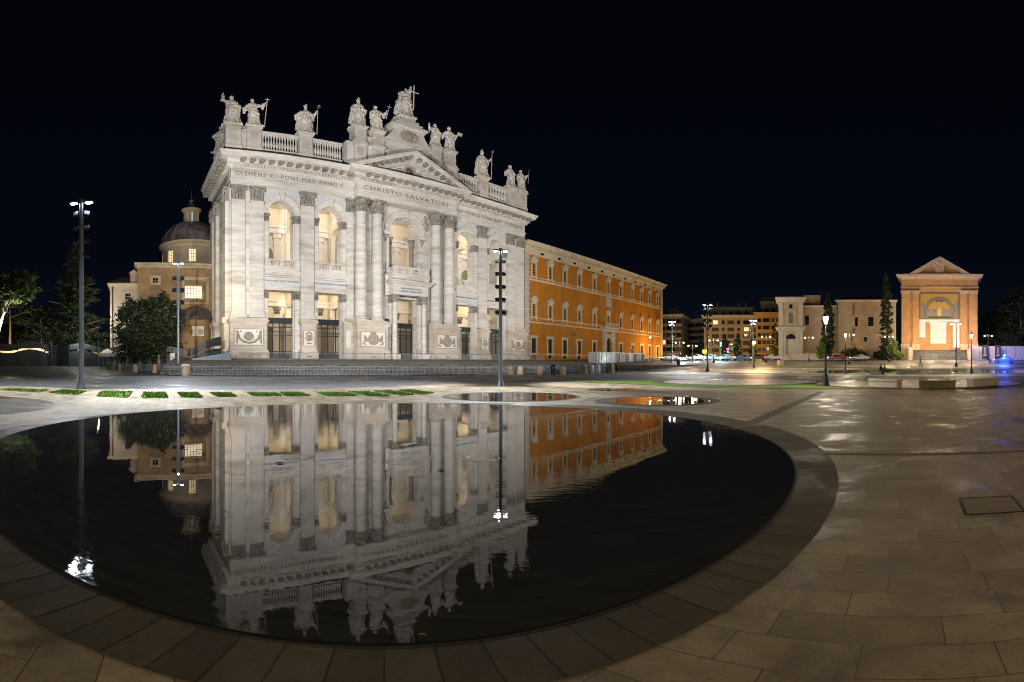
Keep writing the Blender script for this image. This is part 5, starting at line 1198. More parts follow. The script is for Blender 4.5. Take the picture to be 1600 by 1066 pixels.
p = mast(-52.82, 26.2, 11.0, 'tallest floodlight mast, far left of the square, standing by the grass strips', 4, R(40), 2, .62, .92, .14, 0, .9, .95)
downlight(p, 10.4, (1.0,.3), 17000); downlight(p, 10.4, (-.9,-.2), 9000); downlight(p, 10.4, (.25,-.7), 12000); downlight(p, 10.4, (.4,.8), 9000); spot(p+Vector((.2,1.3,8.6)), fac(14,24), 230000*FLOOD, NEUT, 88, .4, .12); spot(p+Vector((1.2,1.1,7.8)), fac(38,28), 330000*FLOOD, NEUT, 74, .4, .12)
spot(p+Vector((-.6,1.3,8.0)), CO+Vector((-2,6,14)), 9000, NEUT, 50)
p = mast(-1.41, 29.6, 8.9, 'floodlight mast standing in front of the right end of the basilica', 5, R(10), 2, .62, .66, .12, 0, .9, .95)
downlight(p, 8.4, (-1.0,.2), 11000); downlight(p, 8.4, (1.0,.2), 13000); downlight(p, 8.4, (-.1,-.7), 9000); spot(p+Vector((-1.0,1.2,6.8)), fac(26,26), 120000*FLOOD, NEUT, 76, .5, .15); spot(p+Vector((.3,1.5,6.4)), fac(52,26), 215000*FLOOD, NEUT, 70, .5, .15)
spot(p+Vector((1.0,1.2,5.6)), TB @ Vector((84,2,14)), 6500, NEUT, 45)
p = mast(-40.93, 59.1, 14.5, 'floodlight mast in front of the domed chapel, left of the basilica', 4, R(35), 2, 1.15, 1.5, .17, 0, 2.2)
downlight(p, 12.5, (.9,-1.0), 9000); spot(p+Vector((-.8,1.6,9)), CO+Vector((4,10,12)), 5200, WARM, 95); spot(p+Vector((.9,1.4,10)), fac(-2,22), 1800, NEUT, 70)
p = mast(23.98, 70.2, 10.2, 'floodlight mast standing on the pale path right of the palace', 4, R(-20), 2, .62, 1.2, .13, 0, .9, .8)
downlight(p, 9.6, (-1.0,-.6), 9000); downlight(p, 9.6, (1.0,-.8), 9000); spot(p+Vector((-1.3,.8,7.5)), fac(58,22), 120000*FLOOD, NEUT, 50); 
mast(19.62, 97.9, 8.8, 'distant floodlight mast at the palace corner, lamps burning all down its pole', 4, 0, 2, .8, 1.1, .13, 1500, 1.0, .9)
mast(29.59, 86.4, 8.6, 'floodlight mast nearest the sodium street lamp, lamps burning down its pole', 4, 0, 2, .8, 1.1, .13, 1500, 1.0, .9)
# the two distant masts have their floodlights switched on
for deg, r, H in ((19.62,97.9,8.8),(29.59,86.4,8.6)):
    t = [o for o in bpy.data.objects if o.type == 'EMPTY' and (o.location-site(deg,r)).length < .1][0]
    for c in kids(t):
        if c.name.startswith('floodlight'):
            for g_ in kids(c): g_.data.materials.clear(); g_.data.materials.append(M['lampcool'] if c.name.endswith(('1','4','6','8')) else M['floodon'])

def lantern(deg, r, H, label, watts):
    p = site(deg, r, .03); t = thing('street_lantern', label, 'street lamp', p, 0, 'old fashioned street lanterns')
    m = MB(); m.lathe([(.26,0),(.26,.06),(.22,.12),(.22,.28),(.17,.34),(.16,.62),(.11,.75),(.10,1.0),(.075,1.1),(.06,1.2),(.05,H-1.3),(.07,H-1.25),(.045,H-1.15),(.035,H-.62),(.08,H-.58),(.05,H-.5)], 0, 0, 14); smooth_angle(m.build('post', M['castiron'], t))
    m = MB(); m.lathe([(.10,H-.52),(.11,H-.48),(.20,H-.08),(.22,H-.06),(.2,H-.03),(.14,H+.04),(.04,H+.1),(.02,H+.18)], 0, 0, 6)
    mm = MB()
    for k in range(6):
        a = 2*PI*k/6; mm.tube([(.105*math.cos(a),.105*math.sin(a),H-.5),(.195*math.cos(a),.195*math.sin(a),H-.07)], .010, 4)
    mm.lathe([(.21,H-.08),(.23,H-.05),(.15,H+.04),(.05,H+.10),(.02,H+.2)], 0, 0, 6); mm.lathe([(.06,H-.56),(.12,H-.5)], 0, 0, 6)
    ln_ = mm.build('lantern_frame', M['castiron'], t)
    m = MB(); m.lathe([(.085,H-.49),(.17,H-.09)], 0, 0, 6); m.build('glass', M['lampwarm'], ln_)
    point(p+Vector((0,-.32,H-.3)), watts, (1,.88,.68), .2)
lantern(38.46, 29.2, 4.4, 'nearest lit street lantern, standing on the grass edge in front of a cypress', 900)
lantern(40.89, 62.4, 5.4, 'lit street lantern left of the seated couple, before the plain church wall', 1100)
lantern(56.35, 63.4, 5.4, 'lit street lantern right of the mosaic tribune, beside the far bench', 1100)
def twin(deg, r, H, label, watts, arms=2, mat='lampwarm2', col=(1,.70,.40), k=.8):
    watts *= .75
    p = site(deg, r); t = thing('twin_lamp', label, 'street lamp', p, R(deg)*-1, 'twin armed street lamps in the distance')
    m = MB(); m.lathe([(.28,0),(.26,.5),(.13,.7),(.09,1.2),(.07,H-.3),(.12,H-.25),(.05,H)], 0, 0, 10); m.build('post', M['castiron'], t)
    for s in ((-1,1) if arms == 2 else (-1,)):
        m = MB(); m.tube([(0,0,H-.5),(s*.35,0,H-.15),(s*.7,0,H-.1),(s*.85,0,H-.25)], .035, 6); a_ = m.build('arm', M['castiron'], t)
        m = MB(); m.ball((s*.85,0,H-.42), (.2*k,.2*k,.17*k), 10, 7); m.build('globe', M[mat], a_)
    if watts: point(p+Vector((0,0,H-.2))-Vector((p.x,p.y,0)).normalized()*1.0, watts, col, .3)
for d, r, H, lab, wt in ((20.56,100.6,4.6,'small twin lamp at the right-hand corner of the palace',900),(22.13,100.6,3.9,'short twin lamp between the palace and the nearest far mast',700),(24.72,97.9,5.1,'twin lamp just right of the far floodlight mast on the pale path',1500),
    (31.16,97.9,5.8,'twin lamp in front of the orange apartment block',1600),(36.42,102.1,5.7,'twin lamp before the blank wall right of the gate pavilion',1700),(41.36,91.8,6.2,'twin lamp directly behind the second lit lantern',1900),
    (46.23,99.2,5.9,'twin lamp beside the tall cypress left of the tribune',1900),(58.39,112,6.2,'twin lamp among the dark trees right of the tribune',1700)):
    twin(d, r, H, lab, wt)
twin(54.47, 84.4, 8.1, 'tall ornate twin lamp before the steps of the mosaic tribune', 1500)
p = site(29.67, 80.5); t = thing('sodium_lamp', 'single street lamp burning bright orange near the traffic', 'street lamp', p)
m = MB(); m.lathe([(.2,0),(.12,.6),(.07,1),(.06,4.2)], 0, 0, 8); m.build('post', M['castiron'], t); m = MB(); m.ball((0,0,4.35), (.3,.3,.26), 12, 8); m.build('globe', M['lamporange'], t)
point(p+Vector((-.6,-1.0,4.3)), 3000, (1,.5,.1), .3); point(site(30.5,122,4.5), 2600, (1,.5,.08), .4)
p = site(17.19, 104.5); t = thing('palace_lamp', 'warm street lamp close against the right end of the palace', 'street lamp', p)
m = MB(); m.lathe([(.2,0),(.12,.6),(.07,1),(.06,5.2)], 0, 0, 8); m.tube([(0,0,5.1),(-.5,0,5.4)], .05, 6); m.build('post', M['castiron'], t); m = MB(); m.ball((-.5,0,5.35), (.22,.22,.16), 12, 8); m.build('globe', M['lampwarm'], t)
point(TB @ Vector((124,-3.0,7.5)), 3000, (1,.62,.18), .3)
point(TB @ Vector((134,-2.0,6.0)), 2200, (1,.60,.18), .3)
spot(TB @ Vector((112,-26,9)), TB @ Vector((112,2,20)), 7600, (1,.62,.22), 110, .8)
t = thing('unlit_lamp_post', 'thin dark unlit post with a bracket in front of the palace', 'lamp post', site(7.46,97.9))
m = MB(); m.lathe([(.16,0),(.1,.6),(.06,1),(.05,7)], 0, 0, 8); m.build('post', M['castiron'], t); m = MB(); m.box(-.5,.5,-.05,.05,6.2,6.3); m.box(.25,.5,-.1,.1,5.6,6.2); m.build('bracket', M['castiron'], t)
# lamps inside the loggia and portico
def area(loc, target, watts, col, sx_, sy_):
    d = bpy.data.lights.new('uplighter', 'AREA'); d.shape = 'RECTANGLE'; d.size = sx_; d.size_y = sy_; d.energy = watts; d.color = col
    o = bpy.data.objects.new('uplighter', d); COL.objects.link(o); o.location = loc; o.rotation_euler = (Vector(target)-Vector(loc)).to_track_quat('-Z','Y').to_euler(); return o
for u in (-23.1,-14.65,0,14.65,23.1):
    # lighting troughs behind the parapets and lintels of the bays, facing into the building
    area(TB @ Vector((C+u,5.1,17.3)), TB @ Vector((C+u,10.5,29)), 110, (1,.90,.76), 3.6, .5)
    area(TB @ Vector((C+u,5.0,29.8)), TB @ Vector((C+u,12.6,29)), 430, (1,.93,.84), 3.6, .5)
    area(TB @ Vector((C+u,5.0,13.6)), TB @ Vector((C+u,12.6,14.2)), 440, (1,.86,.62), 3.6, .5)
# unseen lamp posts added outside the view to light the near paving
for x, y, wt in ((19,3.0,1150),(-10,-12,1150),(3,-9,1500)):
    t = thing('street_lantern', {19:'unseen street lantern just outside the view on the right', -10:'unseen street lantern behind the viewpoint, on its left', 3:'unseen street lantern behind the viewpoint, straight back'}[x], 'street lamp', (x,y,0), 0, 'old fashioned street lanterns')
    m = MB(); m.lathe([(.26,0),(.2,.3),(.1,1),(.05,5.0),(.1,5.1)], 0, 0, 10); m.build('post', M['castiron'], t); m = MB(); m.lathe([(.1,5.1),(.2,5.5),(.02,5.8)], 0, 0, 6); m.build('glass', M['lampwarm'], t)
    point((x,y+.4,5.5), wt, (1,.77,.45), .4)
# tribune floodlights at its foot

# ------------------------------------------------------------------ THE MOSAIC TRIBUNE (right)
M['tribwall'] = mottled('tribune_ochre', (.50,.275,.115), (.62,.36,.16), .5, .85, .15, blocks=(1.1,.5,.015), mcol=.88)
M['tribpale'] = mottled('tribune_pale_stone', (.50,.385,.275), (.61,.49,.37), 1, .8, .3, blocks=(1.4,.6,.02), mcol=.75)
M['gold'] = mottled('gold_mosaic', (.42,.27,.05), (.56,.38,.09), 5, .5, .1)
M['mosblue'] = mottled('blue_grey_mosaic', (.16,.17,.20), (.38,.36,.33), 8, .6, .1, c3=(.10,.09,.10))
M['mosgreen'] = mottled('green_mosaic', (.08,.11,.06), (.14,.16,.08), 6, .6, .1)
M['mosborder'] = mottled('dark_mosaic_border', (.10,.075,.07), (.20,.16,.14), 9, .6, .1)
def frame_at(deg, r, turn=0.0, dz=0.0):
    """origin on the bearing, local x to the right as seen from the square, y away"""
    return site(deg, r, dz), -R(deg)+turn
TC, TR = frame_at(52.45, 116.6)
TG = thing('mosaic_tribune', 'ochre gabled tribune with an arched gold mosaic and white inscribed tablets', 'monument', TC, TR)
m = MB(); z0 = -1
wall_openings(m, 0, 1.0, -9.5, 9.5, z0, 21.5, [(-.2, 4.75, 3.6, 12.0, True)]) if False else None
m.box(-9.6,-5.2,.6,12,z0,20.6); m.box(5.0,9.6,.6,12,z0,20.6); m.box(-5.2,5.0,.6,12,17.2,20.6); m.box(-5.2,5.0,2.2,12,z0,17.2)
wl = m.build('wall', M['tribwall'], TG)
for x, w_ in ((-8.55,2.0),(-5.95,1.7),(6.1,1.6),(8.4,2.0)):
    m = MB(); m.box(x-w_/2, x+w_/2, .2, .62, 3.9, 16.6)
    po = m.build('pilaster', M['tribwall'], TG)
    m = MB(); m.box(x-w_/2-.1,x+w_/2+.1,.08,.62,16.6,17.0); m.box(x-w_/2-.22,x+w_/2+.22,-.05,.62,17.0,17.5); m.build('capital', M['tribpale'], po)
    m = MB(); m.box(x-w_/2-.1,x+w_/2+.1,-.1,.62,z0,3.4); m.box(x-w_/2-.2,x+w_/2+.2,-.2,.62,3.4,3.9); m.build('base', M['tribpale'], po)
m = MB(); sweep(m, [(-9.6,10),(-9.6,.6),(9.6,.6),(9.6,10)], [(0,18.2),(.25,18.2),(.25,18.5),(0,18.55)]); sweep(m, [(-9.6,12),(-9.6,.6),(9.6,.6),(9.6,12)], [(0,20.4),(.4,20.5),(.5,20.9),(1.2,21.1),(1.3,21.6),(0,21.8)])
m.build('cornice', M['tribpale'], TG)
m = MB()
for s in (-1,1):
    m.prism([(s*7.2,21.7),(s*0,25.9),(s*0,25.0),(s*5.7,21.7)], -.7, 1.5)
    m.prism([(s*7.4,21.75),(s*0,26.1),(s*0,25.9),(s*7.1,21.75)], -.9, 11)
pg = m.build('gable', M['tribpale'], TG)
m = MB(); m.prism([(-6,21.7),(6,21.7),(0,25.2)], .3, 1.0); m.build('gable_field', M['tribwall'], pg)
m = MB(); m.prism([(-.9,21.9),(.9,21.9),(1.3,23.6),(.8,24.6),(-.8,24.6),(-1.3,23.6)], -.1, .3)
for s in (-1,1): m.ball((s*1.1,-.1,24.0), (.5,.3,.5), 8, 6); m.ball((s*.7,-.1,24.7), (.4,.3,.35), 8, 6)
m.ball((0,-.1,24.5),(.7,.4,.5),8,6); m.build('carved_arms', M['tribpale'], pg)
m = MB(); m.add([(-7.6,1.0,21.75),(7.6,1.0,21.75),(7.6,12,21.75),(-7.6,12,21.75),(0,1.0,25.95),(0,12,25.95)], [(0,4,5,3),(1,2,5,4)]); m.build('roof', M['rooftile'], TG)
# apse field with tablets and mosaic
m = MB(); m.box(-5.2,5.0,1.0,2.2,10.2,17.2) ; mo = m.build('mosaic', M['gold'], TG)
m = MB()
for a, b, c, d in ((-5.25,5.05,16.7,17.3),(-5.25,-4.85,10.2,16.7),(4.65,5.05,10.2,16.7),(-5.25,5.05,10.0,10.25)): m.box(a,b,.86,1.0,c,d)
m.build('mosaic_border', M['mosborder'], mo)
m = MB(); m.ringarc(-.1,11.9,3.2,3.75,.84,1.0,-.5,PI+.5,30); m.build('mosaic_arch', M['mosblue'], mo)
m = MB(); m.ringarc(-.1,11.9,3.15,3.28,.80,1.0,-.5,PI+.5,30); m.ringarc(-.1,11.9,3.7,3.82,.80,1.0,-.5,PI+.5,30); m.build('arch_edging', M['mosborder'], mo)
m = MB(); m.prism([(-.1+3.1*math.cos(a), 11.9+3.1*math.sin(a)) for a in [-.5+(PI+1.0)*k/24 for k in range(25)]], .95, 1.0); m.build('semidome_field', M['gold'], mo)
rr = random.Random(5)
m = MB()
for s in (-1,1):
    for k in range(5):
        x = -.1+s*(.85+.46*k); m.box(x-.17,x+.17,.88,.94,10.9,12.6-.05*k); m.ball((x,.9,12.75-.05*k),(.13,.04,.16),6,4)
m.build('mosaic_group', M['mosblue'], mo)
m = MB(); m.box(-2.85,2.65,.86,.93,10.4,10.95); m.build('mosaic_meadow', M['mosgreen'], mo)
m = MB(); m.box(-.4,.25,.84,.9,11.0,13.0); m.ball((-.08,.86,13.25),(.2,.05,.25),8,5); m.box(-.75,.6,.84,.9,12.2,12.5); m.build('mosaic_figure', mottled('pale_gold_mosaic',(.62,.46,.16),(.75,.62,.34),6), mo)
m = MB(); m.ringarc(-.1,14.0,.7,1.1,.84,.9,.5,PI-.5,10); m.build('mosaic_canopy', M['mosborder'], mo)
m = MB()
for s in (-1,1):
    for k in range(3): m.box(-.1+s*4.15-.42, -.1+s*4.15+.42, .9, .96, 10.8+k*1.25, 11.7+k*1.2); m.ball((-.1+s*4.15,.9,11.9+k*1.2),(.2,.05,.2),6,4)
m.build('mosaic_side_figures', M['mosblue'], mo)
m = MB(); m.box(-5.3,5.1,.7,2.2,9.6,10.05); m.box(-5.4,5.2,.55,2.2,9.95,10.12); m.build('marble_shelf', M['panel'], TG)
m = MB(); m.box(-5.2,-3.6,.9,2.2,5.8,9.6); m.box(-5.4,-3.5,.8,2.2,5.6,5.9); m.build('left_tablet', M['panel'], TG)
m = MB(); m.box(3.3,5.0,.9,2.2,3.0,9.6); m.build('right_tablet', M['panel'], TG)
m = MB(); m.box(-2.35,1.7,1.9,2.2,4.1,9.3); m.box(-2.6,1.95,1.75,2.2,9.2,9.6); tb = m.build('central_tablet', M['panel'], TG)
m = MB()
for k in range(9):
    rr = random.Random(k); L0 = 1.5+.3*rr.random(); m.box(-.3-L0,-.3+L0,1.885,1.9,8.3-k*.45,8.36-k*.45)
m.build('carved_lines', plain('faint_incised_lines', (.45,.40,.36), .8), tb)
m = MB()
for k in range(8): m.box(-6.9,6.9,-1.2-.35*(8-k)+0, .2, z0, .25*(k+1)+.0) if False else m.box(-6.6,6.8,-.2-.4*(8-k), .6, -1+0, .3*(k+1))
m.build('steps', M['steps'], TG)
m = MB(); m.box(-7.5,-6.6,-4.6,.2,-1,3.0); m.box(6.8,7.6,-4.6,.2,-1,2.6); m.build('flank_walls', M['tribpale'], TG)
for q, wt in (((-2.2,-5.6,2.8),1700),((3.0,-6.0,2.8),1300),((-7,-12,4),2600),((7,-12,4),2200),((0,-14,7),2500)):
    p = Matrix.Translation(TC) @ Matrix.Rotation(TR,4,'Z') @ Vector(q); point(p, wt, (1,.76,.46), .3)

# ------------------------------------------------------------------ THE OLD CHURCH RANGE between the blocks and the tribune
M['churchwall'] = mottled('cream_church_wall', (.42,.31,.19), (.52,.40,.26), .35, .88, .2, (1,1,1), (.33,.25,.16), (1.3,.55,.01), mcol=.88)
M['aptgrey2'] = plain('shaded_blind_window', (.16,.13,.10), .8)
M['churchtrim'] = mottled('pale_church_trim', (.46,.39,.30), (.56,.48,.38), .8, .85, .2)
CP, CR_ = frame_at(34.2, 117)
GP = thing('gate_pavilion', 'two-storey pale pavilion with a lunette doorway and pedimented window', 'building', CP, CR_)
m = MB(); wall_openings(m, 0, .6, -3.1, 3.1, -1, 15.8, [(0,1.25,-.9,5.2,True)]) ; m.box(-3.1,3.1,.6,12,-1,15.8); m.build('wall', M['churchwall'], GP)
m = MB()
for s in (-1,1): m.box(s*2.5-.55,s*2.5+.55,-.3,0,-1,7.2); m.box(s*2.5-.55,s*2.5+.55,-.25,0,8.7,14.4); m.box(s*1.6-.3,s*1.6+.3,-.12,0,-1,7.2)
sweep(m, [(-3.1,8),(-3.1,0),(3.1,0),(3.1,8)], [(0,7.2),(.3,7.3),(.35,7.7),(.7,7.9),(.7,8.2),(0,8.3)]); sweep(m, [(-3.1,8),(-3.1,0),(3.1,0),(3.1,8)], [(0,14.4),(.3,14.5),(.35,14.9),(.8,15.3),(.8,15.7),(0,15.85)])
m.ringarc(0,11.5,.85,1.1,-.35,0,.3,PI-.3,10); m.box(-1.05,-.8,-.22,0,8.9,11.6); m.box(.8,1.05,-.22,0,8.9,11.6); m.box(-1.2,1.2,-.3,0,8.6,8.9)
m.build('mouldings', M['churchtrim'], GP)
m = MB(); m.box(-1.24,1.24,.45,.59,-.9,5.1); m.build('blocked_door', M['churchtrim'], GP)
m = MB(); m.prism([(1.22*math.cos(PI*k/12), 5.22+1.22*math.sin(PI*k/12)) for k in range(13)], .4, .58); m.build('lunette_glass', M['glassdark'], GP)
m = MB(); m.prism([(-.5,9.1),(.5,9.1)]+[(.5*math.cos(PI*k/10), 11.3+.5*math.sin(PI*k/10)) for k in range(11)], -.05, .02); m.build('window_recess', M['aptgrey2'], GP); m = MB(); m.box(-.4,.4,-.04,.02,12.9,13.9); m.build('attic_opening', M['glassdark'], GP)
def plainrange(name, label, deg, r, x0, x1, H, dep, wins, roofh, mat='churchwall', cat='building', group=None):
    p, a = frame_at(deg, r); t = thing(name, label, cat, p, a, group)
    m = MB(); wall_openings(m, 0, .5, x0, x1, -2, H, [(wx_, wh_, zb_, zt_, False) for wx_, wh_, zb_, zt_ in wins]); m.box(x0,x0+.5,.5,dep,-2,H); m.box(x1-.5,x1,.5,dep,-2,H); m.build('wall', M[mat], t)
    m = MB(); sweep(m, [(x0,dep),(x0,0),(x1,0),(x1,dep)], [(0,H-.5),(.2,H-.45),(.4,H-.1),(.4,H),(0,H)]); m.build('eaves', M['churchtrim'], t)
    m = MB(); m.add([(x0-.5,-.5,H+.02),(x1+.5,-.5,H+.02),(x1-2,dep*.5,H+roofh),(x0+2,dep*.5,H+roofh),(x0-.5,dep,H+.02),(x1+.5,dep,H+.02)], [(0,1,2,3),(1,5,2),(5,4,3,2),(4,0,3)]); m.build('roof', M['rooftile'], t)
    for wx_, wh_, zb_, zt_ in wins:
        m = MB(); f_ = .18
        for s in (-1,1): m.box(wx_+s*wh_, wx_+s*(wh_+f_), -.06, .02, zb_-f_, zt_+f_)
        m.box(wx_-wh_, wx_+wh_, -.08,.02,zb_-f_,zb_); m.box(wx_-wh_, wx_+wh_, -.06,.02,zt_,zt_+f_); w__ = m.build('window', M['churchtrim'], t)
        m = MB(); m.box(wx_-wh_,wx_+wh_,.3,.34,zb_,zt_); m.build('pane', M['glassdark'], w__)
        m = MB(); m.box(wx_-.04,wx_+.04,.22,.29,zb_,zt_); m.box(wx_-wh_,wx_+wh_,.22,.29,(zb_+zt_)/2-.04,(zb_+zt_)/2+.04); m.build('glazing_bars', M['iron'], w__)
    return t
t = plainrange('church_hall', 'blank cream church wall between the gate pavilion and the taller wing', 38.0, 119, -5.0, 5.2, 13.8, 12, [(-3.8,.5,8.8,11.2)], .8)
m = MB(); m.box(-4.6,-.4,3,10,13.6,16.6); m.box(-4.8,-.2,2.8,10.2,16.6,16.9); m.build('upper_storey', M['churchwall'], t)
t = plainrange('church_wing', 'taller plain cream church wing with two dark windows beside the tall cypress', 43.4, 117.5, -7.4, 7.6, 15.1, 14, [(-2.7,.68,8.3,10.7),(1.25,.68,8.4,10.8),(-3.2,.45,4.4,5.6),(-.1,.45,4.5,5.7)], 1.9)
m = MB(); m.tube([(-7.2,-.1,-1),(-7.2,-.1,14.6)], .09, 6); m.build('drainpipe', M['iron'], t)
# retaining bank before the pavilion
bp_, ba = frame_at(37.0, 112)
m = MB(); m.prism([(-8.5,-2.3),(9,-2.3),(9,1.6),(-5.4,1.6),(-6.6,1.2),(-8.5,.1)], 0, .8); o = m.build('bank_wall', mottled('scribbled_pale_wall',(.44,.38,.30),(.54,.47,.38),2,.85,.2,c3=(.20,.17,.14)), None); o.location = bp_; o.rotation_euler.z = ba
tag(o, 'low pale sloping wall below the gate pavilion, along the street', 'wall')

# ------------------------------------------------------------------ APARTMENT BLOCKS far behind the street
def block(label, deg, r, x0, x1, H, dep, cols, rows, mat, turn=0.0, lit=(), z0=3.0, attic=0, winw=.75, winh=1.9, seed=1, side=0):
    p, a = frame_at(deg, r, turn); t = thing('apartment_block', label, 'building', p, a, 'apartment blocks beyond the street')
    rr = random.Random(seed)
    m = MB(); m.box(x0,x1,0,dep,-2,H); m.build('wall', M[mat], t)
    m = MB(); sweep(m, [(x0,dep),(x0,0),(x1,0),(x1,dep)], [(0,H-.8),(.3,H-.7),(.4,H-.2),(1.0,H),(1.0,H+.3),(0,H+.4)])
    fh = (H-1.5-z0)/rows
    for z in (z0-.3, z0+fh*1-.35, z0+fh*(rows-1)-.35): sweep(m, [(x0,dep),(x0,0),(x1,0),(x1,dep)], [(0,z),(.18,z),(.18,z+.3),(0,z+.3)])
    m.build('cornices', M['churchtrim'] if mat != 'aptorange' else M['aptorange'], t)
    if attic:
        m = MB(); m.box(x0+1.5,x1-1.5,3,dep-2,H,H+attic); m.box(x0+1.2,x1-1.2,2.7,dep-1.7,H+attic,H+attic+.3)
        for k in range(6): m.box(x0+2+k*(x1-x0-4)/6, x0+2.6+k*(x1-x0-4)/6, 4, 4.8, H+attic, H+attic+1.2+rr.random())
        at_ = m.build('attic_storey', M['aptdark'], t)
        m = MB()
        for k in range(cols): x = x0+(k+.5)*(x1-x0)/cols; m.box(x-.6,x+.6,2.9,3.02,H+.6,H+2.0)
        m.build('attic_windows', M['glassdark'], at_)
    i = 0
    def win(x, z, w_, h_, litq, ty='n'):
        m = MB()
        m.box(x-w_-.2,x+w_+.2,-.1,.0,z-.2,z+h_+.2); m.box(x-w_-.3,x+w_+.3,-.25,.0,z-.32,z-.2); m.box(x-w_-.3,x+w_+.3,-.22,0,z+h_+.2,z+h_+.36)
        f_ = m.build('window', M[mat], t)
        m = MB(); m.box(x-w_,x+w_,-.14,-.11,z,z+h_); m.build('pane', M['litwin'] if litq else (M['shutter'] if rr.random() < .5 else M['glassdark']), f_)
        if ty == 's' and not litq:
            m = MB()
            for s in (-1,1): m.box(x+s*w_, x+s*(w_+.42), -.17,-.1, z, z+h_)
            m.build('shutters', M['shutter'], f_)
    for r_ in range(rows):
        for c in range(cols):
            x = x0+(c+.5)*(x1-x0)/cols; z = z0+r_*fh+.9; big = (c % 2 == 1)
            win(x, z, winw*(1.25 if big else .8), winh, (c, r_) in lit, 's' if big else 'n')
    if side:
        m = MB(); sy = -1 if side < 0 else 1; xs = x0 if side < 0 else x1
        for r_ in range(rows):
            for c in range(abs(side)):
                y = (c+.5)*dep/abs(side); z = z0+r_*fh+.9; m.box(xs+sy*.02, xs+sy*.12, y-.55, y+.55, z, z+winh)
        m.build('side_windows', M['glassdark'], t)
    m = MB()
    for c in range(cols): x = x0+(c+.5)*(x1-x0)/cols; m.box(x-1.0,x+1.0,-.08,0,-.5,z0-1.2)
    m.build('shopfronts', M['glassdark'], t)
    return t
M['aptbeige'] = mottled('beige_apartment_render', (.36,.27,.17), (.44,.33,.22), .3, .9, .1)
M['aptorange'] = mottled('orange_apartment_render', (.40,.22,.07), (.48,.28,.10), .3, .9, .1)
M['aptgrey'] = mottled('grey_brown_apartment_render', (.27,.21,.16), (.35,.28,.22), .3, .9, .1)
M['aptdark'] = mottled('dark_roof_storey', (.09,.08,.07), (.14,.12,.10), .5, .9, .1)
M['shutter'] = plain('brown_shutters', (.07,.045,.03), .8)
block('long beige apartment block of five rows of windows facing the square', 27.0, 178, -10.8, 9.8, 16.9, 14, 7, 5, 'aptbeige', 0, {(1,4),(5,3)}, attic=3.4, winh=1.45, winw=.7, z0=2.2, seed=2)
block('dark orange apartment block at the end of the beige one', 31.1, 172, -3.6, 6.5, 17.3, 14, 4, 5, 'aptorange', -.05, (), attic=4.6, seed=3, winh=1.4, z0=2.2)
block('grey-brown apartment block end-on, just beyond the palace corner', 19.6, 205, -4.5, 4.2, 20.0, 20, 4, 5, 'aptgrey', -.2, {(0,1)}, attic=1.5, seed=4)
block('receding grey apartment terrace stepping away behind the floodlight mast', 22.0, 232, -6.5, 9.5, 20.2, 24, 8, 5, 'aptgrey', -.75, (), seed=5)
for d, r, z, wt, c in ((27,158,7,2000,(1,.72,.42)),(24.5,160,6,1500,(1,.78,.5)),(31,156,6,1300,(1,.6,.2)),(20,183,7,1900,(1,.75,.5)),(22.5,193,7,1700,(1,.75,.5)),(29,160,12,900,(1,.75,.45))):
    point(bear(d, r, z+2), wt, c, .6)

# ------------------------------------------------------------------ TREES
def leaves(m, c, rad, ncl, nl, size, rr, shell=.55, flat=1.0, clump=.16, drop=None):
    """leaf tufts gathered into clumps through an ellipsoid of foliage"""
    c = Vector(c); rad = Vector(rad)
    for k in range(ncl):
        d = Vector((rr.gauss(0,1), rr.gauss(0,1), rr.gauss(0,1))).normalized(); q = shell+(1-shell)*rr.random()**.7
        q *= .82+.28*noise.noise(d*2.1+c*.3)+.1*rr.random()
        cc = c+Vector((d.x*rad.x*q, d.y*rad.y*q, d.z*rad.z*q)); cl = clump*(.6+.8*rr.random())*max(rad.x, rad.z)
        if drop and drop(cc): continue
        for j in range(nl):
            p = cc+Vector((rr.gauss(0,cl*.5), rr.gauss(0,cl*.5), rr.gauss(0,cl*.35*flat)))
            a = Vector((rr.gauss(0,1), rr.gauss(0,1), rr.gauss(0,.6))).normalized()*size*(.5+rr.random()); b = a.cross(Vector((rr.gauss(0,1),rr.gauss(0,1),rr.gauss(0,1)))).normalized()*size*.35*(.6+.8*rr.random())
            m.add([p-a*.5, p+b, p+a*.5, p-b], [(0,1,2,3)])
def trunk(m, pts, r0, r1, n=9):
    k = len(pts); m.tube(pts, [r0+(r1-r0)*i/(k-1) for i in range(k)], n)
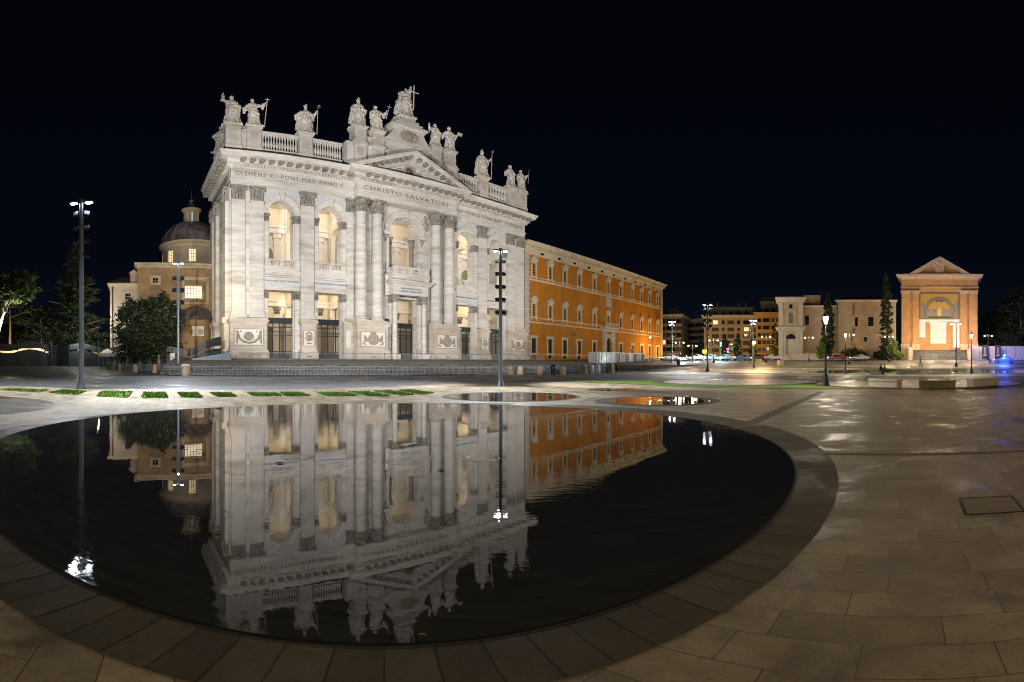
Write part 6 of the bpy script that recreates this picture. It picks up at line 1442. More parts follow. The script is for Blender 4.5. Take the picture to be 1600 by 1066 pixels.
def dark_tree(name, label, deg, r, H, crown_r, mat='darkleaf', shape='round', seed=0, ncl=90, nl=26, size=.5, base=.25, group='dark trees beyond the hoarding', trunk_r=.3, cat='tree'):
    p = site(deg, r); t = thing(name, label, cat, p, 0, group); rr = random.Random(seed)
    m = MB(); trunk(m, [(0,0,-.3),(.1,0,H*.3),(0,.1,H*.6),(.1,0,H*.85)], trunk_r, trunk_r*.3)
    for k in range(7):
        a = rr.random()*6.3; z = H*(base+.1+.08*k); L0 = crown_r*(.75-.06*k); trunk(m, [(0,0,z),(L0*.5*math.cos(a),L0*.5*math.sin(a),z+L0*.2),(L0*math.cos(a),L0*math.sin(a),z+L0*.3)], trunk_r*.35, .04, 6)
    m.build('trunk', M['bark'], t)
    m = MB()
    if shape == 'round': leaves(m, (0,0,H*(.5+base/2)), (crown_r,crown_r,H*(1-base)/2), ncl, nl, size, rr)
    elif shape == 'cone':
        for k in range(9):
            f = k/8; z = H*(base+(1-base)*f*.96); rad = crown_r*(1-f)**.75+.35
            leaves(m, (rr.uniform(-.3,.3)*rad*.3,0,z), (rad,rad,H*.07), int(ncl/9*(1.4-f)), nl, size, rr, .35, .6)
    elif shape == 'ragged':
        for k in range(34):
            f = (k/33)**.9; z = H*(base+(1-base)*f*.95); a = rr.random()*6.3; rad = crown_r*(1-f)**.8*(.5+.5*rr.random())+.5
            leaves(m, (rad*.55*math.cos(a),rad*.55*math.sin(a),z), (rad*.62,rad*.62,H*.045), int(ncl/34*(1.5-f)), nl, size, rr, .2, .7, .2)
    elif shape == 'column':
        for k in range(10):
            f = k/9; z = H*(base+(1-base)*f*.97); rad = crown_r*math.sin(PI*(.12+.82*f)**.8)**.6*(1 if f < .8 else 1-(f-.8)*2.4)+.12
            leaves(m, (0,0,z), (rad,rad,H*.07), int(ncl/10), nl, size, rr, .6, 1.0, .12)
    m.build('crown', M[mat], t, recalc=False); return t
# stone pine, floodlit, at the left edge
p = site(-63.5, 92); t = thing('stone_pine', 'floodlit umbrella pine with a leaning pale forked trunk at the left edge', 'tree', p, 0); rr = random.Random(11)
m = MB(); trunk(m, [(-.6,0,-.5),(.4,0,4.8),(2.6,.1,8.6),(4.2,0,11.6),(4.6,0,14.0)], .62, .28, 12); trunk(m, [(2.6,.1,8.6),(4.6,-.2,9.8),(6.8,-.4,11.2),(8.8,-.3,12.2)], .3, .1); trunk(m, [(4.1,0,11.2),(5.1,-.3,9.9),(6.0,-.5,9.8),(7.2,-.4,12.0)], .24, .1) ; trunk(m, [(1.2,0,7.0),(-1.2,.2,10),(-3.2,0,13)], .3, .12)
for a in range(9): trunk(m, [(3.0,0,12.0+a*.1),(3+3.5*math.cos(a*.7),3.5*math.sin(a*.7),13.4),(3+6*math.cos(a*.7),5*math.sin(a*.7),14.2)], .14, .04, 6)
m.build('trunk', mottled('pale_pine_bark', (.30,.24,.20),(.46,.38,.33),5,.9,.8,(1,1,.3)), t)
m = MB(); leaves(m, (1.9,0,14.6), (12.2,7.5,4.0), 330, 36, .75, rr, .3, .7, .085, drop=lambda c: c.z < 11.9); m.build('crown', M['pineleaf'], t, recalc=False)
spot(site(-61.5, 90, 4.4), p+Vector((1,0,15)), 14000, (.93,1,.74), 110, .8, .3)
dark_tree('umbrella_pine', 'dim umbrella pine with a bare reddish trunk behind the leaning pine', -61.6, 104, 13.5, 6.5, 'darkleaf', 'round', 21, 70, 26, .6, .62, trunk_r=.38)
dark_tree('cedar', 'tall ragged cedar behind the tallest floodlight mast, part lit by its beam', -53.6, 92, 24.5, 9.5, 'cedarleaf', 'ragged', 31, 900, 36, .5, .10, trunk_r=.6, group='dark trees beyond the hoarding')
point(site(-50.7, 82.2, 8.6), 1500, (.95,1,.80), .08); point(site(-52.9, 83.5, 5.0), 500, (.95,1,.9), .3)
dark_tree('broad_tree', 'broad dark tree hiding the foot of the pink house', -45.6, 76.0, 12.2, 4.6, 'darkleaf', 'round', 41, 240, 34, .5, .06)
dark_tree('broad_tree', 'broad dark tree in front of the chapel wall, beside its apse', -43.3, 75.0, 13.0, 3.4, 'darkleaf', 'round', 42, 230, 34, .5, .05)
for d, r, H, c, lab, sd in ((-57.8,108,13.5,6.0,'rounded dark tree with its top against the sky, left of the tall cedar',51),(-55.4,112,10.0,5.0,'low olive tree between the rounded tree and the cedar',52),(-60.6,116,9.5,6.5,'dark low tree behind the pine trunks',53),(-63.6,120,11.5,8,'black treetop at the far left behind the pines',54)):
    dark_tree('broad_tree', lab, d, r, H, c, 'darkleaf', 'round', sd, 130, 26, .6, .1)
for d, r, H, c, lab, sd in ((38.75,112.5,15.8,1.75,'short full cypress behind the nearest lantern, before the church hall',61),(45.9,112.5,20.6,1.75,'tallest slim cypress between the church wing and the tribune',62)):
    dark_tree('cypress', lab, d, r, H, c, 'cypressleaf', 'column', sd, 620, 30, .34, .1 if sd == 61 else .03, group='cypresses', trunk_r=.22)
for d, r, H, c, lab, sd in ((23.2,125,5.6,1.0,'small cypress just left of the yellow road sign, under the beige block',71),(26.1,122,6.4,1.0,'small cypress beside the red traffic signal',72),(27.7,122,6.6,1.25,'small pointed cypress tinted green, right of the red traffic signal',73),(29.5,126,5.6,1.3,'small cypress beside the sodium lamp',74),(32.3,126,9.5,1.5,'cypress standing against the left edge of the gate pavilion',75)):
    dark_tree('cypress', lab, d, r, H, c, 'cypressleaf', 'column', sd, 160, 20, .4, .04, group='cypresses', trunk_r=.15)
for d, r, H, c, lab, sd, mt in ((47.3,111,2.3,1.5,'round clipped bright shrub at the left foot of the tribune',81,'bushleaf'),(46.9,110,4.8,1.1,'pale shrub climbing the front of the tall cypress',82,'bushleaf'),(37.9,110,4.6,1.2,'light green shrub on the left side of the short cypress',83,'bushleaf'),(42.0,113,2.8,3.6,'dark hedge below the windows of the church wing',84,'darkleaf'),(45.0,112.5,2.2,1.5,'low shrub between the hedge and the tall cypress',85,'darkleaf')):
    dark_tree('shrub', lab, d, r, H, c, mt, 'round', sd, 90, 26, .32, .02, group='shrubs along the church range', trunk_r=.12, cat='shrub')
for d, r, H, c, lab, sd in ((59.4,138,15.5,7.5,'big dark tree just right of the tribune',91),(62.4,128,20.5,7.5,'tallest dark tree at the right edge of the view',92),(57.6,126,6.6,2.6,'small leafy tree by the right end of the tribune steps',93),(60.8,124,7.5,6.5,'low dark tree behind the blue-lit hoarding',94),(63.3,122,8,5,'dark tree at the extreme right behind the hoarding',95)):
    dark_tree('broad_tree', lab, d, r, H, c, 'darkleaf', 'round', sd, 200, 26, .6, .08, group='dark trees right of the tribune')

# ------------------------------------------------------------------ HOARDING with a wavy top, left
FN = thing('wavy_hoarding', 'long dark metal hoarding with a wavy slot and top edge, left of the basilica', 'fence', (0,0,0))
fpts = [(-66,86,4.6),(-62.8,86.4,4.55),(-57,86,4.2),(-51,84.5,3.9),(-47,80,3.5),(-42.5,74,3.6),(-39,70,3.9),(-37,68.5,4.6),(-35.6,68.6,5.2)]
def fat(s):
    s = max(0,min(.9999,s))*(len(fpts)-1); i = int(s); t = s-i; a, b = fpts[i], fpts[i+1]
    q = site(a[0],a[1])*(1-t)+site(b[0],b[1])*t; return q, a[2]+(b[2]-a[2])*t
seg = 46; lo = MB(); up = MB()
cum = [0]
for k in range(400): cum.append(cum[-1]+(fat((k+1)/400)[0]-fat(k/400)[0]).length)
tot = cum[-1]
def fs_(L0):
    import bisect
    i = min(399, bisect.bisect_left(cum, L0)); return i/400
NW = 560
def wav(L0): return .42*math.sin(L0*2*PI/9.2+.6)
prev = None
for k in range(NW+1):
    L0 = tot*k/NW; q, h = fat(fs_(L0)); nq = fat(min(1,fs_(L0)+.004))[0]-q; nq.z = 0
    nn = Vector((nq.y,-nq.x,0)); nn = nn.normalized() if nn.length > 1e-6 else Vector((0,-1,0))
    o_ = nn*(.045*(1 if k % 2 else -1)); w0 = h*.62+wav(L0); w1 = h*.70+wav(L0); w2 = h-.15+wav(L0)*.8
    cur = [q+o_+Vector((0,0,-.3)), q+o_+Vector((0,0,w0)), q+o_+Vector((0,0,w1)), q+o_+Vector((0,0,w2))]
    if prev: lo.add([prev[0],cur[0],cur[1],prev[1]], [(0,1,2,3)]); up.add([prev[2],cur[2],cur[3],prev[3]], [(0,1,2,3)])
    prev = cur
fl_ = lo.build('lower_sheet', M['hoard'], FN, recalc=False); up.build('upper_sheet', M['hoard'], FN, recalc=False)
k = 0; L0 = 2.0
while L0 < tot:
    q, h = fat(fs_(L0)); m = MB(); m.box(q.x-.08,q.x+.08,q.y-.08,q.y+.08,q.z-.2,q.z+h+.5); m.build('post', M['hoard'], FN); L0 += 6.1
q, h = fat(.735); t = thing('notice_board', 'small pale notice fixed to the dark hoarding left of the basilica', 'sign', site(-41.6,71.8)); m = MB(); m.box(-.45,.45,-.04,.02,1.0,2.7); m.build('board', M['white'], t); m = MB(); m.box(-.3,.3,-.05,-.04,1.3,1.4); m.box(-.3,.3,-.05,-.04,2.0,2.1); m.build('printed_lines', M['letters'], t)
# traffic glow behind the slot is imitated by an added wall and lamps
p = site(-47.5,99); q = site(-66,104); dd_ = q-p; t = thing('glow_wall', 'added lamp-lit wall giving the glow in the slot of the dark hoarding', 'wall', p, math.atan2(dd_.y, dd_.x)); m = MB(); m.box(0,dd_.length,-.3,.3,-1,2.8); m.build('masonry', M['aptbeige'], t); m = MB(); m.box(0,dd_.length,-.4,.4,2.8,3.0); m.build('coping', M['churchtrim'], t)
for d, r, wt, c in ((-61.5,99,1500,(1,.80,.55)),(-54.5,97.0,1100,(1,.62,.25)),(-58,98,1500,(1,.85,.6)),(-50,95.5,700,(1,.6,.25))): point(site(d, r, 3.0), wt, c, .3)  # unseen lamps added to light that wall
for d, lab, mt in ((-62.1,'pale parked van seen through the slot of the hoarding, far left','hoardblue'),):
    pass
t = thing('ramp_screen', 'blue-grey ramp screen at the left foot of the basilica', 'screen', site(-35.6,66.0), R(42))
m = MB(); m.prism([(-4.2,-.5),(1.4,-.5),(1.4,2.75),(.2,2.75),(-4.2,2.0)], 0, .12); m.build('panel', M['hoardblue'], t); m = MB(); m.tube([(-4.2,-.05,2.3),(.2,-.05,3.05),(1.4,-.05,3.05)], .04, 6)
for x in (-4.1,-2,.1,1.3): m.tube([(x,-.05,0),(x,-.05,2.4+.16*(x+4.2))], .03, 5)
m.build('handrail', M['steel'], t)
# ------------------------------------------------------------------ canopy tent
t = thing('gazebo_tent', 'small white pop-up tent standing against the dark hoarding', 'tent', site(-49.6,80.0), R(45), None)
m = MB()
for x in (-1.25,1.25):
    for y in (-1.25,1.25): m.tube([(x,y,0),(x,y,2.2)], .05, 6)
m.build('frame', M['steel'], t)
m = MB(); m.lathe([(1.95,2.15),(1.9,2.5),(.9,3.0),(.05,3.35)], 0, 0, 4, PI/4, PI/4+2*PI, cap=False); m.box(-1.35,1.35,-1.38,-1.36,1.95,2.5); m.box(1.36,1.38,-1.35,1.35,1.95,2.5); m.box(-1.38,-1.36,-1.35,1.35,1.95,2.5); m.build('canopy', M['white'], t)

# ------------------------------------------------------------------ bollards
BG = 'stone bollards around the square'
def bollard(name, label, deg, r, H, rad, mat='bollard', dome=.25, seed=0):
    t = thing(name, label, 'bollard', site(deg, r), seed, BG)
    m = MB(); m.lathe([(rad*1.0,-.05),(rad*1.03,H*.2),(rad*.98,H*.6),(rad*.94,H*(1-dome)),(rad*.78,H*(1-dome*.4)),(rad*.4,H*.985),(.03,H)], 0, 0, 20)
    rr = random.Random(seed); 
    for v in m.v: v.x += .03*rad*rr.uniform(-1,1); v.y += .03*rad*rr.uniform(-1,1)
    smooth_angle(m.build('shaft', M[mat], t), 50); m = MB(); m.lathe([(rad*1.12,-.05),(rad*1.12,.06),(rad*1.0,.1)], 0, 0, 20); m.build('foot', M[mat], t)
for i, a in enumerate([
    ('pale round-topped bollard, third from the white tent',-48.11,69.3,1.2,.26,'bollard'),('small grey bollard half hidden behind the barriers, left of the brown one',-46.39,71.2,1.0,.24,'mossy'),
    ('reddish brown bollard midway between the tent and the mast before the chapel',-46.2,67.2,1.15,.40,'bollard'),('pale bollard standing just left of the mast before the chapel',-43.8,66.4,1.2,.36,'bollard'),
    ('mossy bollard, left of the pair beside the tent',-49.45,74.9,1.35,.24,'mossy'),('brown bollard, right of the pair beside the tent',-48.75,75.8,1.4,.26,'bollard'),
    ('dark bollard just right of the mast before the basilica',-.2,59.6,1.2,.42,'mossy'),('sand-coloured bollard, first clear of the mast on the right',1.0,60.2,1.15,.40,'bollard'),('sand-coloured bollard immediately left of the black litter bin',3.45,59.1,1.1,.36,'bollard'),('sand-coloured bollard immediately right of the black litter bin',6.2,59.1,1.1,.38,'bollard'),
    ('big mossy domed stone, left of the two flanking the water tanks',8.79,61.3,1.4,.50,'mossy'),('big mossy domed stone, right of the two flanking the water tanks',12.09,65.4,1.4,.50,'mossy')]):
    bollard('bollard', a[0], a[1], a[2], a[3], a[4], a[5], .28, i)
t = thing('stone_drum', 'large flat-topped brown stone drum right of the mast before the chapel', 'stone drum', site(-40.03,53.8)); m = MB(); m.lathe([(.56,-.05),(.56,1.12),(.58,1.16),(.50,1.24),(.45,1.38),(.05,1.42)], 0, 0, 26); smooth_angle(m.build('shaft', M['bollard'], t))
t = thing('litter_bin', 'black cast litter bin standing between two sand-coloured bollards', 'litter bin', site(5.06,59.1)); m = MB(); m.lathe([(.26,0),(.30,.1),(.28,.3),(.33,.9),(.33,1.05)], 0, 0, 16); m.build('drum', M['castiron'], t); m = MB(); m.lathe([(.35,1.05),(.36,1.12),(.25,1.25),(.08,1.32),(.05,1.42)], 0, 0, 16); m.build('lid', M['castiron'], t)
t = thing('litter_bin', 'small dark bin on the right-hand street before the palace corner', 'litter bin', site(20.4,88)); m = MB(); m.lathe([(.3,0),(.34,.9)], 0, 0, 12); m.build('drum', M['castiron'], t); m = MB(); m.lathe([(.36,.9),(.2,1.1)], 0, 0, 12); m.build('lid', M['castiron'], t)

# ------------------------------------------------------------------ crowd barriers: one is built, the rest are copies
def make_barrier(label, group):
    t = thing('crowd_barrier', label, 'barrier', (0,0,0), 0, group); Lb = 2.35
    m = MB(); m.tube([(-Lb/2,0,.18),(-Lb/2,0,1.0),(-Lb/2+.1,0,1.12),(Lb/2-.1,0,1.12),(Lb/2,0,1.0),(Lb/2,0,.18),(-Lb/2,0,.18)], .042, 6); fr_ = m.build('frame', M['steel'], t)
    m = MB()
    for k in range(14): x = -Lb/2+(k+1)*Lb/15; m.tube([(x,0,.18),(x,0,1.12)], .021, 4)
    m.build('bars', M['steel'], t)
    for s in (-1,1): m = MB(); m.tube([(s*.85,-.32,.02),(s*.85,-.3,.05),(s*.85,0,.2),(s*.85,.3,.05),(s*.85,.32,.02)], .022, 5); m.build('foot', M['steel'], t)
    return t
ang1 = math.atan2(LN.y, LN.x)
b0 = None; rr = random.Random(8)
nb = 23
names = ['first','second','third','fourth','fifth','sixth','seventh','eighth','ninth','tenth','eleventh','twelfth','thirteenth','fourteenth','fifteenth','sixteenth','seventeenth','eighteenth','nineteenth','twentieth','twenty-first','twenty-second','twenty-third','twenty-fourth']
for k in range(nb):
    q = P0+LN*(-1.5+2.46*k)+LB*(.15+.1*rr.random()); loc = Vector((q.x, q.y, lift(q.length))); lab = 'crowd barrier at the foot of the dark steps, %s from the left' % names[k]
    if not b0: b0 = make_barrier(lab, 'crowd barriers along the foot of the steps'); b0.location = loc; b0.rotation_euler = (0,0,ang1)
    else: copy_thing(b0, loc, ang1+rr.uniform(-.05,.05), lab)
for k in range(24):
    s = 3.0+2.47*k; v = TB @ Vector((s, 2.3-9.3+.5*math.sin(k*.7), 0)); z = plat(v); lab = 'crowd barrier on the platform before the basilica doors, %s from the left' % names[k]
    c_ = copy_thing(b0, Vector((v.x, v.y, z)), PHI+rr.uniform(-.05,.05), lab); c_['group'] = 'crowd barriers on the basilica platform'
for k in range(8):
    q = site(-48.6+.95*k, 68.8-.35*k+1.5); lab = 'crowd barrier behind the bollards beside the tent, %s from the tent' % names[k]
    c_ = copy_thing(b0, q, R(40)+rr.uniform(-.15,.15), lab); c_['group'] = 'crowd barriers between the tent and the steps'
# white framed site enclosure before the palace
M['offwhite'] = plain('greyed_white_frame', (.40,.40,.40), .6)  # white frames toned down to one even grey
t = thing('site_enclosure', 'long white-framed glazed site enclosure standing before the palace', 'enclosure', TB @ Vector((66.5,-16.5,1.5)), PHI-.10)
m = MB(); Lq = 17.5
for k in range(12): x = Lq*k/11; m.box(x-.07,x+.07,-.05,.05,0,2.3)
for z in (0.0,2.2): m.box(-.07,Lq+.07,-.06,.06,z,z+.12)
m.box(-.1,Lq+.1,-.05,2.2,2.3,2.38); m.box(-.07,.07,0,2.2,0,2.3); m.box(Lq-.07,Lq+.07,0,2.2,0,2.3); m.build('frame', M['offwhite'], t)
for k in range(11):
    m = MB(); m.box(Lq*k/11+.08, Lq*(k+1)/11-.08, .0, .03, .14, 2.18); m.build('glazed_panel', plain('site_panel_%d' % (k % 4), [(.03,.03,.03),(.13,.14,.16),(.06,.05,.045),(.20,.22,.24)][k % 4], .25), t)
t = thing('low_fence', 'low white mesh fence continuing right from the glazed enclosure', 'fence', TB @ Vector((84.2,-19.0,1.7)), PHI-.12)
m = MB()
for k in range(9): m.box(k*1.2-.05,k*1.2+.05,-.04,.04,0,1.35)
for z in (.1,.7,1.3): m.box(0,9.6,-.03,.03,z,z+.06)
for k in range(48): m.box(k*.2-.012,k*.2+.012,-.01,.01,.1,1.3)
m.build('frame', M['offwhite'], t)
TG2 = 'grey water tanks behind the mossy stones'
for k, (d, r) in enumerate(((9.65,63.6),(10.45,64.6),(11.25,65.4))):
    t = thing('water_tank', ['left-hand','middle','right-hand'][k]+' grey plastic tank between the two mossy stones', 'tank', site(d, r), R(-10), TG2); m = MB(); m.lathe([(.42,0),(.45,.05),(.45,1.05),(.38,1.15),(.12,1.2),(.12,1.28)], 0, 0, 16); smooth_angle(m.build('body', plain('tank_grey%d' % k, [(.25,.28,.33),(.33,.37,.42),(.22,.25,.28)][k], .4), t)); m = MB(); m.lathe([(.47,.3),(.47,.36)],0,0,16); m.lathe([(.47,.75),(.47,.81)],0,0,16); m.build('hoops', M['steel'], t)
# low parapet blocks beyond
t = thing('low_kerb_wall', 'long low grey kerb wall right of the water tanks', 'wall', site(13.0,72), PHI-.25); m = MB(); m.box(0,24,0,.6,-.4,.75); m.box(-.1,24.1,-.08,.7,.75,.9); m.build('stone_blocks', M['steps'], t)

# ------------------------------------------------------------------ benches
def bench(label, a, b, H, mat, dep=.55):
    pa, pb = site(*a), site(*b); mid = (pa+pb)/2; d = pb-pa; L0 = d.length; ang = math.atan2(d.y, d.x)
    t = thing('stone_bench', label, 'bench', (mid.x,mid.y,max(pa.z,pb.z)+.04), ang, 'solid stone benches in the square')
    m = MB(); m.box(-L0/2+.03, L0/2-.03, .03, dep-.03, -.05, H-.12); m.build('base', M[mat], t); m = MB(); m.box(-L0/2, L0/2, 0, dep, H-.11, H); m.build('seat', M[mat if mat == 'benchdark' else 'bench'], t)
bench('pale stone bench left of the dark stained one, on the near pale circle', (43.64,28.6),(47.17,27.0), .46, 'bench')
bench('dark algae-stained stone bench in the middle of the near pale circle', (49.88,26.6),(54.47,26.6), .42, 'benchdark')
bench('pale stone bench right of the dark stained one, on the near pale circle', (56.59,28.0),(59.73,30.6), .46, 'bench')
bench('far stone bench with a couple sitting on its right end', (43.87,60.4),(45.6,60.2), .45, 'bench'); bench('far stone bench in the middle, just right of the couple', (47.2,62.2),(49.84,62.4), .46, 'bench'); bench('far stone bench beside the right-hand lantern', (51.0,62.4),(53.7,61.6), .46, 'bench')
t = thing('stone_block', 'small square pale stone block on the far lawn', 'stone block', site(32.96,88)); m = MB(); m.box(-.5,.5,-.4,.4,-.1,.95); m.build('block', M['bench'], t)

# ------------------------------------------------------------------ people
M['skin'] = plain('skin', (.45,.28,.20), .6); M['cloth1'] = plain('black_coat', (.02,.02,.025), .8); M['cloth2'] = plain('grey_jacket', (.09,.09,.10), .8); M['hair'] = plain('dark_hair', (.015,.012,.01), .7)
def person(label, loc, rz, J, coat, group=None):
    """J: joint positions in metres; one fused body, hair on top"""
    t = thing('person', label, 'person', loc, rz, group); m = MB()
    m.tube([J['pelvis'],J['waist'],J['chest'],J['neck0']], [.15,.135,.165,.07], 12); m.tube([J['neck0'],J['head0']], .055, 8)
    h = Vector(J['head']); m.ball(h, (.078,.095,.115), 14, 10); m.ball(h+Vector((0,-.095,-.01)), (.015,.03,.022), 6, 5); m.ball(h+Vector((0,-.06,-.075)), (.045,.04,.035), 8, 6)
    for s, q in ((-1,'L'),(1,'R')):
        sh = Vector(J['chest'])+Vector((s*.17,0,.06)); e_, w_ = Vector(J['el'+q]), Vector(J['ha'+q])
        m.tube([sh,e_], [.062,.048], 9); m.tube([e_,w_], [.046,.03], 9); d = (w_-e_).normalized(); pm = w_+d*.05; m.ball(pm, (.04,.03,.045), 8, 6)
        for f in range(4): o_ = Vector(((f-1.5)*.02,0,0)); m.tube([pm+d*.02+o_, pm+d*.06+o_+Vector((0,0,-.02)), pm+d*(.075+.01*(f in (1,2)))+o_+Vector((0,0,-.05))], [.011,.010,.008], 5)
        m.tube([pm+Vector((-s*.03,0,0)), pm+Vector((-s*.055,-.02,-.01))], [.011,.009], 5)
        hp = Vector(J['pelvis'])+Vector((s*.09,0,-.02)); k_, a_ = Vector(J['kn'+q]), Vector(J['an'+q])
        m.tube([hp,k_], [.095,.065], 10); m.tube([k_,a_], [.062,.042], 10); m.tube([a_+Vector((0,.05,-.05)), a_+Vector((0,-.10,-.06)), a_+Vector((0,-.18,-.07))], [.045,.05,.03], 8)
    bo = fuse(m, .022, 'body', coat, t)
    hm = MB(); hm.ball(h+Vector((0,.02,.025)), (.092,.10,.112), 12, 8); hm.build('hair', M['hair'], t, smooth=True)
    fm = MB(); fm.ball(h+Vector((0,-.014,-.018)), (.076,.094,.10), 14, 10); fm.ball(h+Vector((0,-.105,-.02)), (.014,.02,.02), 6, 5)
    for s in (-1,1): fm.ball(h+Vector((s*.08,.0,-.01)), (.014,.025,.035), 6, 5); 
    fo = fm.build('face', M['skin'], t, smooth=True); em = MB()
    for s in (-1,1): em.ball(h+Vector((s*.032,-.103,.005)), (.012,.006,.008), 6, 4)
    em.ball(h+Vector((0,-.102,-.065)), (.026,.006,.006), 6, 4); em.build('eyes_and_mouth', M['cloth1'], fo)
    return t
sit = lambda lean: dict(pelvis=(0,0,.52),waist=(0,-.02+lean,.70),chest=(0,-.04+lean*2,.95),neck0=(0,-.04+lean*2.4,1.12),head0=(0,-.05+lean*2.5,1.17),head=(0,-.06+lean*2.6,1.29),elL=(-.24,-.12,.80),haL=(-.12,-.36,.68),elR=(.24,-.12,.80),haR=(.10,-.36,.68),knL=(-.12,-.46,.50),anL=(-.13,-.48,.11),knR=(.12,-.46,.50),anR=(.13,-.44,.11))
bq = site(45.1,60.45)
person('seated person in a black coat, left of the couple on the far bench', site(45.15,60.2,.0), -R(45)+.9, sit(-.03), M['cloth1'], 'couple on the far bench')
person('seated person in a grey jacket, right of the couple on the far bench', site(45.75,60.3,.0), -R(45)-.9, sit(-.01), M['cloth2'], 'couple on the far bench')
person('person in dark clothes walking alone before the tribune steps', site(50.07,84.4), 1.2, dict(pelvis=(0,0,.92),waist=(0,0,1.08),chest=(0,-.02,1.33),neck0=(0,-.02,1.48),head0=(0,-.03,1.53),head=(0,-.04,1.64),elL=(-.24,.10,1.12),haL=(-.22,-.06,.92),elR=(.24,-.06,1.12),haR=(.22,-.22,.98),knL=(-.10,-.16,.50),anL=(-.10,-.22,.10),knR=(.10,.06,.50),anR=(.10,.26,.12)), M['cloth1'])

# ------------------------------------------------------------------ traffic
M['tyre'] = plain('tyre_rubber', (.015,.015,.015), .8); M['carglass'] = plain('car_glass', (.01,.012,.015), .08); M['headon'] = plain('headlamp_lit', (1,1,1), .3, emit=(.85,.93,1), es=40); M['tailon'] = plain('tail_lamp_lit', (.6,.02,.02), .3, emit=(1,.03,.02), es=22)
M['bluelamp'] = plain('blue_beacon', (.05,.1,1), .2, emit=(.03,.12,1), es=220)
def car(name, label, deg, r, rz, col, group, beacon=False):
    p = site(deg, r); t = thing(name, label, 'car', p, rz, group)
    body = plain('car_paint', col, .25, .3); m = MB()
    pr = [(-2.15,.35),(-2.2,.62),(-2.1,.82),(-1.75,.92),(-1.05,.98),(-.45,1.42),(.85,1.46),(1.45,1.05),(2.05,.98),(2.2,.75),(2.18,.38)]
    for y0, y1, sh in ((-.84,.84,0),): m.prism([(x,z) for x, z in pr if z < 1.1], y0, y1)
    m.add([(-1.1,-.80,.96),(1.5,-.80,1.0),(.85,-.64,1.44),(-.45,-.64,1.42),(-1.1,.80,.96),(1.5,.80,1.0),(.85,.64,1.44),(-.45,.64,1.42)], [(2,3,7,6),(0,3,2,1),(4,5,6,7),(0,4,7,3),(1,2,6,5)])
    o = m.build('body', body, t); bv = o.modifiers.new('b','BEVEL'); bv.width = .05; bv.segments = 2; bv.limit_method = 'ANGLE'
    m = MB()
    for s in (-1,1): m.add([(-.92,s*.785,1.02),(.2,s*.785,1.02),(.15,s*.66,1.37),(-.42,s*.66,1.36)],[(0,1,2,3)]); m.add([(.28,s*.785,1.02),(1.25,s*.785,1.03),(.8,s*.66,1.38),(.25,s*.66,1.37)],[(0,1,2,3)])
    m.add([(-1.08,-.68,1.01),(-1.08,.68,1.01),(-.5,.58,1.40),(-.5,-.58,1.40)],[(0,1,2,3)]); m.add([(1.46,-.68,1.06),(1.46,.68,1.06),(.93,.58,1.41),(.93,-.58,1.41)],[(0,1,2,3)])
    m.build('windows', M['carglass'], t, recalc=False)
    for x in (-1.35,1.35):
        for s in (-1,1):
            m = MB(); m.T = Matrix.Translation((x,s*.80,.32)) @ Matrix.Rotation(PI/2,4,'X'); m.lathe([(.2,-.1),(.32,-.09),(.33,0),(.32,.09),(.2,.1)], 0, 0, 18); w__ = m.build('wheel', M['tyre'], t); m = MB(); m.T = Matrix.Translation((x,s*.80,.32)) @ Matrix.Rotation(PI/2,4,'X'); m.lathe([(.19,-.105),(.19,.105)], 0, 0, 12); m.build('rim', M['steel'], w__)
    for s in (-1,1):
        m = MB(); m.ball((-2.17,s*.62,.70),(.05,.14,.08),8,6); m.build('headlight', M['headon'], t); m = MB(); m.ball((2.17,s*.66,.80),(.04,.12,.08),8,6); m.build('tail_light', M['tailon'], t)
    if beacon:
        m = MB(); m.box(-.15,.15,-.55,.55,1.45,1.53); rk = m.build('roof_bar', M['castiron'], t)
        for s in (-1,1): m = MB(); m.ball((0,s*.36,1.62),(.14,.16,.12),10,7); m.build('blue_beacon', M['bluelamp'], rk)
    return t
CGp = 'cars with lit lamps on the street beyond the palace'
for d, r, rz, col, lab in ((19.3,108,R(8),(.5,.5,.5),'silver car nearest the palace corner, headlights on'),(21.0,104,R(60),(.05,.06,.08),'dark car driving towards the square with headlights on, right of the palace'),(22.6,108,R(4),(.3,.3,.3),'white car between the two small twin lamps'),(24.3,110,R(0),(.3,.3,.32),'grey car just right of the far floodlight mast'),(26.0,108,R(-4),(.3,.3,.3),'white car in front of the red traffic signal'),
    (28.2,107,R(182),(.10,.10,.12),'dark car with red tail lights turned left of the sodium lamp'),(30.3,108,R(-8),(.06,.06,.07),'black car right of the sodium lamp'),(31.9,109,R(175),(.5,.5,.5),'silver car near the left end of the sloping wall'),(39.9,107,R(-35),(.16,.05,.05),'dark maroon car in front of the blank church hall'),(42.6,107,R(-38),(.4,.4,.42),'grey car passing below the dark hedge')):
    car('car', lab, d, r, rz, col, CGp)
car('patrol_car', 'patrol car with twin blue roof beacons flashing at the right edge of the view', 60.4, 95.3, R(-60), (.15,.2,.4), None, True)
point(site(60.3, 93.6, 1.9), 1500, (.03,.12,1), .2); point(site(60.3, 101, 3.2), 3800, (.04,.13,1), .3)
for d, r, wt in ((20.9,101.0,1800),(22.6,104,1200),(25.2,105,1200)): point(site(d, r, .8), wt, (.85,.93,1), .2)
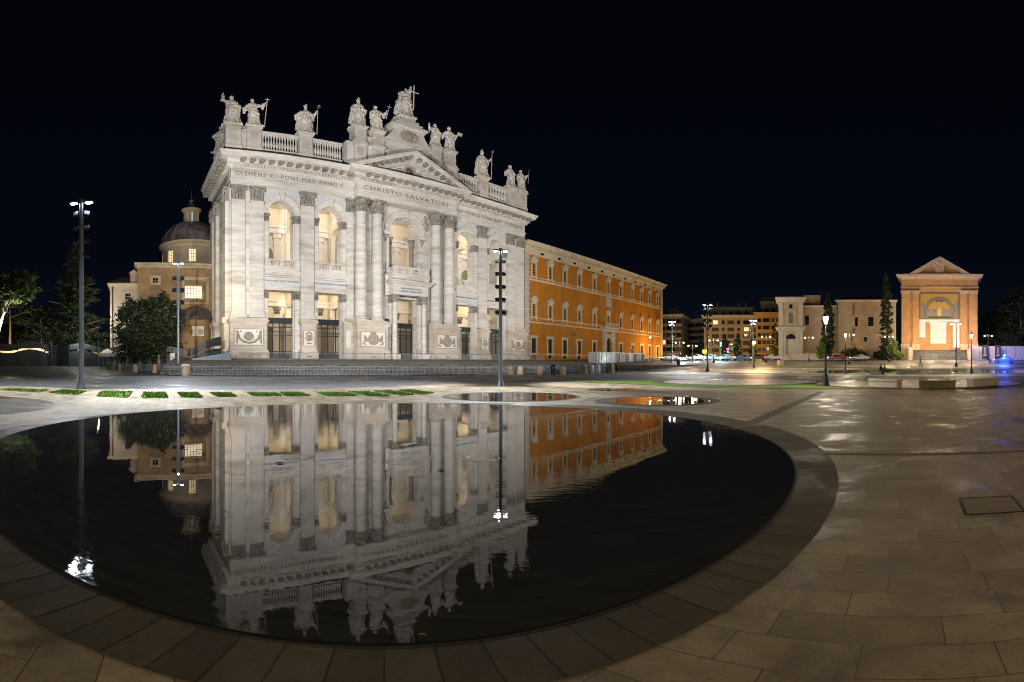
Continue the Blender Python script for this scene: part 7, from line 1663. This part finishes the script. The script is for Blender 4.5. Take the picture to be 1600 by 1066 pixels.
# traffic signals
for d, r, H, lab in ((26.45,101,2.9,'lower traffic signal glowing red before the beige block'),(25.6,106,4.2,'taller traffic signal glowing red behind the lower one')):
    p = site(d, r); t = thing('traffic_signal', lab, 'traffic light', p, -R(d), 'traffic signals on the street'); m = MB(); m.lathe([(.1,0),(.07,.3),(.06,H-.9)], 0, 0, 8); m.build('post', M['castiron'], t); m = MB(); m.box(-.2,.2,-.12,.12,H-.95,H+.1); hd = m.build('housing', M['castiron'], t)
    m = MB(); m.ball((0,-.14,H-.1),(.16,.06,.16),10,7); m.build('red_lens', plain('red_signal', (1,.05,.1), .3, emit=(1,.05,.12), es=60), hd); m = MB(); m.ball((0,-.14,H-.7),(.14,.06,.14),10,7); m.build('green_lens', plain('green_signal', (0,.8,.5), .3, emit=(.0,.9,.65), es=25), hd)
    point(p+Vector((-.2,-.6,H-.1)), 700, (1,.05,.15), .1); point(p+Vector((.2,1.0,H-.4)), 1500, (0,.9,.75), .1)
t = thing('road_sign', 'yellow square sign on a thin post right of the palace', 'sign', site(23.62,104), -R(23)); m = MB(); m.tube([(0,0,0),(0,0,2.0)], .04, 6); m.build('post', M['steel'], t); m = MB(); m.box(-.45,.45,-.03,.03,1.75,2.6); m.build('panel', plain('yellow_sign', (.8,.45,.03), .5), t)
# ------------------------------------------------------------------ hoarding and banners right
p = site(56.2,114); p2 = site(66,114); d_ = p2-p; ang = math.atan2(d_.y, d_.x)
t = thing('pale_hoarding', 'pale grey hoarding beside the tribune, washed blue by the patrol car', 'fence', p, ang)
m = MB(); M['lilac'] = plain('pale_grey_panel', (.38,.36,.42), .6)
for k in range(9): m.box(k*2.2+.03,k*2.2+2.17,0,.08,0,3.3)
m.build('panels', M['lilac'], t); m = MB()
for k in range(10): m.box(k*2.2-.04,k*2.2+.04,-.06,.1,0,3.5)
m.build('posts', M['steel'], t)
for dd, lab in ((58.0,'left dark upright banner on the pale hoarding'),(59.6,'right dark upright banner on the pale hoarding')):
    q = site(dd,112.8); t = thing('banner', lab, 'banner', q, -R(dd)+.1, 'dark banners on the pale hoarding'); m = MB(); m.box(-.75,.75,0,.05,.3,3.5); m.build('cloth', plain('banner_dark_blue', (.03,.03,.06), .7), t); m = MB(); m.box(-.4,.4,-.02,0,1.0,1.3); m.box(-.1,.1,-.02,0,1.5,3.0); m.build('pale_print', M['lilac'], t)
t = thing('parked_scooter', 'small dark scooter parked left of the patrol car', 'scooter', site(58.6,96), R(20)); m = MB(); m.tube([(-.6,0,.3),(-.45,0,.95)], .05, 6); m.box(-.35,.5,-.12,.12,.35,.55); m.box(0,.7,-.14,.14,.55,.8); m.tube([(-.45,-.3,1.0),(-.45,.3,1.0)], .025, 6); m.build('body', M['cloth2'], t)
for x in (-.62,.6):
    m = MB(); m.T = Matrix.Translation((x,0,.26)) @ Matrix.Rotation(PI/2,4,'X'); m.lathe([(.15,-.05),(.26,-.04),(.26,.04),(.15,.05)], 0, 0, 14); m.build('wheel', M['tyre'], t)

# ------------------------------------------------------------------ pieces that stand apart become parts of their own
SPLIT = {'spandrels':'spandrel','pilaster_backing':'pilaster_backing','pedestal_return':'pedestal_return','side_panel':'side_panel','impost_capital':'impost_capital','door_jamb':'door_jamb','jamb_capital':'jamb_capital',
 'loggia_pilasters':'loggia_pilaster','portico_capitals':'portico_capital','inner_doors':'inner_door','portico_reliefs':'portico_relief','attic_vents':'attic_vent','cellar_openings':'cellar_opening','side_windows':'side_window','shopfronts':'shopfront','attic_windows':'attic_window',
 'flank_walls':'flank_wall','lunette_glass':'glass','shutters':'shutter','hoops':'hoop','posts':'post','panels':'panel','parapet_post':'parapet_post','balcony_balustrade':'balcony_balustrade','quoins':'quoins','mosaic_side_figures':'side_figure','floor_slab':'floor_slab','spandrel_carving':'spandrel_carving','mosaic_group':'mosaic_group','dentils':'dentils','modillions':'modillions'}
def split_pieces(o, newname):
    me = o.data; n = len(me.vertices); par = list(range(n))
    def find(a):
        while par[a] != a: par[a] = par[par[a]]; a = par[a]
        return a
    for e_ in me.edges: a, b = find(e_.vertices[0]), find(e_.vertices[1]); par[a] = b
    isl = {}
    for i in range(n): isl.setdefault(find(i), []).append(i)
    I = list(isl.values()); bb = []
    for vs in I:
        co = [me.vertices[i].co for i in vs]; bb.append(([min(c[k] for c in co) for k in range(3)], [max(c[k] for c in co) for k in range(3)]))
    p2 = list(range(len(I)))
    def f2(a):
        while p2[a] != a: p2[a] = p2[p2[a]]; a = p2[a]
        return a
    sz = [math.dist(*b) for b in bb]
    for i in range(len(I)):
        for j in range(i+1, len(I)):
            g = math.sqrt(sum(max(0, bb[i][0][k]-bb[j][1][k], bb[j][0][k]-bb[i][1][k])**2 for k in range(3)))
            if g <= max(.02, .28*max(sz[i], sz[j]) if newname not in ('quoins','dentils','modillions','mosaic_group','spandrel_carving') else (2.0 if newname == 'quoins' else .95*max(sz[i], sz[j]))): p2[f2(i)] = f2(j)
    cl = {}
    for i in range(len(I)): cl.setdefault(f2(i), []).append(i)
    if len(cl) < 2 or len(cl) > 60: return
    pieces = list(cl.values()); vert_c = {}
    for ci, grp in enumerate(pieces):
        for g in grp:
            for v in I[g]: vert_c[v] = ci
    for ci in range(len(pieces)):
        vs = [v for v in range(n) if vert_c[v] == ci]; mp = {v: k for k, v in enumerate(vs)}
        nm = bpy.data.meshes.new(newname); nm.from_pydata([tuple(me.vertices[v].co) for v in vs], [], [tuple(mp[v] for v in p.vertices) for p in me.polygons if vert_c[p.vertices[0]] == ci])
        for p in nm.polygons: p.use_smooth = me.polygons[0].use_smooth
        nm.materials.append(me.materials[0])
        if ci == 0: o.data = nm; o.name = newname; main = o
        else:
            c_ = bpy.data.objects.new(newname, nm); COL.objects.link(c_); c_.parent = o.parent; c_.matrix_basis = o.matrix_basis.copy()
for o in [x for x in bpy.data.objects if x.type == 'MESH' and x.name.split('.')[0] in SPLIT and not x.children]: split_pieces(o, SPLIT[o.name.split('.')[0]])
